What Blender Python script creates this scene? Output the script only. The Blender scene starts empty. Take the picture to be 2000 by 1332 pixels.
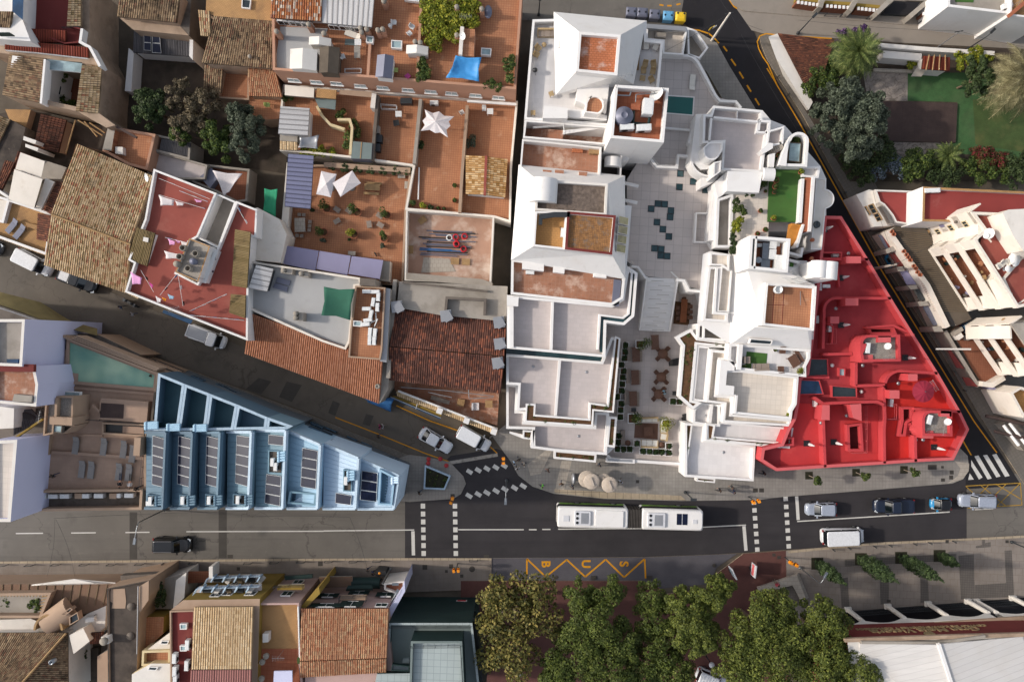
import bpy,math,random
from mathutils import Vector,Matrix
R=math.radians;mc=math.cos;ms=math.sin;PI=math.pi;ru=random.uniform;Vc=Vector
random.seed(7)
SC=bpy.context.scene
COL=SC.collection
CAMH=100.0;FPX=1550.0          # drone height (m) and focal length in photo pixels
cam=bpy.data.cameras.new('camera');camo=bpy.data.objects.new('camera',cam);COL.objects.link(camo)
camo.location=(0,0,CAMH);camo.rotation_euler=(0,0,0)
cam.sensor_width=36;cam.lens=FPX/2000*36;cam.clip_end=2000;cam.clip_start=.5
SC.camera=camo
SUN_EL=30.0;SUN_AZ=176.0        # azimuth counted from +x,the sun stands at the picture's left
w = bpy.data.worlds.new('World'); SC.world = w; w.use_nodes = True
nt = w.node_tree; bg = nt.nodes['Background']
sk = nt.nodes.new('ShaderNodeTexSky'); sk.sky_type = 'NISHITA'; sk.sun_disc = False
sk.sun_elevation = R(SUN_EL); sk.sun_rotation = R(90 - SUN_AZ); sk.air_density = 1.0; sk.dust_density = 2.5; sk.ozone_density = 1.0
hs = nt.nodes.new('ShaderNodeHueSaturation'); hs.inputs['Saturation'].default_value = .5; nt.links.new(sk.outputs[0], hs.inputs['Color']); nt.links.new(hs.outputs[0], bg.inputs[0]); bg.inputs[1].default_value = 0.15
sun = bpy.data.lights.new('sun', 'SUN'); sun.energy = 2.15; sun.angle = R(2.5); sun.color = (1, .92, .82)
suno = bpy.data.objects.new('sun', sun); COL.objects.link(suno)
sd = Vc((mc(R(SUN_AZ)) * mc(R(SUN_EL)), ms(R(SUN_AZ)) * mc(R(SUN_EL)), ms(R(SUN_EL))))
suno.rotation_euler = (-sd).to_track_quat('-Z', 'Y').to_euler(); suno.location = sd * 150
SC.view_settings.view_transform = 'Standard'; SC.view_settings.look = 'None'
SC.view_settings.exposure = 0.46; SC.view_settings.gamma = 1
SC.cycles.max_bounces = 6; SC.cycles.diffuse_bounces = 4
TX = TY = 0.0; TS = 1.0; DZ = 0.0      # DZ: datum of the plot being built
def full():
 global TX, TY, TS
 TX = TY = 0.0; TS = 1.0
def tile(i, j):                       # survey sheets: 500 x 333 photo pixels read at four times their size
 global TX, TY, TS
 TX, TY, TS = i * 500.0, j * 333.0, 4.0
def P(u, v, z=0.0):
 k = (CAMH - z - DZ) / FPX
 return Vc(((TX + u / TS - 1000) * k, (666 - TY - v / TS) * k, z))
def Q(s): s = [float(x) for x in s.split()]; return list(zip(s[::2], s[1::2]))
def L(d, z=0.0):                      # survey length -> metres
 return d / TS * (CAMH - z) / FPX
def lin(c):
 if isinstance(c, str):
  c = [int(c[i:i + 2], 16) / 255 for i in (0, 2, 4)]
  c = [x / 12.92 if x <= .04045 else ((x + .055) / 1.055) ** 2.4 for x in c]
 return tuple(c[:3]) + (1,)
class NT:
 def __init__(s, name):
  s.m = bpy.data.materials.new(name); s.m.use_nodes = True
  s.t = s.m.node_tree; s.b = s.t.nodes['Principled BSDF']
 def n(s, ty, **kw):
  nd = s.t.nodes.new('ShaderNode' + ty)
  for k, v in kw.items():
   if hasattr(nd, k): setattr(nd, k, v)
   else: nd.inputs[k.replace('_', ' ')].default_value = v
  return nd
 def l(s, a, b): s.t.links.new(a, b)
 def mix(s, fac, a, b, mode='MIX'):
  nd = s.t.nodes.new('ShaderNodeMix'); nd.data_type = 'RGBA'; nd.blend_type = mode
  for sock, v in ((nd.inputs[0], fac), (nd.inputs[6], a), (nd.inputs[7], b)):
   if hasattr(v, 'links'): s.l(v, sock)
   else: sock.default_value = v
  return nd.outputs[2]
 def math(s, op, a, b=0.0):
  nd = s.t.nodes.new('ShaderNodeMath'); nd.operation = op
  for sock, v in ((nd.inputs[0], a), (nd.inputs[1], b)):
   if hasattr(v, 'links'): s.l(v, sock)
   else: sock.default_value = v
  return nd.outputs[0]
 def ramp(s, fac, stops):
  nd = s.t.nodes.new('ShaderNodeValToRGB'); e = nd.color_ramp.elements
  while len(e) < len(stops): e.new(.5)
  for k, (p, c) in enumerate(stops): e[k].position = p; e[k].color = lin(c)
  s.l(fac, nd.inputs[0]); return nd.outputs[0]
 def noise(s, vec, scale, detail=4.0, rough=.6):
  nd = s.n('TexNoise'); nd.inputs['Scale'].default_value = scale; nd.inputs['Detail'].default_value = detail
  nd.inputs['Roughness'].default_value = rough; s.l(vec, nd.inputs['Vector']); return nd.outputs[0]
def pos_rot(q, rot=0.0, off=(0, 0, 0)):
 g = q.n('NewGeometry'); mp = q.n('Mapping'); mp.inputs['Rotation'].default_value = (0, 0, R(rot)); mp.inputs['Location'].default_value = off
 q.l(g.outputs['Position'], mp.inputs[0]); return mp.outputs[0]
MATS = {}
def surf(name, c, rough=.85, var=.12, vs=1.2, stain=None, grid=None, rot=0, bump=0, metal=0, spec=.3, fine=.06, streak=None, crack=None):
 """painted or mineral surface: base colour, blotchy variation, optional stains (colour, scale, threshold, amount) and tile grid (w, h, joint colour, joint, offset)"""
 q = NT(name); v = pos_rot(q, rot)
 base = lin(c)
 lo = tuple(x * (1 - var) for x in base[:3]) + (1,); hi = tuple(min(1, x * (1 + var)) for x in base[:3]) + (1,)
 n1 = q.noise(v, vs, 6)
 col = q.ramp(n1, [(.3, lo), (.7, hi)])
 if fine:
  n2 = q.noise(v, 22, 3)
  col = q.mix(1.0, col, q.ramp(n2, [(.25, (1 - fine * 2,) * 3), (.75, (1,) * 3)]), 'MULTIPLY')
 if grid:
  bw, bh, jc, jt, of = grid
  br = q.n('TexBrick'); br.offset = of; br.inputs['Scale'].default_value = 1; br.inputs['Brick Width'].default_value = bw
  br.inputs['Row Height'].default_value = bh; br.inputs['Mortar Size'].default_value = jt; br.inputs['Mortar Smooth'].default_value = .2
  br.inputs['Color1'].default_value = (.95, .95, .95, 1); br.inputs['Color2'].default_value = (1.03, 1.03, 1.03, 1); br.inputs['Mortar'].default_value = (1, 1, 1, 1)
  q.l(v, br.inputs['Vector'])
  col = q.mix(1.0, col, br.outputs['Color'], 'MULTIPLY')
  col = q.mix(br.outputs['Fac'], col, lin(jc))
 if stain:
  for (sc_, ss, th, am) in (stain if isinstance(stain, list) else [stain]):
   n3 = q.noise(v, ss, 8, .65)
   f = q.math('MULTIPLY', q.ramp(n3, [(th, (0, 0, 0)), (min(1, th + .16), (1, 1, 1))]), am)
   col = q.mix(f, col, lin(sc_))
 if streak:                        # wear drawn out along one direction: (colour, scale xyz, threshold, amount)
  mp = q.n('Mapping'); mp.inputs['Scale'].default_value = streak[1]; q.l(v, mp.inputs[0])
  col = q.mix(q.math('MULTIPLY', q.ramp(q.noise(mp.outputs[0], 1, 5, .6), [(streak[2], (0, 0, 0)), (streak[2] + .2, (1, 1, 1))]), streak[3]), col, lin(streak[0]))
 if crack:
  vo = q.n('TexVoronoi'); vo.feature = 'DISTANCE_TO_EDGE'; vo.inputs['Scale'].default_value = crack[1]; nz = q.n('TexNoise'); nz.inputs['Scale'].default_value = .6; nz.inputs['Detail'].default_value = 6
  q.l(v, nz.inputs['Vector']); ad = q.n('VectorMath'); ad.operation = 'MULTIPLY_ADD'; q.l(nz.outputs['Color'], ad.inputs[0]); ad.inputs[1].default_value = (4, 4, 0); q.l(v, ad.inputs[2]); q.l(ad.outputs[0], vo.inputs['Vector'])
  col = q.mix(q.math('MULTIPLY', q.ramp(vo.outputs['Distance'], [(0, (1, 1, 1)), (crack[2], (0, 0, 0))]), crack[3]), col, lin(crack[0]))
 q.l(col, q.b.inputs['Base Color'])
 q.b.inputs['Roughness'].default_value = rough; q.b.inputs['Metallic'].default_value = metal
 q.b.inputs['Specular IOR Level'].default_value = spec
 if bump:
  bp = q.n('Bump'); bp.inputs['Strength'].default_value = bump; bp.inputs['Distance'].default_value = .03
  q.l(q.noise(v, 9, 6), bp.inputs['Height']); q.l(bp.outputs[0], q.b.inputs['Normal'])
 MATS[name] = q.m; return q.m
def plain(name, c, rough=.5, metal=0, spec=.5, objcol=False):
 q = NT(name); g = q.n('TexCoord')
 n = q.noise(g.outputs['Object'], 6, 3)
 base = lin(c)
 col = q.ramp(n, [(.3, tuple(x * .88 for x in base[:3])), (.7, tuple(min(1, x * 1.06) for x in base[:3]))])
 if objcol:
  oi = q.n('ObjectInfo'); col = q.mix(1.0, oi.outputs['Color'], q.ramp(n, [(.3, (.8, .8, .8)), (.7, (1, 1, 1))]), 'MULTIPLY')
 q.l(col, q.b.inputs['Base Color']); q.b.inputs['Roughness'].default_value = rough; q.b.inputs['Metallic'].default_value = metal
 q.b.inputs['Specular IOR Level'].default_value = spec
 MATS[name] = q.m; return q.m
def glass(name, c, rough=.06):
 q = NT(name); v = pos_rot(q)
 n = q.noise(v, .7, 3)
 b = lin(c)
 q.l(q.ramp(n, [(.35, tuple(x * .7 for x in b[:3])), (.65, tuple(min(1, x * 1.3) for x in b[:3]))]), q.b.inputs['Base Color'])
 q.b.inputs['Roughness'].default_value = rough; q.b.inputs['Specular IOR Level'].default_value = .6
 MATS[name] = q.m; return q.m
def tilemat(name, cols, stain=('2a241e', .5, .52, .75), pitch=.26, ln=.4):
 """clay pantiles: a colour for each tile from the roof's own UV,lichen stains on top"""
 q = NT(name); uv = q.n('UVMap'); sp = q.n('SeparateXYZ'); q.l(uv.outputs[0], sp.inputs[0])
 iu = q.math('FLOOR', q.math('DIVIDE', sp.outputs[0], pitch)); iv = q.math('FLOOR', q.math('DIVIDE', sp.outputs[1], ln))
 cb = q.n('CombineXYZ'); q.l(iu, cb.inputs[0]); q.l(iv, cb.inputs[1])
 wn = q.n('TexWhiteNoise'); q.l(cb.outputs[0], wn.inputs['Vector'])
 k = len(cols)
 col = q.ramp(wn.outputs[0], [(i / (k - 1) * .98, c) for i, c in enumerate(cols)])
 v = pos_rot(q)
 if stain:
  f = q.math('MULTIPLY', q.ramp(q.noise(v, stain[1], 8, .7), [(stain[2], (0, 0, 0)), (stain[2] + .15, (1, 1, 1))]), stain[3])
  col = q.mix(f, col, lin(stain[0]))
 col = q.mix(1.0, col, q.ramp(q.noise(v, 14, 3), [(.25, (.72, .72, .72)), (.75, (1.08, 1.08, 1.08))]), 'MULTIPLY')
 fr = q.math('FRACT', q.math('DIVIDE', sp.outputs[0], pitch))     # darker along the channels between the covers
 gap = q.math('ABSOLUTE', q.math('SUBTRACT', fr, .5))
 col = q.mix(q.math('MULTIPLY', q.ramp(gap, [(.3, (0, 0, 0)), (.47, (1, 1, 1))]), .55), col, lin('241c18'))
 q.l(col, q.b.inputs['Base Color']); q.b.inputs['Roughness'].default_value = .9; q.b.inputs['Specular IOR Level'].default_value = .2
 MATS[name] = q.m; return q.m
def leafmat(name, c1, c2, c3=None, tr=.25):
 q = NT(name); g = q.n('NewGeometry')
 st = [(0, c1), (.6, c2)] + ([(.97, c3)] if c3 else [])
 col = q.ramp(g.outputs['Random Per Island'], st)
 n = q.noise(g.outputs['Position'], .8, 3)
 col = q.mix(1.0, col, q.ramp(n, [(.3, (.6, .6, .6)), (.7, (1.2, 1.2, 1.2))]), 'MULTIPLY')
 q.l(col, q.b.inputs['Base Color']); q.b.inputs['Roughness'].default_value = .6; q.b.inputs['Specular IOR Level'].default_value = .25
 if tr:
  t = q.n('BsdfTranslucent'); q.l(col, t.inputs[0]); ms = q.n('MixShader'); ms.inputs[0].default_value = tr
  q.l(q.b.outputs[0], ms.inputs[1]); q.l(t.outputs[0], ms.inputs[2]); q.l(ms.outputs[0], q.t.nodes['Material Output'].inputs[0])
 MATS[name] = q.m; return q.m
class MB:
 def __init__(s): s.v = []; s.f = []; s.mi = []; s.uv = []; s.has_uv = False; s.sm = []
 def add(s, vs, fs, m=0, uvs=None, smooth=False):
  o = len(s.v); s.v += [tuple(p) for p in vs]
  for f in fs:
   s.f.append(tuple(o + i for i in f)); s.mi.append(m); s.sm.append(smooth)
  if uvs: s.has_uv = True
  s.uv += uvs if uvs else [(0, 0)] * len(vs)
  return s
 def prism(s, pts, z0, z1, side=0, top=None, bottom=False):
  """pts: world xy (counter-clockwise made sure here)"""
  pts = ccw(pts); n = len(pts); top = side if top is None else top
  vs = [(p[0], p[1], z0) for p in pts] + [(p[0], p[1], z1) for p in pts]
  s.add(vs, [(i, (i + 1) % n, n + (i + 1) % n, n + i) for i in range(n)], side)
  s.add([(p[0], p[1], z1) for p in pts], [tuple(range(n))], top)
  if bottom: s.add([(p[0], p[1], z0) for p in pts], [tuple(reversed(range(n)))], side)
  return s
 def ring(s, pts, t, z0, z1, zi=None, m=0, cap=None):
  """hollow wall: outer face z0..z1,flat top,inner face down to zi"""
  pts = ccw(pts); ins = inset(pts, t); n = len(pts); zi = z0 if zi is None else zi; cap = m if cap is None else cap
  o0 = [(p[0], p[1], z0) for p in pts]; o1 = [(p[0], p[1], z1) for p in pts]
  i1 = [(p[0], p[1], z1) for p in ins]; i0 = [(p[0], p[1], zi) for p in ins]
  q = lambda a, b: [(a + i, a + (i + 1) % n, b + (i + 1) % n, b + i) for i in range(n)]
  s.add(o0 + o1, q(0, n), m); s.add(o1 + i1, q(0, n), cap); s.add(i1 + i0, q(0, n), m)
  return ins
 def box(s, c, sz, rz=0.0, m=0, mtop=None, tilt=None):
  x, y, z = sz[0] / 2, sz[1] / 2, sz[2]
  vs = [Vc((a * x, b * y, h)) for h in (0, z) for a, b in Q('-1 -1 1 -1 1 1 -1 1')]
  M_ = Matrix.Rotation(rz, 3, 'Z')
  if tilt is not None: M_ = M_ @ Matrix.Rotation(tilt, 3, 'Y')
  vs = [M_ @ p + Vc(c) for p in vs]
  s.add(vs, [(0, 3, 2, 1), (0, 1, 5, 4), (1, 2, 6, 5), (2, 3, 7, 6), (3, 0, 4, 7)], m)
  s.add([vs[4], vs[5], vs[6], vs[7]], [(0, 1, 2, 3)], m if mtop is None else mtop)
  return s
 def tube(s, p0, p1, r0, r1=None, n=8, m=0, caps=True):
  p0 = Vc(p0); p1 = Vc(p1); d = (p1 - p0); r1 = r0 if r1 is None else r1
  if d.length < 1e-6: return s
  q = d.to_track_quat('Z', 'Y')
  a = [q @ Vc((mc(2 * PI * i / n), ms(2 * PI * i / n), 0)) for i in range(n)]
  vs = [p0 + x * r0 for x in a] + [p1 + x * r1 for x in a]
  fs = [(i, (i + 1) % n, n + (i + 1) % n, n + i) for i in range(n)]
  s.add(vs, fs, m, smooth=True)
  if caps: s.add(vs[:n], [tuple(reversed(range(n)))], m); s.add(vs[n:], [tuple(range(n))], m)
  return s
 def path(s, pts, r, n=6, m=0):
  for a, b in zip(pts, pts[1:]): s.tube(a, b, r, r, n, m)
  return s
 def lathe(s, c, prof, n=16, m=0, sx=1, sy=1):
  c = Vc(c); k = len(prof)
  vs = [c + Vc((r * sx * mc(2 * PI * i / n), r * sy * ms(2 * PI * i / n), z)) for r, z in prof for i in range(n)]
  fs = [(j * n + i, j * n + (i + 1) % n, (j + 1) * n + (i + 1) % n, (j + 1) * n + i) for j in range(k - 1) for i in range(n)]
  s.add(vs, fs, m, smooth=True); return s
 def quad(s, a, b, c, d, m=0): return s.add([a, b, c, d], [(0, 1, 2, 3)], m)
 def sheet(s, pts, m=0): pts = ccw(pts); return s.add(pts, [tuple(range(len(pts)))], m)
 def hull4(s, lo, hi, m=0, top=None):
  """solid between two loops of the same count (any z)"""
  n = len(lo)
  if area(lo) < 0: lo = lo[::-1]; hi = hi[::-1]
  s.add(list(lo) + list(hi), [(i, (i + 1) % n, n + (i + 1) % n, n + i) for i in range(n)], m)
  s.add(hi, [tuple(range(n))], m if top is None else top); return s
 def obj(s, name, mats, parent=None, at=None, smooth=None):
  me = bpy.data.meshes.new(name)
  off = Vc((0, 0, 0)) if at is None else Vc(at)
  if parent is not None and at is None: off = WLOC.get(parent.name, Vc((0, 0, 0)))
  me.from_pydata([(x - off.x, y - off.y, z - off.z) for x, y, z in s.v], [], s.f)
  for m in (mats if isinstance(mats, (list, tuple)) else [mats]): me.materials.append(MATS[m] if isinstance(m, str) else m)
  me.polygons.foreach_set('material_index', s.mi)
  me.polygons.foreach_set('use_smooth', [bool(x) if smooth is None else smooth for x in s.sm])
  if s.has_uv:
   ul = me.uv_layers.new(name='UVMap'); ar = []
   for lp in me.loops: ar += s.uv[lp.vertex_index]
   ul.data.foreach_set('uv', ar)
  me.update()
  o = bpy.data.objects.new(name, me); COL.objects.link(o)
  if parent is not None:
   o.parent = parent
   WLOC[o.name] = off
  else:
   o.location = off; WLOC[o.name] = off
  return o
WLOC = {}
def area(p): return .5 * sum(p[i][0] * p[(i + 1) % len(p)][1] - p[(i + 1) % len(p)][0] * p[i][1] for i in range(len(p)))
def ccw(p): return list(p) if area(p) > 0 else list(p)[::-1]
def inset(pts, t):
 n = len(pts); out = []
 for i in range(n):
  a = Vc(pts[i - 1][:2]); b = Vc(pts[i][:2]); c = Vc(pts[(i + 1) % n][:2])
  d1 = (b - a).normalized(); d2 = (c - b).normalized()
  n1 = Vc((-d1.y, d1.x)); n2 = Vc((-d2.y, d2.x))
  k = (n1 + n2)
  if k.length < .2: k = n1.copy()
  k.normalize(); den = max(.35, k.dot(n1))
  q = b + k * (t / den); out.append((q.x, q.y) + ((pts[i][2],) if len(pts[i]) > 2 else ()))
 return out
def tag(o, label=None, cat=None, group=None, kind=None):
 for k, v in (('label', label), ('category', cat), ('group', group), ('kind', kind)):
  if v: o[k] = v
 return o
def new(name, label, cat, loc, group=None, rz=0.0):
 o = bpy.data.objects.new(name, None); COL.objects.link(o); o.location = Vc(loc) + Vc((0, 0, DZ)); o.rotation_euler = (0, 0, rz); o.empty_display_size = .3
 WLOC[o.name] = Vc(loc); return tag(o, label, cat, group)
def dup(root, loc, rz=0.0, label=None, group=None, color=None, s=None):
 r = root.copy(); COL.objects.link(r); r.location = loc; r.rotation_euler = (root.rotation_euler[0], root.rotation_euler[1], rz)
 if s: r.scale = (s, s, s) if not isinstance(s, tuple) else s
 if label: r['label'] = label
 if group: r['group'] = group
 if color: r.color = lin(color)
 for ch in root.children:
  c = ch.copy(); COL.objects.link(c); c.parent = r
  if color and ch.get('tint'): c.color = lin(color)
  for g in ch.children:
   d = g.copy(); COL.objects.link(d); d.parent = c
   if color and g.get('tint'): d.color = lin(color)
 return r
def pp(pts, z): return [P(u, v, z) for u, v in pts]
def cen(pts, z=0): return P(sum(p[0] for p in pts) / len(pts), sum(p[1] for p in pts) / len(pts), z)
def bld(name, label, pts, zt, cat='house', group=None):
 c = cen(pts, zt); return new(name, label, cat, (c.x, c.y, 0), group)
def flat(root, pts, zt, zf, z0=0, t=.22, wall='white', floor='paver', nw='wall', nf='roof', cap=None):
 m = MB(); ins = m.ring(pp(pts, zt), t, z0, zt, zf - .15, 0, 1)
 m.obj(nw, [wall, cap or wall], root)
 f = MB().prism(ins, zf - .25, zf); return f.obj(nf, floor, root)
def blk(root, name, pts, zt, z0, mat, top=None):
 return MB().prism(pp(pts, zt), z0, zt, 0, 1).obj(name, [mat, top or mat], root)
def frus(root, name, lo, zlo, hi, zhi, mat, top=None):
 return MB().hull4(pp(lo, zlo), pp(hi, zhi), 0, 1).obj(name, [mat, top or mat], root)
def wallm(mb, pts, zt, z0, t, m=0, closed=False):
 """adds a wall of thickness t along survey points read at its top"""
 w_ = pp(pts, zt); n = len(w_)
 off = []
 for i in range(n):
  a = w_[i - 1] if (i or closed) else None; c = w_[(i + 1) % n] if (i < n - 1 or closed) else None; b = w_[i]
  ds = [(b - a).normalized()] if a else []
  if c: ds.append((c - b).normalized())
  k = sum(ds, Vc((0, 0, 0))); k.normalize(); nn = Vc((-k.y, k.x, 0)); d0 = ds[0]; den = max(.5, nn.dot(Vc((-d0.y, d0.x, 0))))
  off.append(nn * (t / 2 / den))
 rg = range(n if closed else n - 1)
 lf = [p + o for p, o in zip(w_, off)]; rt = [p - o for p, o in zip(w_, off)]
 for i in rg:
  j = (i + 1) % n
  q = [rt[i], rt[j], lf[j], lf[i]]
  vs = [(p.x, p.y, z0) for p in q] + [(p.x, p.y, zt) for p in q]
  m.__class__
  mb.add(vs, [(0, 1, 5, 4), (2, 3, 7, 6), (4, 5, 6, 7)] + ([(3, 0, 4, 7)] if not closed and i == 0 else []) + ([(1, 2, 6, 5)] if not closed and i == n - 2 else []), m)
 return mb
def wl(root, name, pts, zt, z0, t, mat, closed=False):
 return wallm(MB(), pts, zt, z0, t, 0, closed).obj(name, mat, root)
PROF = Q('0 0 .12 .62 .3 .93 .5 1 .7 .93 .88 .62')
def tiles(root, A, B, C, D, mat, pitch=.26, amp=.075, ln=.4, name='roof', prof=PROF, step=.03, skirt=.22):
 """corrugated roof plane: eave A-B,ridge D-C,each (u,v,z);covers run from eave to ridge"""
 A, B, C, D = [P(*p) for p in (A, B, C, D)]
 wid = max((B - A).length, (C - D).length); hgt = max((D - A).length, (C - B).length)
 nu = max(2, round(wid / pitch)); nv = max(1, round(hgt / ln)); nrm = (B - A).cross(D - A).normalized()
 if nrm.z < 0: nrm = -nrm
 us = [((i + a) / nu, h) for i in range(nu) for a, h in prof] + [(1.0, 0)]
 vsr = [((j + e) / nv, s_) for j in range(nv) for e, s_ in ((0, 1), (.96, 0))] if step else [(0, 0), (1, 0)]
 if step: vsr.append((1.0, 0))
 V = []; UV = []; rnd = random.Random(len(mat) + int(wid * 100))
 jit = [rnd.uniform(-.012, .012) for _ in range(nu + 1)]
 for fv, s_ in vsr:
  for k, (fu, h) in enumerate(us):
   p = (A * (1 - fu) + B * fu) * (1 - fv) + (D * (1 - fu) + C * fu) * fv
   V.append(p + nrm * (amp * h + step * s_ + jit[k // len(prof)])); UV.append((fu * nu * pitch + pitch * .002, fv * nv * ln))
 W = len(us); mb = MB()
 mb.add(V, [(r * W + c, r * W + c + 1, (r + 1) * W + c + 1, (r + 1) * W + c) for r in range(len(vsr) - 1) for c in range(W - 1)], 0, UV)
 if skirt:
  dn = Vc((0, 0, -skirt)); q = [A, B, C, D]
  for i in range(4):
   a, b = q[i], q[(i + 1) % 4]; mb.add([a + dn, b + dn, b + nrm * amp * .4, a + nrm * amp * .4], [(0, 1, 2, 3)], 0, [(0, 0)] * 4)
  mb.add([p + dn for p in q], [(3, 2, 1, 0)], 0, [(0, 0)] * 4)
 return mb.obj(name, mat, root)
def shell(root, corners, z0, mat, drop=.2, ins=.15, name='wall'):
 """walls under a roof whose corners are (u,v,z)"""
 w_ = [P(*c) for c in corners]
 if area(w_) < 0: w_ = w_[::-1]
 i_ = inset([(p.x, p.y, p.z - drop) for p in w_], ins)
 return MB().hull4([(p[0], p[1], z0) for p in i_], i_, 0).obj(name, mat, root)
def hit(u, v, A, B):
 """point of the vertical plane through survey points A and B (u,v,z) seen at (u,v)"""
 a = P(*A); b = P(*B); d = Vc((b.x - a.x, b.y - a.y)).normalized(); nn = Vc((-d.y, d.x))
 g = P(u, v, 0); o = Vc((0, 0, CAMH)); r = g - o
 k = nn.dot(Vc((a.x, a.y))) / nn.dot(Vc((r.x, r.y)))
 return o + r * k
def wins(root, A, B, lst, frame='white', pane='ml', shut=None, out=.05, sill=None):
 """windows on the wall A-B: (u,v,width m,height m) centre read in the survey"""
 a = P(*A); b = P(*B); d = (b - a); d.z = 0; d.normalize(); nn = Vc((-d.y, d.x, 0))
 c = (a + b) / 2
 if nn.dot(Vc((c.x, c.y, 0))) > 0: nn = -nn       # faces the camera's foot
 up = Vc((0, 0, 1)); rz = math.atan2(d.y, d.x)
 for it in lst:
  u, v, ww, hh = it[:4]; sh = it[4] if len(it) > 4 else shut
  p = hit(u, v, A, B)
  mb = MB(); th = .07
  for sx, sz, wx, wz in ((-1, 0, th, hh), (1, 0, th, hh), (0, -1, ww, th), (0, 1, ww, th), (0, 0, th * .7, hh)):
   q = p + d * sx * (ww / 2 - th / 2) + up * (sz * (hh / 2 - th / 2) - wz / 2)
   mb.box(q, (wx, .1 + out + .01 * abs(sz), wz), rz)
  if sill: mb.box(p + nn * .08 - up * (hh / 2 + .08), (ww + .2, .22, .08), rz)
  fo = mb.obj('window', frame, root)
  MB().box(p - up * (hh / 2 - .03), (ww - .06, .09, hh - .06), rz).obj('pane', pane, fo)
  if sh:
   s2 = MB()
   for s_ in (-1, 1): s2.box(p + nn * .06 + d * s_ * (ww / 2 + .22) - up * hh / 2, (ww * .45, .06, hh), rz)
   s2.obj('shutter', sh, fo)
def view(x0, y0, s):
 global TX, TY, TS
 TX, TY, TS = float(x0), float(y0), float(s)
surf('earth', '5c5348', var=.25, vs=.4)
surf('nx', '6a655f', var=.12, vs=.22, stain=[('4a4643', .35, .56, .5), ('827b72', .8, .6, .35)], bump=.3, streak=('4f4b47', (.03, .75, 1), .5, .5), crack=('3a3734', .09, .006, .55))
surf('k2', '5f5850', var=.14, vs=.25, stain=[('453f3a', .3, .55, .55), ('766d62', .7, .6, .4)], bump=.3, crack=('3c362f', .13, .008, .6))
surf('k7', '363335', var=.14, vs=.35, stain=[('2a282a', .25, .52, .6), ('4b4745', 1.1, .64, .3)], bump=.3, streak=('262427', (.025, .6, 1), .5, .55))
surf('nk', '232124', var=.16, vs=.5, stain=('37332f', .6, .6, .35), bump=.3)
surf('nl', '8b8278', var=.08, vs=.4, stain=[('6e675e', .4, .55, .5)], bump=.2)
surf('pavement', '8c8781', var=.1, vs=.5, grid=(.42, .42, '7c7771', .03, 0), stain=[('6a655f', .35, .5, .5), ('a09a92', .5, .62, .4)], rot=0)
surf('n6', '6f6962', var=.1, vs=.5, grid=(.4, .4, '625c55', .03, 0), rot=-31, stain=('5a544d', .4, .5, .5))
surf('km', '80766d', var=.1, vs=.4, grid=(.6, .6, '736960', .015, 0), stain=[('6b5f55', .3, .5, .5), ('9a8c7f', .7, .62, .4)], rot=-3)
surf('plaza', '857c74', var=.12, vs=.3, grid=(.9, .9, '71655b', .02, .5), stain=[('6b6057', .22, .5, .6), ('9f9184', .5, .63, .4)], rot=3)
surf('kr', '625c57', var=.12, vs=.6, grid=(.3, .3, '4e4945', .02, 0), rot=3)
surf('qn', '59565a', var=.12, vs=.5, grid=(.2, .1, '454247', .012, .5), stain=[('46434a', .3, .5, .5), ('8f8a8c', 1.3, .68, .5)])
surf('qp', '63403a', var=.16, vs=.5, grid=(.2, .1, '4a302c', .012, .5), stain=('4d322e', .4, .52, .5))
surf('kerb', 'a3947f', var=.15, vs=2, grid=(1, 1, '6e6456', .03, 0))
surf('m2', 'a89f93', var=.1, vs=.8, grid=(.5, .5, '8a8178', .02, .5), stain=('8d8479', .4, .55, .5))
surf('nq', 'c9c6c0', var=.08, vs=3, stain=('77736e', 2.2, .6, .6))
surf('qd', 'c98a14', var=.1, vs=3, stain=('6f5418', 2.4, .62, .6))
surf('qo', 'a5812f', var=.1, vs=3, stain=('5d4e30', 2.2, .5, .75))
surf('qq', '9a948c', var=.1, vs=3, stain=('5d5853', 2.2, .5, .7))
surf('manhole', '4a4540', var=.1, vs=6, metal=.4, rough=.6)
surf('qi', '47433f', var=.14, vs=.8)
surf('lawn', '41633a', var=.25, vs=.9, stain=[('4a5d3c', .3, .48, .7), ('2a4a2c', 1.2, .6, .6)], fine=.2, bump=.4)
surf('kd', '46582f', var=.2, vs=.9, stain=[('5f5e38', .4, .5, .6)], fine=.2, bump=.4)
surf('crazy_paving', '8a8078', var=.3, vs=1.3, crack=('4a443c', .9, .05, .8))
surf('deck_wood', '4c3d38', var=.25, vs=.8, grid=(3.2, .14, '33292a', .02, .5), rot=2)
surf('yard', '4a4037', var=.3, vs=.6, stain=('2f2c22', .5, .5, .7))
def sheet(name, pts, z, mat, kind='structure'):
 return tag(MB().sheet(pp(pts, z)).obj(name, mat), kind=kind)
def slab(name, pts, mat, z=.12, kerb=None):
 m = MB().prism(pp(pts, z), -.05, z, 1, 0)
 return tag(m.obj(name, [mat, kerb or 'kerb']), kind='structure')
full()
tag(MB().sheet([(-260, -200, -.06), (260, -200, -.06), (260, 200, -.06), (-260, 200, -.06)]).obj('ground', 'earth'), kind='structure')
sheet('road', Q('-400 1000 -60 985 500 975 800 960 1200 940 1900 930 2400 900 2400 1020 2000 1048 1900 1052 1600 1068 1400 1081 1000 1090 500 1093 0 1097 -400 1100'), .004, 'nx')
sheet('new_asphalt', Q('791 1091 791 940 870 900 880 890 970 876 1010 890 1200 940 1888 920 1888 1053 1600 1069 1400 1082 1260 1087 1000 1089'), .010, 'k7')
sheet('side_street', Q('-300 440 0 480 110 525 250 585 480 680 700 760 830 825 980 878 890 905 800 890 600 805 330 705 130 625 0 572 -300 500'), .005, 'k2')
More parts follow.
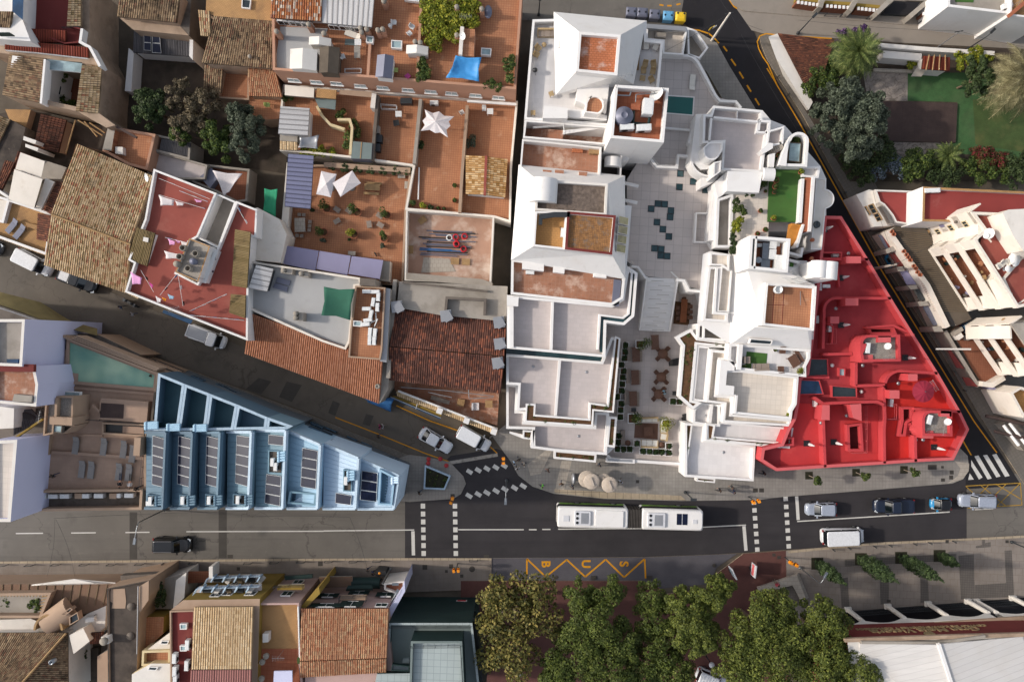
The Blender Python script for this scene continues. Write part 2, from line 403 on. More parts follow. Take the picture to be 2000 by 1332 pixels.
sheet('narrow_street', Q('1330 -40 1440 -40 1472 62 1500 130 1560 228 1620 335 1725 522 1820 672 1905 812 1955 885 1995 948 1886 955 1886 900 1700 640 1560 400 1460 200 1380 90 1330 40'), .013, 'nk')
sheet('upper_street', Q('1000 -60 1345 -60 1332 20 1330 62 1020 40 960 20'), .016, 'nx')
sheet('back_street', Q('1426 -60 1424 0 1450 22 1700 43 2100 80 2300 95 2300 150 2000 108 1730 82 1490 66 1468 60 1440 20'), .017, 'nl')
slab('north_pavement', Q('1000 905 1012 928 1040 950 1082 964 1180 974 1330 978 1480 976 1530 970 1700 957 1860 944 1882 935 1893 915 1890 890 1870 870 1500 860 1340 880 1200 880 1000 830 960 850'), 'pavement')
slab('corner_pavement', Q('800 888 830 892 878 902 905 930 910 945 900 965 885 974 800 980 740 975 760 900'), 'pavement')
slab('side_pavement', Q('0 574 130 632 330 708 600 808 800 890 790 898 600 830 330 725 120 650 0 596'), 'n6', .113)
slab('works_pavement', Q('940 872 960 850 1000 820 1003 828 963 851'), "pavement", .11)
slab('south_pavement', Q('-300 1101 0 1097 500 1092 820 1090 960 1091 960 1150 700 1160 0 1160 -300 1160'), 'km')
slab('bus_bay', Q('905 1091 1000 1089.5 1260 1088 1440 1081 1400 1108 1385 1140 1280 1150 1268 1136 940 1133'), 'qn', .03)
slab('red_pavement', Q('900 1134 1255 1134 1285 1146 1300 1160 1380 1150 1400 1120 1452 1081 1535 1075 1540 1400 900 1400'), 'qp', .13)
slab('plaza', Q('1535 1075.5 1700 1060 1900 1051 2000 1046 2400 1020 2400 1250 1900 1230 1540 1300'), 'plaza')
slab('east_pavement', Q('1486 85 1500 120 1566 222 1626 330 1732 520 1827 668 1912 808 1962 885 2010 960 2100 960 2100 800 1900 600 1720 380 1640 220 1560 120 1502 66 1484 72'), 'n6', .1)
slab('pool_side_pavement', Q('1330 60 1362 62 1400 84 1425 130 1480 220 1515 250 1450 260 1380 140 1330 110'), 'pavement', .1)
slab('villa_pavement', Q('1424 -60 1424 -2 1432 10 1452 22 1710 44 2100 79 2100 40 1800 10 1500 -60'), 'nl', .1)
sheet('asphalt_patch', Q('1890 1052 1888 958 1950 950 2100 945 2100 1040'), .0075, 'nx')
for q in (Q('215 655 240 665 225 690 200 680'), Q('560 745 590 752 570 785 545 775'), Q('650 782 664 788 655 812 641 806'), Q('715 808 730 812 722 832 708 828'), Q('505 738 530 745 510 770 480 760'), Q('253 1000 268 1000 268 1092 253 1092'), Q('427 995 443 995 443 1090 427 1090'), Q('20 610 40 600 60 640 40 650')):
 sheet('tarmac_patch', q, .0105 if q[0][1] < 950 else .0072, 'qi')
for q in (Q('1640 1130 1656 1127 1659 1185 1644 1187'), Q('1718 1124 1736 1121 1736 1178 1720 1180'), Q('1797 1110 1812 1105 1814 1175 1798 1177'), Q('1872 1085 1902 1082 1904 1168 1877 1170'), Q('1962 1075 1976 1074 1981 1165 1966 1166'),
  Q('1650 1106 1868 1094 1868 1081 1650 1092'), Q('1904 1142 1965 1138 1966 1166 1904 1168'), Q('1906 1066 1918 1064 1918 1052 1924 1051 1924 1060 1935 1058 1935 1068 1906 1070')):
 sheet('plaza_band', q, .125, 'kr')
sheet('pale_paving_band', Q('1030 907 1068 878 1078 880 1056 925 1046 927 1036 929'), .1245, 'm2')
sheet('pale_paving_band', Q('1097 900 1117 900 1100 962 1083 961'), .1245, 'm2')
sheet('pale_paving_band', Q('1083 962 1083 955 1330 968 1340 977 1180 973'), .1247, 'kerb')
sheet('pale_paving_band', Q('1865 900 1893 905 1892 920 1880 936 1850 944 1870 930 1876 915'), .1245, 'm2')
def stripe(pts, wd, mat='nq', z=.0165, name='road_marking'):
 m = MB(); w_ = pp(pts, z)
 for a, b in zip(w_, w_[1:]):
  d = (b - a).normalized(); n = Vc((-d.y, d.x, 0)) * wd / 2
  m.sheet([a - n, b - n, b + n, a + n])
 return tag(m.obj(name, mat), kind='structure')
def rects(lst, wd, ln, rot, mat='nq', z=.0165):
 m = MB()
 for x, y in lst:
  c = P(x, y, z); m2 = Matrix.Rotation(R(rot), 3, 'Z')
  m.sheet([c + m2 @ Vc((sx * ln / 2, sy * wd / 2, 0)) for sx, sy in Q('-1 -1 1 -1 1 1 -1 1')])
 return tag(m.obj('road_marking', mat), kind='structure')
for a, b in (((31, 1041.5), (84, 1041)), ((139, 1040.5), (187, 1040)), ((245, 1039.5), (292, 1039)), ((364, 1038), (632, 1037)), ((632, 1036.5), (809, 1034.5)), ((895, 1034), (1023, 1034)), ((1033, 1034), (1048, 1034)), ((1059, 1033.5), (1075, 1033.5)), ((1090, 1033), (1283, 1031.5)), ((1296, 1031.5), (1313, 1031)), ((1330, 1031), (1350, 1030.5)), ((1366, 1029.5), (1457, 1025)), ((1557, 1018), (1855, 999.5))):
 stripe([a, b], .14)
stripe([(806.5, 1037), (807.5, 1084)], .42); stripe([(1453, 1027), (1457, 1075)], .42); stripe([(1556, 969), (1559, 1015)], .4); stripe([(1904, 995), (1940, 993)], .12)
rects([(826 + i * .25, 988 + i * 15.4) for i in range(7)], .62, .55, 0); rects([(888.5 + i * .3, 988 + i * 15.4) for i in range(7)], .62, .55, 0)
rects([(1472.5 + i * 1.1, 981 + i * 15.3) for i in range(7)], .55, .55, 3); rects([(1534.5 + i * 1, 974 + i * 15.4) for i in range(7)], .55, .55, 3)
rects(Q('917 921 934 918 951 915 968.5 912.5 985 909.5'), .5, .8, -32); rects(Q('916 968 934 965 951 962 969 958.5 986 955 1005 952.5 1022 949'), .5, .85, -32)
stripe([(877, 904), (972, 888)], .42, 'qq')
for q in (Q('1903 891 1911 889 1937 934 1929 936'), Q('1920 889 1928 888 1954 930 1946 932'), Q('1938 888 1946 886 1972 929 1963 931'), Q('1897 898 1901 905 1919 932 1912 936 1897 910'), [(1894, 924), (1902, 936), (1891, 937)]):
 sheet('road_marking', q, .0175, 'nq')
sheet('road_marking', [(1952, 1062), (1952, 1062.2), (1953, 1062)], .0176, 'nq')
Y = 'qd'
stripe(Q('1422 -10 1424 0 1434 14 1452 24.5 1560 34 1705 45'), .17, Y); stripe([(1711, 46), (1725, 47)], .17, Y); stripe([(1731, 47.5), (1744, 49)], .17, Y); stripe([(1753, 50), (1767, 51)], .17, Y); stripe([(1773, 51.5), (1860, 60), (2010, 74)], .17, Y)
stripe(Q('1517 166 1500 126 1490 112 1482 96 1479 82 1484 71 1496 66.5 1520 69 1625 76'), .15, Y, .118)
stripe([(1740, 86), (1800, 92), (1950, 105)], .08, Y, .018)
stripe(Q('1498 134 1560 238 1616 338 1721 527 1815 680 1902 822 1947 884'), .15, Y, .0185)
for a, b in (((1288, 10), (1296, 11.5)), ((1303, 12), (1312, 12)), ((1321, 10), (1329, 8)), ((1413, 91), (1420, 101)), ((1428, 116), (1437, 129)), ((1444, 141), (1452, 154)), ((1459, 167), (1467, 180)), ((1475, 193), (1483, 206)), ((1490, 219), (1498, 232))):
 stripe([a, b], .2, Y, .0185)
stripe(Q('1343 57 1365 60 1384 66 1395 75 1404 85'), .18, Y, .0185)
stripe(Q('655 815 740 848 830 885 876 901'), .13, Y, .019); stripe([(774, 792), (840, 822), (895, 841)], .13, Y, .019); stripe([(957, 872), (971, 885)], .13, Y, .019)
stripe([(1881, 861), (1897, 889)], .16, Y, .02)
stripe(Q('-20 1098.5 500 1093.5 820 1091.5 960 1092'), .28, 'kerb', .127, 'kerb_line'); stripe(Q('1540 1078 1700 1062 1900 1053 2010 1047'), .28, 'kerb', .129, 'kerb_line')
stripe(Q('1029 1124 1029 1091 1066 1126 1107 1092.5 1143 1126 1183 1092 1219 1127 1259 1091 1261 1129'), .2, Y, .036)
def letters(txt, loc, size, rz, mat, ext=.0, rx=0, name='lettering', parent=None, sx=1, bold=.012):
 cu = bpy.data.curves.new(name, 'FONT'); cu.body = txt; cu.size = size; cu.extrude = ext; cu.align_x = 'CENTER'; cu.align_y = 'CENTER'; cu.offset = bold
 t = bpy.data.objects.new(name, cu); COL.objects.link(t)
 dg = bpy.context.evaluated_depsgraph_get(); me = bpy.data.meshes.new_from_object(t.evaluated_get(dg)); bpy.data.objects.remove(t)
 M_ = Matrix.Translation(loc) @ Matrix.Rotation(rz, 4, 'Z') @ Matrix.Rotation(rx, 4, 'X') @ Matrix.Diagonal((sx, 1, 1, 1))
 off = WLOC.get(parent.name, Vc()) if parent else Vc()
 me.transform(Matrix.Translation(-off) @ M_); me.materials.clear(); me.materials.append(MATS[mat])
 o = bpy.data.objects.new(name, me); COL.objects.link(o)
 if parent: o.parent = parent
 return o
for ch, x in (('B', 1065.5), ('U', 1144), ('S', 1218)):
 tag(letters(ch, P(x, 1101, .037), 1.5, R(-90), Y, 0, 0, 'road_marking', bold=.05), kind='structure')
m = MB(); z = .0186
for a, b in (((1886, 949), (1993, 943)), ((1993, 943), (1996, 986)), ((1996, 986), (1890, 992)), ((1886, 949), (1930, 990)), ((1915, 947), (1965, 988)), ((1945, 945), (1995, 975)), ((1993, 943), (1945, 990)), ((1965, 945), (1920, 990)), ((1930, 948), (1895, 985))):
 A, B = P(*a, z), P(*b, z); d = (B - A).normalized(); n = Vc((-d.y, d.x, 0)) * .055; z += .0004
 m.sheet([A - n, B - n, B + n, A + n])
tag(m.obj('road_marking', 'qo'), kind='structure')
for nm, lst in (('manhole_cover', [(1395, 1104, .5, .129), (922, 1111, .75, .129), (1087, 1127, .5, .04)]),):
 for x, y, d, z in lst: tag(MB().lathe(P(x, y, z), [(0, .006), (d * .46, .006), (d / 2, 0)], 20).obj(nm, 'manhole'), kind='structure')
m = MB()
for x, y, a, b in ((1849, 1057, .4, .4), (1966, 1057, .4, .35), (1735, 1173, .5, .35), (1511, 1083, .4, .4), (1521, 1088, .45, .4), (1159, 1128, .7, .5), (1268, 1128, .7, .5), (1820, 912, 1.1, .6), (1858, 922, .5, .5), (1840, 912, .35, .3), (1857, 932, .5, .5), (1841, 937, .5, .4), (950, 1086, .7, .4), (830, 1107, .6, .6), (626, 1100, .6, .6), (872, 1115, .35, .35), (902, 1124, .4, .4), (881, 1105, .5, .5), (793, 1119, .4, .4), (884, 969, .5, .6), (1245, 940, .4, .4), (1475, 957, .6, .5), (1487, 957, .6, .5), (450, 1086, .7, .45), (466, 1110, .4, .4)):
 z = .1335 if y > 1095 and x < 960 or x > 1500 or y < 970 else .136
 if y in (1086,): z = .02
 m.box(P(x, y, z - .1), (a, b, .1))
tag(m.obj('utility_covers', 'manhole'), kind='structure')
surf('white', 'dddad7', rough=.7, var=.03, vs=.6, stain=[('cfc9c1', .4, .54, .55), ('b9b1a6', 1.6, .68, .35)], fine=.02, streak=('a9a094', (1.6, 1.6, .1), .6, .32))
surf('ma', 'd6d0c8', rough=.8, var=.06, vs=.7, stain=[('a89d90', .6, .58, .5)], fine=.04)
surf('mv', 'd9d5d3', rough=.75, var=.03, vs=.5, grid=(.55, .55, 'cdc9c7', .014, 0), rot=3, stain=('cbc6c3', .3, .55, .5))
surf('kn', 'bdb4af', rough=.8, var=.05, vs=.5, grid=(1.05, 1.05, '99918d', .02, 0), rot=3, stain=('a9a19c', .35, .52, .5))
surf('m8', 'bdb3b0', rough=.8, var=.06, vs=.5, grid=(.75, .5, 'aea5a2', .015, .5), rot=3, stain=('a69d99', .5, .55, .5))
surf('mz', 'd3c8bb', rough=.8, var=.05, vs=.6, grid=(.6, .6, 'bdb2a5', .02, 0), rot=4)
surf('mn', 'aa7756', var=.16, vs=.5, grid=(.28, .28, '8a5641', .02, 0), rot=4, stain=[('8f6147', .3, .5, .65), ('bb987c', .8, .58, .6), ('6d4a3c', 1.5, .68, .5)])
surf('mt', '875742', var=.18, vs=.5, grid=(.28, .28, '74442f', .02, 0), rot=4, stain=[('6f4231', .35, .5, .6)])
surf('ns', 'b36d4b', var=.16, vs=.6, grid=(.4, .25, '8f5638', .03, .5), rot=3, stain=[('dccfc4', .55, .55, .75)])
surf('mm', 'a07058', var=.2, vs=.8, grid=(.45, .45, '9a7460', .03, 0), rot=5, stain=[('c9b09f', .6, .5, .8), ('7f4c3a', .9, .6, .6)])
surf('m9', '9f6045', var=.1, vs=.6, grid=(.45, .45, '8e4a33', .02, 0), rot=3)
surf('m1', 'b28a5c', var=.16, vs=.6, grid=(.3, .15, '8d6c49', .02, .5), rot=10, stain=[('7d6146', .5, .52, .6)])
surf('kw', 'b98a55', var=.14, vs=.7, grid=(.4, .25, 'a4784a', .03, .5), rot=5, stain=[('e0c49a', 1.2, .66, .6)])
surf('k6', '91673f', var=.5, vs=3.0, grid=(.2, .2, '6d5138', .02, 0), rot=5, stain=[('6b6660', 1.6, .52, .8), ('b47c45', 2.6, .6, .6)])
surf('qb', '6f6259', var=.4, vs=2.5, stain=[('54493f', 1.2, .5, .7), ('8f8178', 3, .6, .6)])
surf('kt', 'a88470', var=.15, vs=.5, stain=[('c9b9ab', .3, .5, .8), ('8a6552', .8, .6, .6)])
surf('n3', '8e4a40', var=.1, vs=.4, stain=[('9f675a', .3, .55, .5), ('7a3c35', .7, .58, .5)], fine=.05)
surf('mj', '6e2f2c', var=.1, vs=.5, stain=[('83493f', .4, .58, .5)], fine=.05)
surf('nf', '8b3c38', var=.08, vs=.4, stain=[('a06a62', .35, .6, .6)], fine=.05)
surf('coral', 'b64044', rough=.75, var=.05, vs=.5, stain=[('ad3a3e', .35, .5, .6)], streak=('8c3438', (1.5, 1.5, .1), .6, .4), fine=.03)
surf('nb', 'c45c5e', rough=.75, var=.05, vs=.5, fine=.03)
surf('qe', 'a33a3f', rough=.8, var=.08, vs=.6, stain=[('8a2c33', .35, .5, .6), ('ad4a4c', .4, .56, .6), ('742a30', 1.6, .66, .5)], fine=.04)
surf('kz', 'b8383a', rough=.8, var=.07, vs=.6, stain=[('a83236', .4, .5, .6), ('c85a54', .5, .58, .5)], fine=.04)
surf('kc', 'c8302a', rough=.8, var=.07, vs=.6, stain=[('b42826', .4, .5, .6), ('d65048', .5, .6, .4)], fine=.04)
surf('kj', '8e8880', var=.35, vs=9, stain=('6a655f', 3, .5, .6))
surf('concrete', '9b9389', var=.12, vs=.5, stain=[('766e64', .4, .52, .6), ('b3aba0', .8, .6, .5)])
surf('mf', '6a6159', var=.2, vs=.5, stain=[('40382f', .5, .5, .7), ('8a7f72', .9, .62, .4)])
surf('mb', 'a48b76', var=.08, vs=.5, stain=[('8f755e', .4, .55, .5)])
surf('m4', 'b58a72', var=.07, vs=.4, stain=[('9c7562', .35, .55, .5), ('c39c86', .6, .62, .4)])
surf('me', 'ddd4c8', var=.06, vs=.5, stain=[('b8a78f', .4, .56, .5)])
surf('mx', 'd0bd96', var=.08, vs=.5, stain=[('a98c5e', .5, .56, .5)])
surf('m0', '8f7636', var=.1, vs=.6, stain=[('7c6128', .6, .55, .5)])
surf('ki', 'b79a92', var=.07, vs=.5, stain=[('98807a', .5, .56, .5)])
surf('mu', 'a28c78', var=.16, vs=.6, stain=[('7b6755', .5, .5, .6), ('c4b09c', .9, .6, .5), ('5d4d40', 1.6, .66, .7)])
surf('nr', '4d443d', var=.3, vs=.5, stain=[('2a2421', .35, .48, .8), ('85776a', 1.1, .62, .6)])
surf('mw', 'c3c4dc', rough=.7, var=.02, vs=.3, fine=.02)  # lilac tint of shaded white walls, put into the base colour
surf('m5', 'a68b78', var=.08, vs=.5, grid=(.9, .45, '97806f', .015, .5), rot=3, stain=[('93796a', .4, .52, .5)])
surf('nm', '8c88a4', rough=.6, var=.06, vs=.4, stain=('7a7592', .4, .55, .5))
surf('kg', '4a6172', rough=.6, var=.06, vs=.5, fine=.03); surf('no', '567081', rough=.6, var=.06, vs=.5, fine=.03)
surf('nw', '74919f', rough=.6, var=.05, vs=.5, fine=.03); surf('nv', '93b3c8', rough=.6, var=.05, vs=.5, fine=.03); surf('ke', 'b3c8da', rough=.6, var=.04, vs=.5, fine=.03)
surf('kq', 'a9bccb', rough=.6, var=.08, vs=1.5, grid=(.8, 3, '8ba0b2', .02, 0))
surf('qh', '33525c', rough=.6, var=.1, vs=.5, stain=('284450', .4, .52, .5))
surf('k9', '646b72', rough=.7, var=.05, vs=.4, grid=(1.3, .5, '6d757d', .01, .5), rot=-32)
surf('mh', '1e3230', rough=.6, var=.1, vs=.5)
surf('ne', '6f7a78', var=.08, vs=.5, stain=('5d6866', .4, .55, .4))
surf('roof_grid', 'a4aead', var=.05, vs=.5, grid=(.75, .75, '87908f', .03, 0), rot=2)
surf('m6', 'c9c9cc', rough=.45, var=.04, vs=.6, stain=('a9a7a4', .5, .6, .5), fine=.02)
surf('mk', '6f7180', rough=.45, var=.08, vs=.5, metal=.2, stain=('5b5d6b', .5, .55, .5))
surf('ms', '9fa0a3', rough=.35, var=.06, vs=.8, metal=.4)
surf('mc', '34373a', rough=.5, var=.1, vs=1)
surf('qs', '7d6c55', var=.16, vs=.6, stain=[('5b4f40', .5, .5, .6), ('95826a', 1, .62, .5)])
surf('ni', '5c5247', var=.12, vs=.5, stain=[('4a4138', .4, .5, .6)])
surf('ko', '78604f', var=.16, vs=.4, stain=[('6f4c39', .4, .52, .6), ('a07a5c', .8, .62, .5)])
surf('membrane', 'a8a7a6', var=.06, vs=.4, stain=[('8e8d8c', .3, .55, .5), ('b8b7b4', .7, .62, .4)])
surf('wood', '7a4a30', var=.2, vs=1.5, grid=(1.6, .1, '5b3623', .015, .5))
surf('mp', 'a88860', var=.2, vs=1.5, grid=(2.4, .14, '7d6344', .02, .5))
surf('nu', 'b87a35', var=.15, vs=1.5)
surf('kp', '2f5e4c', var=.1, vs=1); surf('ky', '2f8a66', var=.12, vs=1)
surf('netting', '87784f', var=.2, vs=.5, stain=('5f5438', .4, .5, .6)); surf('n9', '2b2a1c', var=.4, vs=4)
surf('ks', 'cbc7c3', rough=.5, var=.04, vs=.3, grid=(80, .7, 'b7b2b0', .03, 0), rot=-18, stain=('b8b1a8', .15, .5, .5), fine=.02)
surf('soil', '5a3f28', var=.3, vs=3, stain=('3b2a1c', 2, .5, .6))
surf('turf', '45682f', var=.12, vs=1, stain=('2b5c24', .5, .52, .6), fine=.15, bump=.4)
glass('ml', '2a3236'); glass('nh', '2a4347'); glass('k3', '8a8664', .25); glass('m7', '22405e'); glass('m3', '8fa3a6', .15); surf('kh', '12172a', rough=.35, var=.12, vs=1.5, grid=(.165, 6, '232b45', .02, 0), rot=3, spec=.2, fine=0)
q = NT('pool_water'); vv = pos_rot(q); q.b.inputs['Base Color'].default_value = lin('1d5a55'); q.b.inputs['Roughness'].default_value = .08
bp = q.n('Bump'); bp.inputs['Strength'].default_value = .25; bp.inputs['Distance'].default_value = .05; q.l(q.noise(vv, 2.2, 3), bp.inputs['Height']); q.l(bp.outputs[0], q.b.inputs['Normal']); MATS['pool_water'] = q.m
q = NT('pool_water_pale'); vv = pos_rot(q); n_ = q.noise(vv, .22, 2); q.l(q.ramp(n_, [(.35, '5f9080'), (.65, '9fbb9c')]), q.b.inputs['Base Color']); q.b.inputs['Roughness'].default_value = .08
bp = q.n('Bump'); bp.inputs['Strength'].default_value = .3; bp.inputs['Distance'].default_value = .05; q.l(q.noise(vv, 2.0, 4), bp.inputs['Height']); q.l(bp.outputs[0], q.b.inputs['Normal']); MATS['pool_water_pale'] = q.m
tilemat('nd', ['85704f', 'a88f6b', 'bda383', 'b0936f', 'c8b08d', '9c7a58', '9f6a52'], ('332a22', .45, .55, .7))
tilemat('ng', ['5d4d3e', '88725a', '988064', '806850', 'a58d70', '6b5745', '84604c'], ('262019', .5, .5, .8))
tilemat('nc', ['54382e', '6b4436', '5c3b30', '7a4c3a', '4d342c', '8a5a44'], ('2a1f1b', .5, .5, .7))
tilemat('k5', ['9b664c', 'a67053', 'b07b60', '9e694f'], ('6d4632', .4, .62, .5))
tilemat('kl', ['523731', '66453a', '704c41', '5c3f37', '805040', '925a45'], ('33221e', .4, .5, .6))
tilemat('n2', ['9a6c50', 'ad7c5d', 'b58a69', 'a0674a', 'ba9875', '94654d'], ('5d4032', .4, .6, .5), .24, .42)
tilemat('qg', ['9a5f3d', 'a96a45', 'b87c52', '8a4c33', 'd9cdbb', 'a0623f'], None)
tilemat('nn', ['96703f', 'a98152', 'b68e5e', 'd0b48c', 'a0784a'], ('6d4a2a', .5, .6, .5))
tilemat('np', ['b89a74', 'cdb08a', 'd6bb95', 'c2a37a', 'dcc4a0'], ('6b5843', .4, .62, .6))
tilemat('kf', ['7a3a2e', '7f3d30', '763628', '84443a'], ('5a2c24', .4, .55, .5), .3, 8)
tilemat('qk', ['9a6a64', 'a07069', '8f625d'], ('6d4a46', .4, .6, .5), .28, 8)
tilemat('nz', ['c9c6c4', 'cecbc9', 'c5c2c0'], ('b3aca3', .4, .6, .5), .6, 9)
tilemat('nt', ['7a6848', '857250', '70603f', '8c7a58'], ('4c4130', .5, .52, .6), .18, 2)
tilemat('n8', ['5c5a5c', '636163', '565456'], ('3d3a38', .5, .55, .5), .2, 3)
tilemat('k4', ['7d7f9a', '83859f', '777993'], ('62647c', .4, .6, .4), .55, 9)
plain('mr', '9a9a9c', .4, .6); plain('md', 'd8d8d6', .5); plain('mi', '1d1e20', .5); plain('grey_plain', '77787a', .6)
plain('clay', '9c5c40', .85); plain('cement', '8b8378', .9); plain('steel', '8c9094', .35, .8)
RIB = [(0, 0), (.08, 1), (.16, 0)]
WAVE = Q('0 0 .25 .7 .5 1 .75 .7')
def ac(root, u, v, z, rz=0, w_=.85, d=.36, h=.6, m='md'):
 c = P(u, v, z); mb = MB().box(c, (w_, d, h), R(rz)); q = Matrix.Rotation(R(rz), 3, 'Z')
 mb.box(c + Vc((0, 0, h)), (w_ * .9, d * .8, .02), R(rz), 0)
 o = c + q @ Vc((-w_ * .15, -d / 2, h / 2)); mb.tube(o, o + q @ Vc((0, -.03, 0)), h * .38, h * .38, 14, 1)
 o = c + q @ Vc((w_ * .3, d / 2, .1)); mb.path([o, o + q @ Vc((.25, .15, 0)), o + q @ Vc((.4, .05, -.08))], .03, 6, 1)
 return mb.obj('air_conditioner', [m, 'mi'], root)
def dish(root, u, v, z, r=.4, az=200, m='md'):
 c = P(u, v, z); mb = MB(); q = Matrix.Rotation(R(az), 3, 'Z') @ Matrix.Rotation(R(48), 3, 'Y')
 k = [(0, 0), (r * .5, .04 * r / .4), (r * .8, .1 * r / .4), (r, .17 * r / .4)]
 b = MB().lathe((0, 0, 0), k, 20); o = c + Vc((0, 0, .75))
 mb.add([o + q @ Vc(p) for p in b.v], b.f, 0, smooth=True)
 mb.tube(c, o, .035, .035, 8, 1); f = o + q @ Vc((0, 0, r * .95)); mb.tube(o + q @ Vc((0, -r, .15)), f, .015, .015, 5, 1); mb.tube(f, f - q @ Vc((0, 0, .12)), .05, .05, 8, 1)
 return mb.obj('satellite_dish', [m, 'mr'], root)
def aerial(root, u, v, z, h=2.2, rz=20):
 c = P(u, v, z); t = c + Vc((0, 0, h)); mb = MB().tube(c, t, .025, .02, 6); d = Vc((mc(R(rz)), ms(R(rz)), 0)); n = Vc((-d.y, d.x, 0))
 mb.tube(t - d * .6, t + d * .8, .015, .015, 5)
 for i in range(8): mb.tube(t + d * (-.55 + i * .18) - n * (.35 - i * .02), t + d * (-.55 + i * .18) + n * (.35 - i * .02), .008, .008, 4)
 return mb.obj('aerial', 'mr', root)
def pots(root, lst, z, r=.22, h=1.0, m='cement', sq=True, mcap='cement'):
 """brick chimney shafts with round cowls"""
 for u, v in lst:
  c = P(u, v, z); mb = MB()
  if sq: mb.box(c - Vc((0, 0, h)), (r * 2.1, r * 2.1, h), R(4))
  mb.lathe(c, [(r, 0), (r, .28), (r * 1.15, .3), (r * 1.15, .38), (r * .4, .45), (0, .46)], 14, 1)
  mb.obj('chimney', [m, mcap], root)
def sky_(root, pts, z, h=.25, pane='ml', frame='white', name='skylight'):
 m = MB(); w_ = pp(pts, z); ins = m.ring(w_, .1, z - .3, z + h, z, 0)
 o = m.obj(name, frame, root); MB().prism(ins, z - .3, z + h * .6).obj('pane', pane, o); return o
def rail(root, pts, z, h=.9, m='md', posts=True, n=3, r=.022, name='railing'):
 mb = MB(); w_ = pp(pts, z)
 for k in range(n):
  dz = Vc((0, 0, h * (k + 1) / n)); mb.path([p + dz for p in w_], r, 5)
 if posts:
  for a, b in zip(w_, w_[1:]):
   kk = max(1, int((b - a).length / 1.2))
   for i in range(kk + 1): p = a + (b - a) * i / kk; mb.tube(p, p + Vc((0, 0, h)), r, r, 5)
 return mb.obj(name, m, root)
def stairs(root, A, B, wd, n, mat='white', name='stairs', solid=True):
 """flight of n steps between (u,v,z) points"""
 a, b = P(*A), P(*B); d = b - a; d.z = 0; ln = d.length; d.normalize(); mb = MB(); rz = math.atan2(d.y, d.x); lo = min(a.z, b.z)
 for i in range(n):
  f = (i + .5) / n; z = a.z + (b.z - a.z) * (i + (1 if b.z > a.z else 0)) / n; p = a + d * ln * f
  z0 = lo - .05 if solid else z - .06
  mb.box((p.x, p.y, z0), (ln / n + (.03 if not solid else 0), wd - .002 * (i % 2), z - z0), rz)
 return mb.obj(name, mat, root)
def arc(cu, cv, r, a0, a1, n=14, ry=None):
 ry = r if ry is None else ry
 return [(cu + r * mc(R(a0 + (a1 - a0) * i / n)), cv - ry * ms(R(a0 + (a1 - a0) * i / n))) for i in range(n + 1)]
def vault(root, A, B, r, mat='white', name='vault', n=10):
 """half barrel lying between two points"""
 a, b = P(*A), P(*B); d = (b - a).normalized(); s = Vc((-d.y, d.x, 0)); mb = MB(); lo = []
 for p in (a, b): lo.append([p + s * r * mc(PI * i / n) + Vc((0, 0, r * ms(PI * i / n))) for i in range(n + 1)])
 vs = lo[0] + lo[1]; mb.add(vs, [(i, i + 1, n + 2 + i, n + 1 + i) for i in range(n)], 0, smooth=True)
 mb.add(lo[0], [tuple(range(n + 1))]); mb.add(lo[1], [tuple(reversed(range(n + 1)))])
 return mb.obj(name, mat, root)
SOLAR = []
def solar(root, C, n, along=True, name='solar_panel'):
 """row of n panels filling the quad C (four (u,v,z) corners;rows run from C0-C1 to C3-C2)"""
 c = [P(*q) for q in C]
 for i in range(n):
  f0, f1 = (i + .03) / n, (i + .97) / n
  q = [c[0] + (c[3] - c[0]) * f0, c[1] + (c[2] - c[1]) * f0, c[1] + (c[2] - c[1]) * f1, c[0] + (c[3] - c[0]) * f1]
  nn = (q[1] - q[0]).cross(q[3] - q[0]).normalized(); nn = nn if nn.z > 0 else -nn
  mb = MB().hull4([p - nn * .04 for p in q], q, 1, 0)
  for a_, b_ in ((q[0], q[1]), (q[3], q[2]), (q[0], q[3]), (q[1], q[2])): mb.tube(a_ + nn * .005, b_ + nn * .005, .022, .022, 4, 1)
  mb.obj(name, ['kh', 'md'], root)
 fr = MB(); s_ = .06
 nn = (c[1] - c[0]).cross(c[3] - c[0]).normalized(); nn = nn if nn.z > 0 else -nn
 for f in (.1, .5, .9):
  a = c[0] + (c[1] - c[0]) * f; b = c[3] + (c[2] - c[3]) * f; fr.tube(a - nn * .1, b - nn * .1, .03, .03, 4)
 fr.obj('panel_rack', 'steel', root)
tile(2, 0)
W = bld('white_building', 'white building with terracotta roof hatch and square tower of machinery above the small pool', Q('160 155 1180 325 1145 690 95 935'), 9, 'building', 'white buildings round the tiled courtyard')
flat(W, Q('160 155 330 150 1052 165 1050 312 1182 325 1145 720 745 985 95 935'), 9.5, 8.5, 0, .28, 'white', 'mv')
frus(W, 'attic', Q('325 95 1050 165 950 660 340 745'), 9.45, Q('525 250 850 275 822 592 500 560'), 13.2, 'white')
flat(W, Q('523 249 851 274 823 593 499 561'), 13.9, 13.3, 12.9, .3, 'white', 'ns', 'parapet', 'hatch_floor')
blk(W, 'dormer', Q('365 325 420 320 415 380 362 372'), 10.6, 8.5, 'white'); blk(W, 'dormer', Q('905 455 955 480 945 590 900 560'), 10.2, 8.5, 'white')
blk(W, 'bulkhead', Q('510 690 760 660 735 880 500 790'), 10.6, 8.5, 'white')
blk(W, 'bulkhead', Q('250 828 435 845 435 925 240 925'), 10.8, 8.4, 'white'); blk(W, 'bulkhead', Q('437 850 600 870 745 905 740 940 437 915'), 9.9, 8.4, 'white')
tp = [(570, 880), (580, 800), (600, 765)] + arc(645, 822, 74, 130, -70, 14)
flat(W, tp, 11.6, 11.3, 8, .16, 'white', 'mn', 'stair_turret', 'turret_roof')
ac(W, 420, 590, 8.6, 0, 1.1, .8, .9)
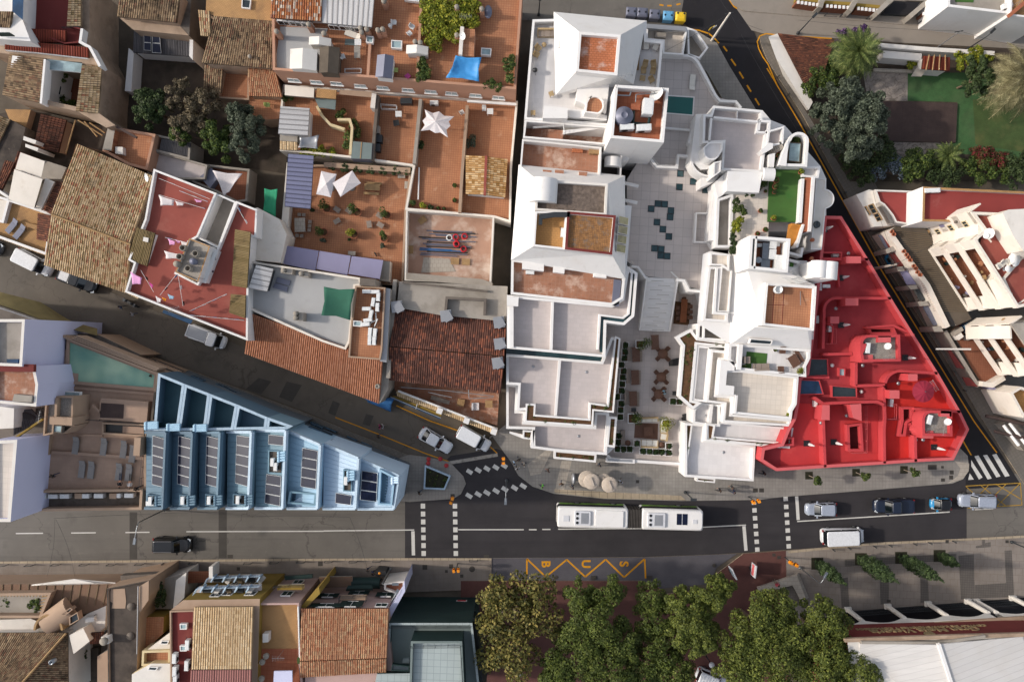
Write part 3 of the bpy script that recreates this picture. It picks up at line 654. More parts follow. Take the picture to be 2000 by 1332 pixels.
flat(W, Q('808 664 1226 690 1186 1116 770 1080'), 14.5, 13.3, 0, .3, 'white', 'm9', 'tower', 'tower_roof')
t = MB().lathe(P(866, 925, 13.4), Q('.98 0 1.0 1.0 .9 1.15 .38 1.25 .38 1.3 .33 1.3 .3 1.25 0 1.26'), 32); t.obj('water_tank', 'mk', W)
ac(W, 1050, 860, 13.4, 85, 1.7, 1.1, 1.4); ac(W, 890, 1010, 13.4, 3, 1.5, .6, 1.0); ac(W, 1020, 1015, 13.4, 3, 1.6, .7, 1.0)
MB().path([P(950, 870, 13.6), P(945, 965, 13.6), P(1065, 975, 13.6), P(1075, 920, 13.6)], .16, 10).obj('duct', 'mh', W)
MB().path([P(815, 745, 14.2), P(920, 750, 14.2), P(930, 720, 14.2)], .08, 8).path([P(965, 800, 14), P(970, 740, 14), P(1140, 730, 14)], .06, 8).obj('pipes', 'steel', W)
dish(W, 1130, 770, 13.4, .85, 150); blk(W, 'plinth', Q('930 810 1003 815 1000 865 928 860'), 13.6, 13.3, 'm9'); aerial(W, 815, 690, 14.4, 2.6, 30); aerial(W, 850, 640, 13, 2, 10)
flat(W, Q('102 938 745 988 735 1132 85 1078'), 9.4, 6.6, 0, .2, 'white', 'mm')
frus(W, 'stair_wall', Q('395 1055 735 1075 750 985 395 1030'), 6.6, Q('395 1052 735 1000 752 985 398 1020'), 8.8, 'white')
stairs(W, (400, 1065, 8.6), (150, 1045, 6.8), 1.3, 10, 'mm'); rail(W, [(165, 1010), (395, 992)], 8.6); rail(W, [(480, 978), (735, 955)], 9); rail(W, [(400, 985), (405, 1060)], 8.6)
flat(W, Q('80 1088 700 1150 688 1420 52 1420'), 8.6, 7.2, 0, .2, 'white', 'mm')
blk(W, 'vent_box', Q('470 1130 555 1135 553 1195 468 1190'), 7.5, 7.2, 'ns'); blk(W, 'hatch', Q('605 1150 685 1155 680 1205 603 1200'), 7.9, 7.2, 'mp')
flat(W, Q('690 1190 862 1210 850 1420 682 1400'), 7.2, 4.5, 0, .2, 'white', 'mf'); vault(W, (790, 1235, 7.0), (785, 1310, 7.0), 1.0)
blk(W, 'bulkhead', Q('735 1130 975 1165 905 1255 862 1265 860 1208 700 1190'), 6.6, 0, 'white')
flat(W, Q('1050 195 1372 215 1340 432 1178 422 1180 325 1048 312'), 5.6, 4.4, 0, .2, 'white', 'mz')
blk(W, 'ledge', Q('1120 250 1205 258 1203 298 1117 292'), 4.9, 4.3, 'concrete'); wl(W, 'vent_grille', [(1050, 205), (1360, 228)], 5.9, 5.5, .5, 'ms')
flat(W, Q('1370 215 1440 240 1535 375 1465 462 1375 430'), 4.9, 3.2, 0, .2, 'white', 'concrete')
tile(2, 0)
CY = tag(MB().prism(pp(Q('1150 420 1400 425 1462 470 1540 620 1600 760 1750 800 1800 900 1560 1400 1580 2600 1480 2265 1370 2235 1290 2180 1060 2160 900 2040 900 1400 1150 1000'), 4), 0, 4, 1, 0).obj('courtyard', ['kn', 'white']), kind='structure')
pw = bld('parapet_wall', 'low white wall with a bend running along the street edge of the pool terrace', [(1180, 430), (1400, 435), (1590, 740)], 5, 'wall')
wl(pw, 'wall', Q('1178 430 1385 437 1420 452 1452 485 1530 630 1590 745 1625 790 1750 795 1790 845'), 4.9, 0, .3, 'white')
pl = bld('swimming_pool', 'small rectangular swimming pool of dark green water in the white terrace', Q('1205 745 1425 760 1415 905 1205 890'), 4, 'pool')
m = MB(); pts = pp(Q('1200 743 1427 758 1417 908 1193 890'), 4.02); ins = m.ring(pts, .14, 3.99, 4.05, 4.0, 0); m.obj('rim', 'white', pl); MB().prism(ins, 3.9, 4.025).obj('water', 'pool_water', pl)
bw = bld('balustrade_wall', 'white angular balustrade across the upper courtyard below the white tower', [(985, 1180), (1390, 1215)], 5, 'wall')
wl(bw, 'wall', Q('975 1185 1060 1210 1130 1302 1290 1310 1300 1215 1390 1222'), 5.0, 3.9, .28, 'white'); rail(bw, Q('975 1172 1068 1198 1140 1290 1282 1300 1292 1208'), 5.0, .25, n=1)
wl(bw, 'step_kerb', [(1195, 1000), (1415, 1020)], 4.35, 4, .25, 'white')
full()
for i, (x, y) in enumerate(Q('1328.5 340 1353.5 355.5 1326.5 366 1377.5 372 1284.8 398.5 1297.8 399.5 1271.5 408.5 1310 412 1308.5 424.5 1282.8 434.5 1294.3 448.3 1306 462.5 1278 485.5 1291 487 1290 499.5 1302.6 500.6')):
 o = new('pavement_light', 'square dark teal glass light set flush in the pale courtyard paving', 'skylight', P(x, y, 4.0), 'glass lights of the courtyard')
 c = P(x, y, 3.9); MB().box(c, (.8, .8, .135), R(-3)).obj('frame', 'mi', o); MB().box(c, (.66, .66, .14), R(-3)).obj('pane', 'nh', o)
tile(2, 1)
st = bld('staircase', 'broad white staircase descending from the upper courtyard to the dining terrace', Q('1055 830 1285 845 1210 1250 1005 1210'), 2, 'staircase')
A, B = P(1170, 838, 4.2), P(1108, 1255, .3)
d = (B - A); d.z = 0; ln = d.length; d.normalize(); s = Vc((-d.y, d.x, 0)); m = MB(); N = 12
for i in range(N):
 p = A + d * ln * (i + .5) / N; z = 4.05 - (i + 1) * .155 * 1.9
 m.box((p.x, p.y, 0.1), (ln / N, 3.55, z), math.atan2(d.y, d.x))
 m.box(Vc((p.x, p.y, .12)) + s * (.45 if i % 2 else -.45) + d * .12, (.05, 1.5, z), math.atan2(d.y, d.x), 0, 1)
m.obj('steps', ['white', 'concrete'], st)
for sg in (-1, 1):
 a = A + s * sg * 1.86; b = B + s * sg * 1.86
 mb = MB(); q = [a + Vc((0, 0, .7)), b + Vc((0, 0, .6))]; w2 = s * .09
 vs = [a - w2, b - w2, b + w2, a + w2]
 lo = [Vc((p.x, p.y, .08)) for p in vs]; hi = [Vc((vs[0].x, vs[0].y, 4.75)), Vc((vs[1].x, vs[1].y, .95)), Vc((vs[2].x, vs[2].y, .95)), Vc((vs[3].x, vs[3].y, 4.75))]
 mb.hull4(lo, hi).obj('side_wall', 'white', st)
bw2 = bld('balustrade_wall', 'white zigzag balustrade beside the broad white staircase above the dining terrace', [(1285, 850), (1460, 940)], 5, 'wall')
wl(bw2, 'wall', Q('1285 855 1345 862 1385 938 1470 945'), 5.0, 0, .28, 'white'); rail(bw2, Q('1290 846 1352 852 1392 925 1470 932'), 5.0, .25, n=1); rail(bw2, [(1235, 795), (1285, 845)], 4.0, .9)
bw3 = bld('balustrade_wall', 'short white slanted balustrade between the white building corner and the staircase head', [(940, 745), (1050, 840)], 5, 'wall')
wl(bw3, 'wall', Q('935 748 985 755 1045 838 1055 835'), 5.0, 0, .25, 'white')
surf('k1', 'b9afaa', rough=.8, var=.05, vs=.5, grid=(.8, .8, '9d948f', .015, 0), rot=3, stain=('a79e99', .4, .55, .5)); full(); slab('dining_terrace', Q('1185 520 1400 520 1400 800 1345 915 1190 893 1180 800'), 'k1', .17, 'white'); tile(2, 1)
W2 = bld('white_building', 'white building with flared roof slopes around lichen stained orange and grey roof decks', Q('30 0 885 40 885 850 0 700'), 9, 'building', 'white buildings round the tiled courtyard')
frus(W2, 'wall', Q('52 -45 884 42 878 270 936 278 888 852 -8 700'), 0, Q('52 -45 884 42 878 270 936 278 888 852 -8 700'), 8.0, 'white')
frus(W2, 'roof', Q('52 -45 882 42 886 850 -8 700'), 8.02, Q('190 70 748 105 778 652 165 592'), 11.6, 'white')
flat(W2, Q('188 68 750 104 738 352 180 312'), 12.6, 12.0, 11.4, .25, 'ma', 'qb', 'parapet', 'roof_deck')
flat(W2, Q('432 320 812 352 782 660 412 618'), 13.0, 12.6, 11.4, .28, 'white', 'k6', 'parapet', 'roof_deck', 'mj')
flat(W2, Q('182 318 434 322 412 620 164 592'), 12.8, 11.75, 11.0, .22, 'white', 'kw', 'parapet', 'sunken_deck')
vault(W2, (252, 72, 12.1), (240, 255, 12.1), 1.55); ac(W2, 392, 490, 11.8, 85, 1.0, .35, .6)
wl(W2, 'gutter', [(225, 360), (330, 345), (455, 345)], 13.0, 12.7, .55, 'mc'); wl(W2, 'gutter', [(225, 345), (222, 425)], 12.9, 12.7, .4, 'mc')
for q in (Q('836 356 912 374 905 432 831 415'), Q('831 428 906 446 899 504 825 488'), Q('824 502 898 518 892 578 818 562'), Q('817 574 891 590 884 650 811 634')):
 zz = (9.2, 8.7); cc = [P(q[0][0], q[0][1], 10.6), P(q[1][0], q[1][1], 8.75), P(q[2][0], q[2][1], 8.75), P(q[3][0], q[3][1], 10.6)]
 o = MB().hull4([p - Vc((0, 0, .9)) for p in cc], [p + Vc((0, 0, .12)) for p in cc]).obj('skylight', 'white', W2)
 ce = sum(cc, Vc()) / 4; MB().hull4([ce + (p - ce) * .93 for p in cc], [ce + (p - ce) * .93 + Vc((0, 0, .16)) for p in cc]).obj('pane', 'k3', o)
for q in (Q('520 10 590 15 580 62 520 55'), Q('335 -5 405 0 403 45 333 40'), Q('240 -5 310 0 308 38 240 32')):
 blk(W2, 'dormer', q, 9.3, 7.5, 'white', 'mm')
for q in (Q('80 700 250 720 248 788 80 768'), Q('325 735 415 745 408 806 322 795'), Q('415 745 650 768 645 790 412 770'), Q('645 768 740 780 738 842 640 830')):
 blk(W2, 'dormer', q, 8.2, 6.5, 'white')
flat(W2, Q('-6 690 888 800 870 1000 780 1055 -10 968'), 7.6, 6.9, 0, .3, 'white', 'mm')
ac(W2, 140, 800, 6.9, -3, 1.0, .4, .6); blk(W2, 'corrugated_canopy', Q('798 850 855 858 835 1062 780 1055'), 7.4, 6.8, 'mk')
aerial(W2, 905, 760, 8.5, 1.5, 60)
MB().path([P(988, 125, 6.0), P(880, 100, 6.0)], .22, 8).path([P(978, 255, 6.2), P(880, 235, 6.2)], .22, 8).obj('waterspout', 'white', W2)
W3 = bld('white_building', 'long white building stepping down to the main road in four terraces edged with planted boxes', Q('0 985 955 985 640 2000 0 1900'), 5, 'building', 'white buildings round the tiled courtyard')
t1 = Q('-40 972 780 1050 860 1000 900 745 982 800 955 1140 878 1208 738 1190 730 1460 -40 1390')
flat(W3, t1, 7.4, 6.3, 0, .3, 'white', 'm8')
wl(W3, 'wall', [(-5, 985), (-5, 1385)], 7.6, 6, .5, 'white'); wl(W3, 'wall', [(318, 1012), (306, 1415)], 7.3, 6.2, .3, 'white')
wl(W3, 'channel_wall', Q('898 775 938 800 912 1118 868 1152 688 1130 672 1400'), 7.3, 6.2, .22, 'white')
m = MB(); wallm(m, Q('935 790 962 815 935 1125 880 1180 712 1160 700 1420'), 6.9, 6.3, .45); m.obj('glass_channel', 'nh', W3)
blk(W3, 'ledge', Q('-40 985 52 990 48 1062 -40 1058'), 7.7, 6.2, 'white')
tile(2, 2)
blk(W3, 'glass_strip', Q('-45 45 725 95 705 175 -45 115'), 4.45, 0, 'white', 'nh')
flat(W3, Q('-45 100 700 160 722 105 775 -30 800 -30 830 5 790 556 640 540 635 660 105 630 110 540 38 545 48 345 -45 340'), 5.4, 4.5, 0, .3, 'white', 'm8')
wl(W3, 'wall', [(375, 135), (340, 590)], 5.3, 4.4, .3, 'white')
PLANT = []
def pln(root, pts, z, t=.28, rim='white'):
 m = MB(); ins = m.ring(pp(pts, z), t, z - 1.2, z, z - .25); m.obj('planter', rim, root)
 MB().prism(ins, z - .6, z - .12).obj('soil', 'soil', root); PLANT.append((root, ins, z - .12))
pln(W3, Q('805 -40 848 -20 795 560 640 545 632 668 100 632 108 490 185 492 180 575 600 608 605 480 745 500'), 5.6, .2)
flat(W3, Q('-45 335 48 345 38 545 108 548 100 632 640 668 650 555 760 560 740 890 660 885 330 860 145 835 160 690 -45 685'), 3.7, 2.8, 0, .3, 'white', 'm8')
wl(W3, 'wall', [(170, 695), (175, 820)], 3.7, 2.8, .25, 'white')
pln(W3, Q('758 590 822 595 803 832 738 825'), 3.8, .25); pln(W3, Q('328 850 662 880 655 948 326 918'), 3.2, .25); pln(W3, Q('85 695 165 700 152 770 82 762'), 3.6, .2)
blk(W3, 'bay', [(735, 830), (800, 832), (740, 890)], 3.0, 0, 'white'); blk(W3, 'canopy', Q('-20 705 85 730 82 760 -20 720'), 3.0, 2.7, 'nu', 'white')
for u, v in ((165, 200), (582, 242)): MB().lathe(P(u, v, 4.52), Q('.18 0 .18 .03 .1 .05 0 .04'), 12).obj('drain', 'ms', W3)
MB().lathe(P(520, 742, 2.82), Q('.18 0 .18 .03 .1 .05 0 .04'), 12).obj('drain', 'ms', W3)
view(1290, 190, 5.714)
W4 = bld('white_building', 'white building with rounded turret, lawn roof terrace and terracotta roof beside the black street', Q('600 100 1900 800 1900 1300 600 1300'), 9, 'building', 'white buildings round the tiled courtyard')
blk(W4, 'wall', Q('400 190 560 190 590 95 1140 148 1232 258 1390 320 1785 770 1850 910 1850 1500 580 1500 600 950 450 910 360 820 410 650 310 500'), 5.5, 0, 'white')
flat(W4, Q('480 190 562 195 592 97 1140 148 1138 255 1230 260 1225 370 1200 385 1165 640 1140 840 680 815 700 505 470 515'), 8.6, 7.7, 0, .26, 'white', 'm8')
wl(W4, 'wall', Q('595 225 1095 275 1095 255 1080 390 1190 395'), 8.6, 7.6, .22, 'white'); wl(W4, 'wall', [(570, 235), (545, 500)], 8.6, 7.6, .22, 'white'); wl(W4, 'wall', [(862, 150), (857, 240)], 8.3, 7.6, .1, 'white'); wl(W4, 'wall', [(1110, 260), (1100, 370)], 8.6, 7.6, .2, 'white')
blk(W4, 'wall', Q('400 195 478 190 470 520 690 505 600 700 560 800 450 810 375 740 330 730'), 7.0, 0, 'white')
tp = [(698, 503), (690, 600)] + arc(575, 610, 92, -25, -180, 12) + [(480, 560), (545, 500)]
flat(W4, tp, 9.6, 9.3, 5, .16, 'white', 'mv', 'turret', 'turret_roof')
m = MB(); wallm(m, arc(545, 680, 200, 178, 275, 12), 7.2, 4.5, .2); m.obj('ramp_wall', 'white', W4)
flat(W4, Q('598 725 680 710 672 830 590 890'), 9.4, 9.1, 5, .15, 'white', 'mv', 'bay', 'bay_roof')
blk(W4, 'bay', Q('445 910 590 830 680 840 600 950 450 1010'), 6.4, 0, 'white')
flat(W4, Q('1205 375 1382 322 1370 520 1180 560'), 8.8, 8.0, 0, .2, 'white', 'm8'); blk(W4, 'chimney', Q('1115 600 1210 510 1258 515 1255 570 1150 630'), 9.2, 7, 'white')
stairs(W4, (1210, 625, 7.8), (1360, 530, 8.8), .9, 7, 'concrete')
flat(W4, [(1355, 770), (1410, 520)] + [(1425, 470)] + arc(1545, 490, 112, 165, 0, 12, 100) + [(1635, 780), (1575, 775)], 9.2, 7.6, 0, .3, 'white', 'kd', 'curved_wall', 'roof_court')
blk(W4, 'wall', Q('1320 760 1410 500 1430 490 1405 770'), 9.3, 5, 'white')
sky_(W4, Q('1430 505 1568 515 1550 735 1415 720'), 8.3, .2, 'm3', 'ni', 'pergola')
blk(W4, 'bulkhead', Q('750 825 1140 838 1100 1068 740 1050'), 9.0, 5, 'white'); blk(W4, 'bulkhead', Q('600 960 745 825 745 1060 640 1130'), 7.5, 0, 'white')
vault(W4, (1140, 860, 9.0), (1262, 868, 9.0), .75); blk(W4, 'bulkhead', Q('1208 640 1280 625 1265 785 1205 780'), 8.8, 5, 'white')
flat(W4, Q('1580 770 1785 772 1765 905 1580 890'), 8.0, 7.4, 0, .25, 'white', 'mv')
lw = MB().prism(pp(Q('1240 780 1560 790 1640 905 1600 1340 1500 1395 1195 1390 1215 910 1272 640 1310 640 1300 780'), 7.5), 7.3, 7.5).obj('lawn', 'turf', W4)
MB().prism(pp(Q('815 1080 1100 1065 1230 900 1200 1600 800 1600'), 7.2), 5.4, 7.2).obj('terrace_floor', 'mz', W4)
blk(W4, 'wall', Q('560 1330 600 1000 640 1130 630 1600 540 1600'), 6.6, 0, 'white')
flat(W4, Q('632 1135 815 1075 800 1680 610 1680'), 7.4, 6.4, 5, .3, 'white', 'concrete')
wl(W4, 'wall', [(1590, 910), (1560, 1400)], 8.5, 7.3, .35, 'white'); wl(W4, 'walkway', [(1662, 900), (1620, 1500)], 8.3, 7, .65, 'm9'); wl(W4, 'wall', [(1710, 890), (1665, 1500)], 8.6, 5, .35, 'white')
flat(W4, [(1740, 905), (1852, 912), (1838, 1025)] + arc(1830, 1135, 110, 78, -82, 14) + [(1800, 1700), (1680, 1700)], 7.0, 6.85, 0, .12, 'white', 'ma', 'ledge', 'ledge_top')
view(1320, 420, 6.25)
flat(W4, Q('910 250 1402 290 1366 705 885 655'), 11.6, 9.6, 5.4, .32, 'white', 'm9', 'plant_room', 'plant_room_floor')
wl(W4, 'plant_wall', [(985, 262), (960, 655)], 11.6, 9.6, .18, 'white'); sky_(W4, Q('925 275 972 278 945 635 897 630'), 11.1, .2, 'ml')
ac(W4, 1160, 370, 9.7, 80, 1.0, .8, .9); ac(W4, 1150, 490, 9.7, 85, 1.1, .8, .9); ac(W4, 1030, 375, 9.7, 0, 1, .4, .5); ac(W4, 1240, 600, 9.7, 85, 1.8, 1.1, 1.1); ac(W4, 1210, 360, 9.7, 0, .8, .5, .5)
MB().box(P(1065, 450, 9.7), (.7, 1.8, .9), R(-4)).box(P(1075, 590, 9.7), (1.0, 1.1, .6), R(-4)).obj('ventilator', 'steel', W4)
MB().tube(P(1010, 550, 9.7), P(1010, 550, 10.6), .35, .35, 14).obj('flue', 'steel', W4)
blk(W4, 'wall', Q('760 370 810 300 912 248 880 665 790 690 770 480'), 9.2, 5, 'white')
frus(W4, 'attic', Q('330 480 420 440 660 480 780 560 1640 600 1680 1250 1640 1560 640 1560 620 1550 260 1320'), 0, Q('330 480 420 440 660 480 780 560 1640 600 1680 1250 1640 1560 640 1560 620 1550 260 1320'), 6.4, 'white')
frus(W4, 'roof', Q('680 500 1600 560 1700 870 1680 1520 655 1600'), 6.42, Q('870 660 1370 700 1690 850 1655 1390 1060 1310'), 9.2, 'white')
flat(W4, Q('1100 825 1718 868 1685 1415 1048 1345'), 10.3, 9.7, 6, .28, 'white', 'mn', 'upper_wall', 'terracotta_roof'); rail(W4, [(1700, 880), (1668, 1400)], 10.3, .4, n=2); rail(W4, [(1110, 840), (1072, 1330)], 10.3, .4, n=2)
t = MB().lathe(P(1230, 915, 9.8), Q('.42 0 .46 .8 .4 .82 .38 .5 0 .45'), 20); t.obj('rooftop_cowl', 'md', W4)
for u in (1200, 1320): wl(W4, 'roof_joint', [(u, 900), (u - 25, 1350)], 9.72, 9.6, .06, 'mj')
wl(W4, 'roof_joint', [(1120, 1095), (1330, 1100)], 9.723, 9.6, .06, 'mj'); MB().tube(P(1520, 930, 9.8), P(1522, 1100, 10.2), .04, .04, 6).obj('pole', 'steel', W4)
blk(W4, 'chimney', Q('1680 560 1940 580 1920 795 1670 765'), 12.0, 6, 'white'); vault(W4, (1750, 565, 12.0), (1735, 775, 12.0), .92); vault(W4, (1875, 575, 12.0), (1860, 790, 12.0), .92)
mb = MB()
for i in range(9): a = P(1330 + i * 18, 725 + i * 14, 8.6 + .18 * i); mb.tube(a, a + Vc((1.2, .25, 0)), .06, .06, 5)
mb.obj('ladder', 'md', W4); rail(W4, [(1290, 770), (1400, 830), (1510, 850)], 9, .7, n=2)
blk(W4, 'bench_roof', Q('1395 580 1440 590 1430 660 1380 650'), 8.0, 6.4, 'white', 'turf')
frus(W4, 'stair', Q('1360 280 1480 280 1420 380 1390 385'), 7.0, Q('1408 118 1525 122 1470 300 1350 275'), 7.8, 'nu')
stairs(W4, (1395, 370, 6.9), (1470, 110, 8.0), 1.1, 9, 'nu', 'wooden_stairs'); wl(W4, 'wall', [(1480, 395), (1560, 115)], 8.4, 6.5, .25, 'white'); wl(W4, 'wall', [(1385, 460), (1530, 500), (1550, 400)], 8.2, 6.5, .25, 'white'); wl(W4, 'wall', [(1385, 550), (1505, 580)], 8.2, 6.5, .3, 'white')
MB().lathe(P(1715, 120, 6.9), Q('.42 0 .42 .18 .34 .2 .3 .12 0 .1'), 18).obj('round_skylight', 'ml', W4)
for u, v in ((1655, 310), (1645, 535)): MB().lathe(P(u, v, 6.9), [(.2, 0), (.24, .4), (0, .42)], 12).obj('pot_vent', 'clay', W4)
flat(W4, Q('420 460 660 480 650 680 560 620 420 615'), 7.3, 6.9, 6, .2, 'white', 'mz')
flat(W4, Q('400 630 560 630 515 1180 640 1195 635 1310 330 1290'), 7.0, 6.46, 5, .28, 'white', 'mz'); wl(W4, 'wall', [(505, 650), (470, 1195), (640, 1210)], 7.2, 6.3, .28, 'white')
flat(W4, Q('560 625 690 680 650 1185 510 1175'), 7.1, 6.5, 5, .12, 'white', 'mz')
flat(W4, Q('245 -30 490 -30 450 440 400 340 225 335'), 4.9, 4.1, 4, .15, 'white', 'kn')
view(1320, 620, 6.25)
frus(W4, 'roof_slope', Q('660 330 1650 420 1650 150 960 125'), 6.5, Q('960 120 1610 165 1660 150 980 110'), 9.4, 'white')
sky_(W4, Q('905 258 1175 280 1155 335 882 318'), 7.9, .3, 'ml')
W5 = bld('white_building', 'white stepped building with planted edges and small green rug between dining court and coral house', Q('300 340 1600 400 1400 1250 200 1100'), 5, 'building', 'white buildings round the tiled courtyard')
flat(W5, Q('650 318 790 325 1645 390 1640 500 1590 600 1592 728 765 640 640 520'), 6.9, 6.2, 0, .3, 'white', 'mv')
wl(W5, 'wall', [(795, 330), (770, 640)], 7.2, 6.1, .5, 'white'); lg = MB().prism(pp(Q('865 415 1118 440 1105 562 925 560 920 632 845 625'), 6.24), 6.1, 6.24).obj('turf_rug', 'turf', W5)
flat(W5, Q('620 645 770 640 1500 722 1475 1060 1425 1140 1412 1245 695 1175 705 965 505 945 520 830'), 6.4, 5.6, 0, .28, 'white', 'mz')
blk(W5, 'bulkhead', Q('550 520 720 540 715 650 625 650 612 825 715 840 705 945 515 935'), 6.9, 5, 'white'); wl(W5, 'wall', [(745, 950), (725, 1165)], 6.5, 5.5, .25, 'white')
flat(W5, Q('430 395 720 420 715 525 548 520 505 945 705 965 690 1180 1410 1245 1400 1330 570 1280 590 1060 370 1035'), 5.5, 4.8, 0, .28, 'white', 'mz')
flat(W5, Q('262 340 640 375 650 400 430 395 372 1035 200 1015'), 4.9, 4.1, 0, .26, 'white', 'mv')
wl(W5, 'wall', [(345, 80), (340, 250)], 5.8, 4, .22, 'white'); flat(W5, Q('270 75 620 95 600 290 260 265'), 5.6, 4.6, 0, .25, 'white', 'concrete')
pln(W5, Q('0 240 185 140 270 250 645 300 640 375 262 335 200 1010 320 1040 210 1125 30 965 80 350'), 5.0, .32)
flat(W5, Q('215 1125 320 1040 500 1060 575 1060 555 1280 510 1340 210 1290'), 4.2, 3.4, 0, .25, 'white', 'mv')
wl(W5, 'wall', [(440, 1060), (415, 1300)], 4.4, 3.3, .35, 'white')
tile(2, 2)
flat(W5, Q('1610 500 1655 495 1640 630 2200 680 2170 840 1520 775 1520 640 1610 650'), 4.4, 3.5, 0, .26, 'white', 'mv')
pln(W5, Q('1515 640 1590 655 1575 745 2100 790 2095 835 1510 780'), 4.5, .22)
flat(W5, Q('1350 640 1520 650 1510 775 1902 820 1888 1095 1350 1060'), 3.8, 2.9, 0, .28, 'white', 'mv')
pln(W5, Q('1355 645 1412 650 1370 955 1340 950'), 3.7, .18); pln(W5, Q('1445 1060 1590 1075 1585 1108 1440 1095'), 3.0, .18)
blk(W5, 'bay', Q('1352 955 1372 955 1372 1055 1345 1050'), 3.0, 0, 'white')
for u, v, z in ((1515, 583, 3.42), (1652, 868, 2.92)): MB().lathe(P(u, v, z), Q('.18 0 .18 .03 .1 .05 0 .04'), 12).obj('drain', 'ms', W5)
fw = bld('forecourt_wall', 'long low white wall with a framed letter slot closing the dining terrace from the pavement', [(745, 900), (1340, 960)], 1.6, 'wall')
wl(fw, 'wall', Q('745 895 775 922 905 935 1345 962'), 1.2, 0, .35, 'white'); MB().box(P(843, 930, .9), (3.6, .5, .5), R(-3)).obj('frame', 'white', fw); MB().box(P(843, 930, 1.25), (3.1, .3, .17), R(-3)).obj('slot', 'ms', fw)
F = flat; K = blk
DZ = -1.9; tile(3, 2)
RD = bld('coral_building', 'coral red apartment building of walled roof terraces filling the sharp street corner', [(450, -900), (1570, 690), (65, 1000)], 7, 'building')
out = Q('440 -977 575 -974 785 -637 965 -332 1145 -42 1330 250 1505 550 1572 690 1450 930 1150 945 915 962 450 990 65 1015 -60 935 -45 835 105 800 150 690 200 600 225 470 240 290 300 250 340 -40 385 -450')
F(RD, out, 7.5, 6.1, 0, .35, 'coral', 'qe', 'wall', 'roof', 'nb')
MB().prism(pp(Q('1160 620 1500 555 1560 690 1445 915 1160 930'), 6.15), 5, 6.15).obj('corner_terrace', 'kc', RD)
MB().prism(pp(Q('930 330 1330 275 1490 545 1140 530 920 620'), 6.14), 5, 6.14).obj('parasol_terrace', 'kc', RD)
MB().prism(pp(Q('915 620 1080 620 1140 740 1145 935 915 950'), 6.15), 5, 6.15).obj('stair_terrace', 'kc', RD)
MB().prism(pp(Q('170 480 425 495 440 985 95 985 110 800'), 6.16), 5, 6.16).obj('west_terrace', 'kz', RD); MB().prism(pp(Q('445 495 900 500 908 955 450 985'), 6.165), 5, 6.165).obj('well_terrace', 'kz', RD)
def dw(pts, zt=7.5, t=.32): return wl(RD, 'dividing_wall', pts, zt, 5.8, t, 'coral')
dw([(425, -640), (783, -637)]); dw([(432, 60), (440, -200)] + arc(535, -240, 95, 180, 90, 8) + [(962, -333)]); dw([(432, 105), (660, 100)], 7.3)
dw([(690, 350), (915, 345)] + arc(1030, 350, 115, 180, 90, 8) + [(1325, 252)]); dw([(688, 350), (690, 170)]); dw([(770, -105), (985, -120), (1145, -45)], 7.2, .25)
dw(Q('370 445 430 490 660 478 860 475 905 500'), 7.8); dw([(432, 490), (434, 620), (447, 985)]); dw(Q('905 350 915 600 908 700 912 955')); dw([(1152, 740), (1155, 942)]); dw([(1140, 530), (1503, 552)]); dw([(245, 285), (480, 285)], 7, .3); dw([(190, 470), (170, 760)], 6.5, .25); dw(Q('120 755 195 760 195 810 110 815'), 7, .25)
dw([(540, -595), (560, -420)], 6.9, .2); dw([(435, -690), (575, -690), (572, -610)], 7.3, .2); dw([(425, -165), (510, -110), (500, 20)], 7.0, .2)
for a, b, c, d, z in ((610, -660, 727, -607, 8.6), (605, -333, 706, -276, 8.6), (487, -190, 556, -136, 8.2), (740, 108, 820, 168, 8.9), (1095, 258, 1168, 312, 8.8), (950, 385, 1027, 450, 8.7), (1205, 700, 1292, 760, 8.8), (1350, 545, 1435, 590, 9.3), (860, -40, 960, 12, 9.3)):
 K(RD, 'chimney', [(a, b), (c, b), (c, d), (a, d)], z, 6, 'coral', 'nb')
for q in (Q('425 500 482 500 482 618 415 615'), Q('640 495 728 490 732 625 665 600')):
 frus(RD, 'stair_hood', [(q[0][0] - 60, q[0][1]), q[1], q[2], (q[3][0] - 60, q[3][1] - 10)], 6.1, q, 9.2, 'coral', 'nb')
for pts in ([(722, 100), (722, 20)] + arc(790, 20, 68, 180, 90, 6) + [(1032, -50), (1037, 158), (735, 165)], [(1207, 740), (1205, 620)] + arc(1275, 612, 70, 180, 90, 6) + [(1438, 547), (1442, 745)]):
 F(RD, pts, 9.3, 8.7, 6, .3, 'coral', 'kj', 'stair_tower', 'tower_roof')
frus(RD, 'sloped_shell', Q('1070 680 1130 560 1210 530 1210 740 1140 745'), 6.1, Q('1195 690 1200 600 1230 560 1240 740 1200 740'), 8.6, 'coral')
dish(RD, 915, 45, 8.7, .42, 150); dish(RD, 1380, 630, 8.7, .42, 150); ac(RD, 765, 55, 8.7, 85, 1.2, .5, .6); ac(RD, 1245, 610, 8.7, 75, 1.1, .5, .6); aerial(RD, 905, 130, 8.7, 1.2, 0); aerial(RD, 1330, 690, 8.7, 1.2, 80); aerial(RD, 1235, 680, 8.7, 1, 30)
for u, v, r in ((520, -665, 0), (470, -100, 85), (945, 480, 85), (358, 480, 88), (440, -425, 0)): ac(RD, u, v, 6.1, r, .9, .4, .7)
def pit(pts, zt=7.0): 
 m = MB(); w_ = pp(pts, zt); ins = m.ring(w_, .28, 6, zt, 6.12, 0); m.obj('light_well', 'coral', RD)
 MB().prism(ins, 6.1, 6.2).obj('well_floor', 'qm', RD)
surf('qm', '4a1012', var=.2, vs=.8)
pit(Q('618 655 735 640 748 862 625 862')); pit(Q('1040 515 1140 515 1138 615 1090 640 1075 745 1018 745 1042 620')); pit(Q('775 -110 985 -110 1010 -50 800 -50'), 6.9)
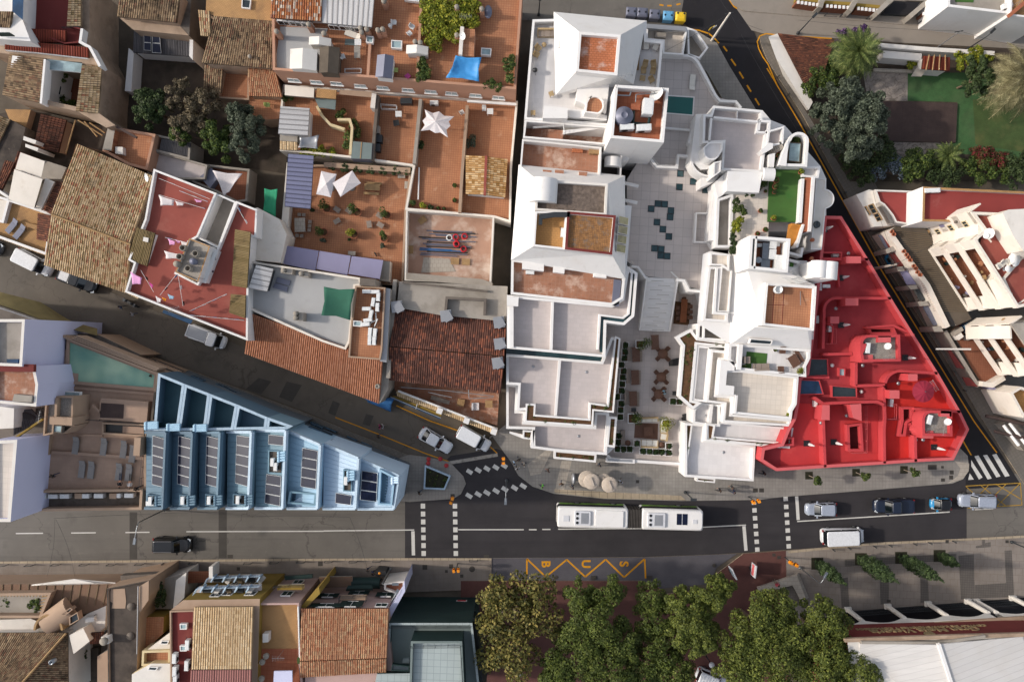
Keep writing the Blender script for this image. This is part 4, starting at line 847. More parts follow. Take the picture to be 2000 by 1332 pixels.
stairs(RD, (1075, 735, 6.2), (1090, 640, 6.9), .9, 5, 'coral')
for q in (Q('305 135 460 138 465 270 290 278'), Q('245 300 395 305 428 415 235 420'), Q('490 345 685 362 688 440 490 440')):
 sky_(RD, q, 6.4, .35, 'ml' if q[0][0] != 245 else 'm7', 'coral', 'roof_glazing')
sky_(RD, Q('545 210 595 215 593 275 543 272'), 6.3, .4, 'm3', 'coral', 'skylight')
rail(RD, Q('930 490 975 490 972 605 905 605'), 6.2, 1.0, 'nb', n=2); rail(RD, [(745, 500), (745, 865), (635, 868)], 6.2, 1.0, 'nb', n=2); rail(RD, Q('445 -90 510 -92 508 20 430 22'), 6.2, 1.0, 'nb', n=2)
for u, v in ((500, 190), (728, 395), (1150, 770)): MB().lathe(P(u, v, 6.2), Q('.2 0 .25 .1 .1 .22 0 .24'), 12).obj('roof_lamp', 'md', RD)
for u, v in Q('1015 330 738 190 412 638 612 582 1208 770 527 -252 625 -682'): MB().tube(P(u, v, 6.2), P(u, v, 7.2), .05, .05, 6).lathe(P(u, v, 7.2), Q('.05 0 .2 .05 .22 .15 0 .2'), 12).obj('roof_cowl', 'mr', RD)
tile(3, 1)
for u, v, w_ in ((385, 910, .9), (365, 1165, .8)): MB().box(P(u, v, 6.2), (w_, .9, .3)).obj('vent_cowl', 'md', RD)
DZ = 0.0
tile(0, 2)
BL = bld('blue_building', 'blue building with eight sloping roof strips carrying solar panels, wedged between two streets', Q('1240 250 1150 1310 3110 1310 3130 1045'), 9, 'building')
MB().prism(pp(Q('1235 255 1440 338 1640 413 1855 498 2005 562 2290 664 2262 690 2515 803 2810 908 3128 1048 3085 1312 1140 1310 1150 640 1215 600'), 9.0), 0, 8.2).obj('wall', 'k9', BL)
BT = ['kg', 'kg', 'no', 'no', 'nw']
terr = [Q('1235 250 1442 335 1405 600 1390 700 1150 700 1150 630 1205 625'), Q('1442 335 1640 412 1615 610 1600 700 1390 700 1405 600'), Q('1640 412 1856 497 1820 695 1600 700 1615 610'), Q('1856 497 2090 595 2078 690 1820 695'), Q('2090 595 2290 664 2240 690 2078 690')]
for i, q in enumerate(terr): F(BL, [(u, v) for u, v in q], 10.2 - .02 * i, 8.6, 5, .3, BT[i], 'qh' if i < 3 else BT[i], 'terrace_wall', 'terrace', 'kq')
strips = [(1145, 1312, 702, 702, 'no'), (1345, 1520, 704, 706, 'no'), (1558, 1735, 704, 704, 'no'), (1778, 1978, 700, 700, 'nw'), (2000, 2245, 688, 690, 'nw'), (2250, 2515, 690, 803, 'nv'), (2530, 2812, 790, 908, 'ke'), (2800, 3130, 905, 1048, 'ke')]
for i, (a, b, v0, v1, mt) in enumerate(strips):
 e = -25 if i < 7 else -45
 top = [P(a, v0, 9.3), P(b, v1, 10.6), P(b + e, 1312, 10.6), P(a - 5, 1312, 9.3)]
 lo = [Vc((p.x, p.y, 3)) for p in top]; o = MB().hull4(lo, top).obj('roof_strip', mt, BL)
 m = MB(); nn = (top[1] - top[0]).cross(top[3] - top[0]).normalized(); nn = nn if nn.z > 0 else -nn
 def edge(p, q_, w_=.3, h=.35):
  d = (q_ - p).normalized(); s = d.cross(nn) * w_ / 2; lo_ = [p - s, q_ - s, q_ + s, p + s]; m.hull4([x - nn * .1 for x in lo_], [x + nn * h for x in lo_])
 ce = sum(top, Vc()) / 4; t2 = [p + (ce - p) * .03 for p in top]
 edge(t2[0], t2[1]); edge(t2[1], t2[2]); edge(t2[3], t2[2], .3, .3); m.obj('parapet', 'kq' if i > 2 else BT[i], BL)
 n_seam = MB()
 for k in range(1, 14):
  f = k / 14; p = top[0] + (top[3] - top[0]) * f; r = top[1] + (top[2] - top[1]) * f; n_seam.tube(p + nn * .01, r + nn * .01, .025, .025, 4)
 n_seam.obj('seams', mt, BL)
def zs(u, v):   # height of the strip surface under a point
 for a, b, v0, v1, mt in strips:
  if a - 10 <= u <= b + 15: return 9.42 + 1.3 * (u - a) / (b - a)
 return 10
def sol(pts, n): solar(BL, [(u, v, zs(u, v) + .2) for u, v in pts], n)
sol(Q('1195 738 1290 765 1285 1145 1188 1120'), 5); sol(Q('1395 740 1500 765 1490 1145 1385 1115'), 5); sol(Q('1615 740 1720 765 1705 1145 1605 1118'), 5); sol(Q('1850 735 1955 750 1945 1140 1838 1110'), 5)
sol(Q('2100 730 2215 742 2212 818 2096 806'), 1); sol(Q('2082 1038 2196 1056 2186 1290 2068 1266'), 3); sol(Q('2364 833 2482 856 2465 1157 2350 1137'), 4); sol(Q('2625 1184 2746 1206 2738 1282 2620 1266'), 1); sol(Q('2828 1010 2950 1030 2940 1256 2814 1240'), 3)
def cowls(u, v, z, n=4, w_=50, dv=20, mt='no'):
 m = MB()
 for k in range(n): m.tube(P(u, v + k * dv, z), P(u + w_, v + k * dv - 4, z + .2), .14, .14, 10); m.lathe(P(u, v + k * dv, z - .25), [(.2, 0), (.2, .4), (0, .45)], 10)
 m.obj('vent_cowls', mt, BL)
for u, v, mt in ((1150, 640, 'nv'), (1322, 655, 'nv'), (1530, 660, 'nv')): cowls(u, v, 10.4, 4, 85, 14, mt)
for u0, v0, u1, v1 in ((1155, 1195, 1262, 1285), (1408, 1195, 1510, 1280), (1610, 1192, 1720, 1280), (1825, 1190, 1960, 1275), (2100, 850, 2215, 1030), (2685, 1000, 2755, 1170)):
 z = zs((u0 + u1) / 2, v0) + .18; m = MB(); ins = m.ring(pp([(u0, v0), (u1, v0 + 6), (u1 - 3, v1 + 4), (u0 - 3, v1)], z), .12, z - .6, z + .25, z, 0); m.obj('machine_recess', 'no' if u0 < 1900 else 'nw', BL)
 MB().prism(ins, z - .2, z + .02).obj('recess_floor', 'mf', BL); ac(BL, u0 + (u1 - u0) * .35, (v0 + v1) / 2, z, 88, .9, .4, .7)
 cowls(u1 - 30, v0 + 22, z + .5, 4, 45, 20, 'no' if u0 < 2000 else 'nv')
ac(BL, 1185, 1262, 9.9, 0, .9, .5, .5); ac(BL, 2165, 975, 10.4, 88, .9, .4, .7); cowls(3070, 1070, 11, 3, 45, 18, 'ke')
for q, mt in ((Q('2262 1172 2472 1188 2462 1285 2245 1270'), 'nw'), (Q('2965 1000 3088 1062 3062 1285 2950 1280'), 'nv')):
 m = MB(); z = zs(q[0][0], q[0][1]) + 1.0; ins = m.ring(pp(q, z), .2, z - 2, z, z - 1.0, 0); m.obj('sunken_terrace', mt, BL); MB().prism(ins, z - 1.2, z - .85).obj('terrace_floor', 'kg' if mt == 'nw' else 'no', BL)
MB().box(P(2380, 1235, 9.6), (2.2, .9, .3), R(30)).obj('bench', 'ke', BL)
A_, B_ = (1240, 255, 9.5), (3128, 1048, 9.5)
wins(BL, A_, B_, [(1450, 278, 1.6, .9), (1550, 290, 1.6, .9), (1640, 352, 1.8, .9), (1740, 355, 1.6, .9), (1830, 398, 1.6, .9), (1850, 436, 1.6, .9), (2070, 488, 1.6, .9), (2070, 525, 2.0, .9), (2165, 523, 1.5, .9), (2250, 556, 1.5, .9), (2240, 592, 1.7, .9), (2345, 597, 1.7, .9), (2480, 655, 1.8, .9), (2510, 700, 3.0, 1.2), (2590, 690, 1.6, .9), (2755, 757, 1.4, .9), (2665, 803, 2.5, 1.2), (2805, 818, 2.3, 1.2), (2870, 803, 1.5, .9), (2980, 928, 1.5, 1), (3075, 923, 1.5, 1), (3110, 895, 3.4, .9)], 'kg', 'ml')
wins(BL, (3128, 1048, 10), (3085, 1312, 10), [(3205, 1090, 3.0, 2.0), (3130, 1150, 2.2, 1.4)], 'nw', 'm7')
TN = bld('tan_building', 'tan stone building with triangular roof pool and sun terrace beside the blue building', Q('500 0 1215 390 1110 1300 320 1300'), 8, 'building')
F(TN, Q('470 -60 540 -20 1240 250 1218 390 1205 610 1140 700 1142 1165 320 1175 380 720 440 300'), 8.6, 8.0, 0, .25, 'mb', 'm5')
m = MB(); ins = m.ring(pp(Q('520 -25 1232 252 1218 390 510 332'), 8.3), .35, 7.9, 8.3, 8.05, 0); m.obj('pool_rim', 'm5', TN); MB().prism(ins, 7.9, 8.16).obj('pool_water', 'pool_water_pale', TN)
MB().prism(pp(Q('530 245 612 255 608 330 525 322'), 8.2), 8, 8.2).obj('pool_step', 'm5', TN)
for k in range(3): wl(TN, 'ledge', [(560 + k * 18, -22 - k * 9), (1222 + k * 10, 232 - k * 8)], 8.7 + .03 * k, 6.5, .16, 'mb')
wl(TN, 'step', [(500, 360), (1210, 415)], 8.15, 8, .3, 'm5'); wl(TN, 'step', [(400, 870), (600, 880), (1130, 918)], 8.35, 8, .35, 'm5'); wl(TN, 'step', [(410, 735), (800, 738)], 8.1, 8, .25, 'm5')
MB().prism(pp(Q('390 875 1130 925 1130 1155 360 1160'), 8.06), 7.9, 8.06).obj('lower_deck', 'm5', TN)
F(TN, Q('318 1165 1115 1155 1105 1318 302 1330'), 8.9, 7.6, 0, .3, 'mb', 'mf', 'service_trench', 'trench_floor')
for u, h in Q('350 .9 440 .9 530 .95 685 .95 795 .95 930 .9 1030 .95'): ac(TN, u, 1205 - (u - 350) * .012, 7.7, 0, 1.05, .5, .75)
for u in (610, 880): K(TN, 'vent_box', [(u - 28, 1190), (u + 30, 1190), (u + 28, 1232), (u - 26, 1230)], 8.5, 7.6, 'mb')
F(TN, Q('358 430 572 432 566 660 420 650 415 725 335 740 345 600'), 11.6, 11.2, 7, .18, 'mb', 'kj', 'lift_tower', 'tower_roof')
K(TN, 'parapet', Q('388 590 566 598 562 660 385 650'), 12.0, 9, 'mb'); wl(TN, 'parapet', [(440, 445), (432, 600)], 11.9, 11, .25, 'mb'); sky_(TN, Q('430 655 497 658 490 718 422 712'), 11.3, .25, 'm3', 'mf')
F(TN, Q('420 650 500 655 585 660 500 725 335 740'), 11.0, 10.6, 7, .15, 'mb', 'mf', 'lift_tower', 'tower_roof')
sky_(TN, Q('395 385 632 398 628 440 390 432'), 9.8, .12, 'm3', 'md', 'glass_canopy'); aerial(TN, 370, 590, 11.7, 1.6, 80)
K(TN, 'roof_slab', Q('780 480 790 445 1160 475 1145 640 775 610'), 8.9, 8, 'm5'); MB().prism(pp(Q('790 483 968 495 962 605 780 597'), 8.93), 8.8, 8.93).obj('slatted_deck', 'deck_wood', TN)
m = MB(); ins = m.ring(pp(Q('795 635 1140 650 1130 748 795 728'), 8.6), .2, 8, 8.6, 8.05, 0); m.obj('stair_well', 'mb', TN); MB().prism(ins, 8, 8.09).obj('well_floor', 'mi', TN); stairs(TN, (960, 690, 8.1), (1120, 700, 8.5), .8, 6, 'm5')
stairs(TN, (735, 590, 8.0), (765, 530, 8.9), 1.6, 5, 'm5'); K(TN, 'bulkhead', Q('1050 755 1100 755 1090 900 1040 895'), 10.2, 8, 'mb')
wl(TN, 'slatted_screen', [(1210, 400), (1185, 615)], 9.2, 8, .25, 'ni'); rail(TN, [(1140, 890), (1115, 1150)], 8.1, 1.0, 'mi', n=2); rail(TN, [(700, 610), (1110, 640)], 8.9, .9, 'mi', n=2)
wins(TN, (560, -22, 8.5), (1240, 245, 8.5), [(760, 15, 4, 1.0), (850, 45, 3.4, 1.0), (940, 50, 3.2, 1.0), (1010, 110, 4.2, 1.1), (1100, 108, 4.4, 1.0), (1230, 195, 4.4, 1.1), (1310, 190, 4.4, 1.0)], 'mb', 'mi')
PB = bld('pale_building', 'tall pale building with bare side wall in lilac shade and worn red roof, beside the roof pool', Q('-80 -100 190 -100 280 510 -80 480'), 15, 'building')
F(PB, Q('-90 -170 195 -170 172 200 -90 190'), 15.9, 15.2, 0, .3, 'mw', 'concrete', cap='ma')
F(PB, Q('-90 192 268 196 298 340 282 512 -90 478'), 15.2, 14.6, 0, .3, 'mw', 'terracotta_worn' if 'terracotta_worn' in MATS else 'mm', cap='ma')
K(PB, 'tank_shelter', Q('110 415 250 430 245 480 95 470'), 15.4, 14.5, 'concrete'); wl(PB, 'tile_edge', [(-80, 208), (262, 212)], 15.6, 15.1, .8, 'tile_flat' if 'tile_flat' in MATS else 'mj'); MB().box(P(115, 155, 15.3), (1.2, .4, .4)).obj('blue_tank', 'm7', PB)
SG = bld('shed_building', 'lower grey service building with tin roof between two tall pale buildings', Q('-80 490 340 560 340 740 -80 780'), 9, 'building')
K(SG, 'wall', Q('-90 490 150 520 345 530 335 745 -90 760'), 8.0, 0, 'mf'); K(SG, 'wall', Q('-90 500 110 525 105 680 -90 690'), 12, 0, 'ma', 'ma')
tiles(SG, (105, 735, 11), (330, 620, 9.2), (240, 530, 9.4), (110, 545, 11.2), 'n8', .3, .05, 3, step=0); wl(SG, 'beam', [(110, 760), (330, 610)], 11.2, 10.8, .2, 'm0')
PB2 = bld('pale_building', 'tall pale building with bare side wall in lilac shade beside the main road, beige roof', [(-80, 780), (130, 770), (85, 1390)], 14, 'building')
F(PB2, Q('-90 780 135 770 82 1412 -90 1412'), 14.6, 14.1, 0, .35, 'mw', 'mz', cap='ma')
tile(0, 1)
OB = bld('scaffold_building', 'building wrapped in ochre netting and balconies on the side street', Q('-50 950 300 1170 300 1300 -50 1250'), 8, 'building')
K(OB, 'wall', Q('-200 1000 310 1180 520 1285 520 1400 -200 1400'), 8.0, 0, 'concrete'); K(OB, 'balcony', Q('-100 1030 310 1170 262 1275 -100 1155'), 9.4, 8.9, 'concrete', 'mf'); rail(OB, [(-100, 1035), (312, 1172)], 9.4, .8, 'mr')
K(OB, 'roof', Q('-200 1160 200 1290 150 1400 -200 1400'), 12.2, 0, 'mw', 'ma')
m = MB(); ln_ = [(-200, 900, 6.0), (0, 950, 6.5), (140, 985, 6.0), (320, 1030, 5.0), (460, 1120, 3.4), (560, 1180, 4.6), (760, 1235, 4.2)]; l2 = [(-200, 1010, 8.2), (0, 1050, 8.4), (150, 1100, 8.3), (310, 1160, 8.2), (430, 1200, 7), (560, 1240, 6.5), (760, 1290, 6)]
V1 = [P(*p) for p in ln_]; V2 = [P(*p) for p in l2]; m.add(V1 + V2, [(i, i + 1, 8 + i, 7 + i) for i in range(6)], 0, smooth=True); m.obj('netting', 'netting', OB)
K(OB, 'shop_roof', Q('520 1270 760 1280 1100 1440 900 1500 520 1400'), 5.5, 0, 'mb', 'mf')
T = tiles
HG = 'old houses of the upper left block'
def house(name, label, corners, z0=0, wall='mu', cat='house', group=HG):
 r = bld(name, label, [c[:2] for c in corners], 6, cat, group); shell(r, corners, z0, wall); return r
tile(0, 0)
h = bld('house', 'white house with dark red roof terrace and red corrugated canopy in the top left corner', Q('0 0 640 0 690 450 40 400'), 8, 'house', HG)
K(h, 'wall', Q('-120 -140 640 -140 640 190 628 335 695 360 780 515 80 425 -120 400'), 7.0, 0, 'mu')
F(h, Q('170 -140 560 -140 545 200 640 225 625 335 500 345 230 235'), 7.8, 7.2, 5, .15, 'mj', 'mj')
T(h, (630, 210, 7.6), (632, -140, 7.6), (545, -140, 8.1), (522, 208, 8.1), 'nd'); T(h, (38, 392, 7.2), (692, 452, 7.2), (690, 372, 8.0), (38, 308, 8.0), 'kf', .3, .06, 8, step=0, prof=WAVE)
T(h, (232, 330, 7.5), (515, 335, 7.5), (515, 240, 8.2), (235, 225, 8.2), 'kf', .3, .06, 8, step=0, prof=WAVE)
K(h, 'upper_wall', Q('-120 -140 190 -140 178 165 240 325 40 310 -120 290'), 9.6, 6, 'white'); T(h, (-60, 215, 9.6), (80, 220, 9.6), (98, 92, 10.3), (-60, 90, 10.3), 'ng'); K(h, 'canopy', Q('190 -140 178 160 95 90 100 -140'), 10.4, 9.5, 'white', 'm7')
MB().box(P(62, 285, 9.9), (1.6, .1, 1)).obj('shutter', 'mh', h); rail(h, [(500, 230), (640, 225)], 7.3, .6, 'mc'); wl(h, 'parapet', Q('640 225 625 330 700 370 780 520'), 8.0, 6.5, .3, 'white')
rail(h, [(60, 405), (300, 425), (700, 470)], 7.1, .5, 'md')
h = bld('house', 'stone house around a deep planted courtyard with high blank wall, below the red terrace house', Q('35 420 790 515 760 885 320 808'), 7, 'house', HG)
cy = Q('355 460 800 515 765 885 595 870 320 808 30 748 78 420')
m = MB(); ins = m.ring(pp(cy, 6.8), .5, 0, 6.8, 1.2, 0); m.obj('wall', 'mu', h); MB().prism(ins, 0, 1.3).obj('courtyard_floor', 'mt', h)
shell(h, [(30, 750, 6.8), (320, 808, 6.8), (362, 462, 7.4), (80, 420, 7.4)], 0, 'white'); shell(h, [(595, 870, 7), (770, 885, 7), (795, 512, 7), (625, 520, 7)], 0, 'white')
T(h, (22, 745, 6.9), (80, 418, 6.9), (360, 460, 7.7), (322, 808, 7.7), 'ng', .28, .085); T(h, (768, 888, 6.9), (796, 512, 6.9), (640, 512, 7.7), (592, 868, 7.7), 'nd', .28, .085)
K(h, 'glass_canopy', Q('368 465 640 490 640 568 365 545'), 7.0, 6.7, 'md', 'm3'); wl(h, 'gutter', [(350, 465), (318, 810)], 7.9, 6.5, .25, 'white'); wl(h, 'eaves', [(640, 855), (900, 985), (1065, 1075)], 6.4, 6.1, .3, 'deck_wood')
K(h, 'bulkhead', Q('385 640 480 680 470 740 380 720'), 3.6, 1, 'white', 'ml')
K(h, 'blank_wall', Q('628 200 640 -140 700 -140 700 370 785 520 770 885 900 980 830 1000 600 870 780 520 690 380'), 6.9, 0, 'mu')
h = house('house', 'house under a lichened tile roof with grey gable and yard of junk below', [(922, 128, 7), (1380, 178, 7), (1418, -60, 8), (940, -60, 8)])
T(h, (915, 130, 7), (1380, 178, 7), (1418, -120, 8.2), (945, -120, 8.2), 'ng', .27, .085); K(h, 'gable', Q('1380 178 1478 280 1500 -120 1415 -120'), 5.6, 0, 'mf', 'mf')
K(h, 'wall', Q('930 140 1385 185 1475 280 1040 235'), 5.6, 0, 'mu'); T(h, (1040, 412, 2.8), (1478, 442, 2.8), (1482, 275, 3.8), (1045, 235, 3.8), 'n8', .2, .05, 3, step=0, prof=WAVE); shell(h, [(1040, 412, 2.8), (1478, 442, 2.8), (1482, 275, 3.8), (1045, 235, 3.8)], 0, 'white')
K(h, 'wall', Q('1478 440 1505 470 1520 -120 1470 -120 1482 280'), 4.2, 0, 'white'); solar(h, [(1125, 272, 3.9), (1180, 275, 3.9), (1180, 400, 3.3), (1125, 395, 3.3)], 2); solar(h, [(1192, 262, 4), (1245, 265, 4), (1260, 420, 3.3), (1190, 415, 3.3)], 2)
w_ = bld('yard_wall', 'short white wall beside the heap of junk in the shaded yard', [(1005, 380), (1030, 715)], 2, 'wall'); K(w_, 'wall', Q('1005 378 1045 410 1025 718 975 712'), 2.4, 0, 'white')
full(); sheet('yard', Q('255 110 372 120 400 130 440 190 560 200 560 340 300 300 240 250'), .02, 'yard')
h = house('house', 'house with long striped tile roof and tan roof terrace beside the planted yard', [(397, 124, 7), (537, 134, 7), (540, 42, 7.8), (420, 30, 7.8)])
K(h, 'terrace', Q('404 -40 540 -40 540 42 420 32 402 24'), 8.0, 0, 'mb', 'm1'); T(h, (394, 123, 7), (538, 135, 7), (542, 42, 7.9), (418, 32, 7.9), 'ng', .27, .085); T(h, (392, 70, 7.5), (412, 72, 7.5), (410, 22, 8.2), (387, 20, 8.2), 'nd')
sky_(h, Q('474 0 492 2 490 20 473 18'), 8.0, .3); T(h, (397, 178, 4), (432, 182, 4), (436, 132, 4.8), (400, 127, 4.8), 'ng'); shell(h, [(397, 178, 4), (432, 182, 4), (436, 132, 4.8), (400, 127, 4.8)], 0, 'mu')
F(h, Q('432 130 487 136 486 196 425 192'), 3.9, 3.3, 0, .2, 'mb', 'mn')
T(h, (486, 188, 5.2), (552, 190, 5.2), (537, 134, 6), (484, 132, 6), 'n2'); shell(h, [(486, 188, 5.2), (552, 190, 5.2), (537, 134, 6), (484, 132, 6)], 0, 'mb')
K(h, 'terrace', Q('486 190 552 192 553 232 512 235 486 222'), 3.5, 0, 'mb', 'mn'); MB().lathe(P(489, 112, 7.4), Q('.2 0 .24 .3 .08 .4 0 .42'), 10).obj('chimney_cowl', 'cement', h)
tile(0, 0)
h = bld('house', 'low terracotta terrace house with tall parapet below the shaded yard', Q('880 1000 1200 1040 1150 1320 800 1200'), 5, 'house', HG)
F(h, Q('850 985 1215 1050 1150 1330 1000 1290 800 1180'), 5.2, 4.5, 0, .3, 'm4', 'mn'); K(h, 'shaft', Q('845 985 900 1000 870 1180 800 1170'), 5.6, 0, 'mn', 'concrete'); K(h, 'water_box', Q('900 1148 958 1150 960 1208 900 1200'), 5.3, 4.5, 'ma')
F(h, Q('1215 1050 1490 1110 1480 1250 1165 1170'), 4.2, 3.4, 0, .25, 'concrete', 'concrete'); T(h, (1240, 1190, 4), (1478, 1225, 4), (1490, 1120, 4.3), (1262, 1085, 4.3), 'n8', .12, .03, 3, step=0, prof=RIB)
F(h, Q('1150 1330 1170 1170 1480 1250 1620 1290 1600 1400 1150 1400'), 3.9, 3.2, 0, .2, 'concrete', 'm8')
h = bld('house', 'cramped house with dark tile roof, courtyard beams and chimney shafts at the left edge', Q('0 900 500 950 500 1200 0 1300'), 5, 'house', HG)
K(h, 'wall', Q('-200 920 240 850 850 1000 800 1180 590 1130 540 1320 -200 1400'), 2.5, 0, 'mb', 'yard')
T(h, (455, 1195, 4.4), (520, 938, 4.4), (320, 890, 5), (265, 1150, 5), 'nc', .28, .085); shell(h, [(455, 1195, 4.4), (520, 938, 4.4), (320, 890, 5), (265, 1150, 5)], 0, 'mb')
K(h, 'terrace', Q('40 855 240 860 200 1000 75 940'), 3.6, 0, 'mb', 'm1'); T(h, (-60, 1220, 4.8), (78, 935, 4.8), (0, 905, 5.3), (-120, 1150, 5.3), 'nd'); K(h, 'gable', Q('80 935 200 1000 150 1180 80 1332 -80 1332 -60 1220'), 4.6, 0, 'mf', 'nr')
for q in (Q('185 1065 285 1100 275 1125 180 1095'), Q('198 1125 300 1158 292 1182 198 1150')): K(h, 'chimney', q, 6.4, 3, 'ma')
T(h, (90, 1340, 4.2), (270, 1380, 4.2), (320, 1245, 4.8), (140, 1180, 4.8), 'nc'); K(h, 'roof', Q('320 1245 520 1310 480 1400 260 1400'), 4.4, 0, 'concrete', 'concrete')
for a, b in (((590, 940), (515, 1200)), ((610, 940), (800, 1060)), ((700, 960), (820, 1040)), ((660, 950), (760, 1070))): MB().tube(P(*a, 4.4), P(*b, 4.2), .09, .09, 6).obj('beam', 'mp', h)
tile(0, 1)
h = house('house', 'large house under two broad ochre tile slopes with parked vans along its eaves', [(350, 738, 7), (985, 955, 7), (1195, 40, 7), (612, -202, 7)], 0, 'mb')
T(h, (345, 738, 7), (985, 958, 7), (1022, 580, 8.6), (404, 345, 8.6), 'nd', .265, .09); T(h, (1198, 48, 7.2), (606, -205, 7.2), (400, 343, 8.6), (1018, 577, 8.6), 'nd', .265, .09)
m = MB(); a, b = P(402, 344, 8.75), P(1020, 579, 8.75)
for i in range(28): m.tube(a + (b - a) * i / 28, a + (b - a) * (i + 1.05) / 28, .13, .11, 8)
m.obj('ridge_tiles', 'mp', h); dish(h, 1180, 65, 7.6, .5, 200); T(h, (985, 950, 7), (1080, 1000, 7), (1100, 985, 7.3), (1000, 930, 7.3), 'np')
h = bld('house', 'tan terrace house with cream awning and two grey loungers at the left edge', Q('0 230 400 310 370 650 0 520'), 5, 'house', HG)
F(h, Q('-200 150 60 220 300 300 410 340 368 665 -200 460'), 5.6, 4.8, 0, .3, 'white', 'm1'); T(h, (-80, 500, 4.4), (365, 665, 4.4), (370, 640, 5.2), (-80, 475, 5.2), 'nn'); T(h, (290, 540, 5.4), (300, 335, 5.4), (402, 350, 6.2), (380, 560, 6.2), 'nc', .27, .085); T(h, (340, 310, 5.6), (430, 85, 5.6), (492, 90, 6.4), (400, 345, 6.4), 'nc', .27, .085); T(h, (-60, 180, 5), (10, 165, 5), (120, -60, 5.6), (40, -80, 5.6), 'nc')
frus(h, 'awning', Q('68 228 268 292 330 72 112 -5'), 7.3, Q('66 226 268 290 332 70 114 -8'), 7.38, 'me'); frus(h, 'awning', Q('120 -10 320 60 350 -70 160 -140'), 6.9, Q('120 -10 320 60 350 -70 160 -140'), 7.0, 'me'); K(h, 'canopy', Q('275 300 320 310 425 90 355 60'), 6.6, 6.3, 'me')
MB().tube(P(268, 290, 5), P(268, 290, 7.3), .08, .08, 6).tube(P(68, 228, 5), P(68, 228, 7.3), .08, .08, 6).tube(P(330, 72, 5), P(330, 72, 7.3), .08, .08, 6).obj('awning_post', 'md', h); K(h, 'bench', Q('195 405 300 430 295 470 215 440'), 5.3, 4.8, 'm1'); wl(h, 'parapet', Q('-100 100 70 215 20 400 -100 380'), 5.4, 4, .3, 'white'); K(h, 'roof', Q('-200 200 70 240 10 400 -200 380'), 5.3, 3, 'me')
h = bld('house', 'long house with red washing terraces, chimney block with round pots and fibre cement lean-tos', Q('1200 0 1840 240 1930 1310 980 950'), 8, 'house', HG)
F(h, Q('1200 -12 1692 178 1546 520 1475 560 1440 700 1380 800 1540 880 1700 600 1845 240 2010 305 2000 520 1945 520 1935 1330 975 950 1045 725 1000 700 1130 380'), 8.6, 7.9, 0, .22, 'white', 'n3')
F(h, Q('1690 178 1845 245 1708 612 1540 528'), 8.4, 6.4, 3, .2, 'white', 'concrete'); F(h, Q('1478 530 1642 592 1548 872 1368 795'), 10.2, 9.9, 6, .14, 'white', 'concrete', 'chimney_block', 'block_top', 'm1')
K(h, 'wall', Q('1642 592 1705 630 1610 880 1548 868'), 8.9, 5, 'white')
for i, (u, v) in enumerate(Q('1450 612 1548 655 1425 680 1525 715 1400 735 1490 770')):
 m = MB().lathe(P(u, v, 9.9), Q('.36 0 .36 .9 .28 .9 .26 .3 0 .3') if i not in (3, 4) else [(.36, 0), (.36, .8), (0, .85)], 14); m.obj('chimney_pot', 'cement' if i != 3 else 'mk', h)
T(h, (998, 695, 8.4), (1150, 748, 8.4), (1212, 490, 9.1), (1072, 445, 9.1), 'nt', .18, .05, 2, prof=WAVE); shell(h, [(998, 695, 8.4), (1150, 748, 8.4), (1212, 490, 9.1), (1072, 445, 9.1)], 6, 'white')
T(h, (1812, 900, 8.6), (1838, 460, 8.6), (1958, 482, 9.2), (1930, 920, 9.2), 'nt', .18, .05, 2, prof=WAVE); shell(h, [(1812, 900, 8.6), (1838, 460, 8.6), (1958, 482, 9.2), (1930, 920, 9.2)], 6, 'white'); T(h, (1792, 1112, 8.4), (1805, 965, 8.4), (1920, 975, 9), (1915, 1155, 9), 'nt', .18, .05, 2, prof=WAVE); shell(h, [(1792, 1112, 8.4), (1805, 965, 8.4), (1920, 975, 9), (1915, 1155, 9)], 6, 'white')
ac(h, 1685, 675, 8.4, 70, .9, .4, .6); K(h, 'blue_board', Q('1635 740 1668 748 1655 795 1620 782'), 8.5, 8, 'm7'); K(h, 'roof_box', Q('1122 520 1160 528 1155 562 1115 552'), 9.1, 8.8, 'ma'); aerial(h, 1600, 850, 9, 2, 60); aerial(h, 1420, 1090, 8.2, 2.4, 20)
frus(h, 'awning', Q('1268 1112 1490 1202 1505 1172 1278 1090'), 3.0, Q('1268 1110 1490 1200 1505 1170 1278 1088'), 3.06, 'awning_stripe' if 'awning_stripe' in MATS else 'm7')
h = bld('house', 'courtyard behind the red terraces shaded by a pale triangular sail', Q('1700 0 1930 20 1900 230 1760 200'), 3, 'house', HG)
F(h, Q('1500 -60 1950 -10 1930 240 1850 250 1690 170 1500 90'), 3.0, 2.2, 0, .25, 'concrete', 'mt')
K(h, 'lean_to', Q('1560 50 1650 -20 1700 60 1640 140'), 3.4, 2, 'mk')
tile(1, 0)
SL = bld('apartment_house', 'long salmon terraced apartment house with cluttered terracotta roof and small windows', Q('130 150 2040 150 2040 700 130 545'), 9, 'house')
F(SL, Q('125 140 140 -160 2090 -160 2030 700 130 548'), 9.3, 8.6, 0, .28, 'm4', 'mn'); wl(SL, 'parapet', [(890, 330), (872, 605)], 9.2, 8.5, .3, 'm4'); wl(SL, 'parapet', [(1300, -160), (1258, 640)], 9.2, 8.5, .3, 'm4')
MB().prism(pp(Q('190 210 560 225 480 560 145 545'), 8.66), 8.5, 8.66).obj('concrete_roof', 'membrane', SL)
T(SL, (112, 142, 10.6), (510, 168, 10.6), (520, -120, 11.4), (125, -120, 11.4), 'qg', .28, .09); T(SL, (514, 180, 10.5), (905, 215, 10.5), (932, -120, 11), (520, -120, 11), 'nz', .6, .05, 9, step=0, prof=RIB)
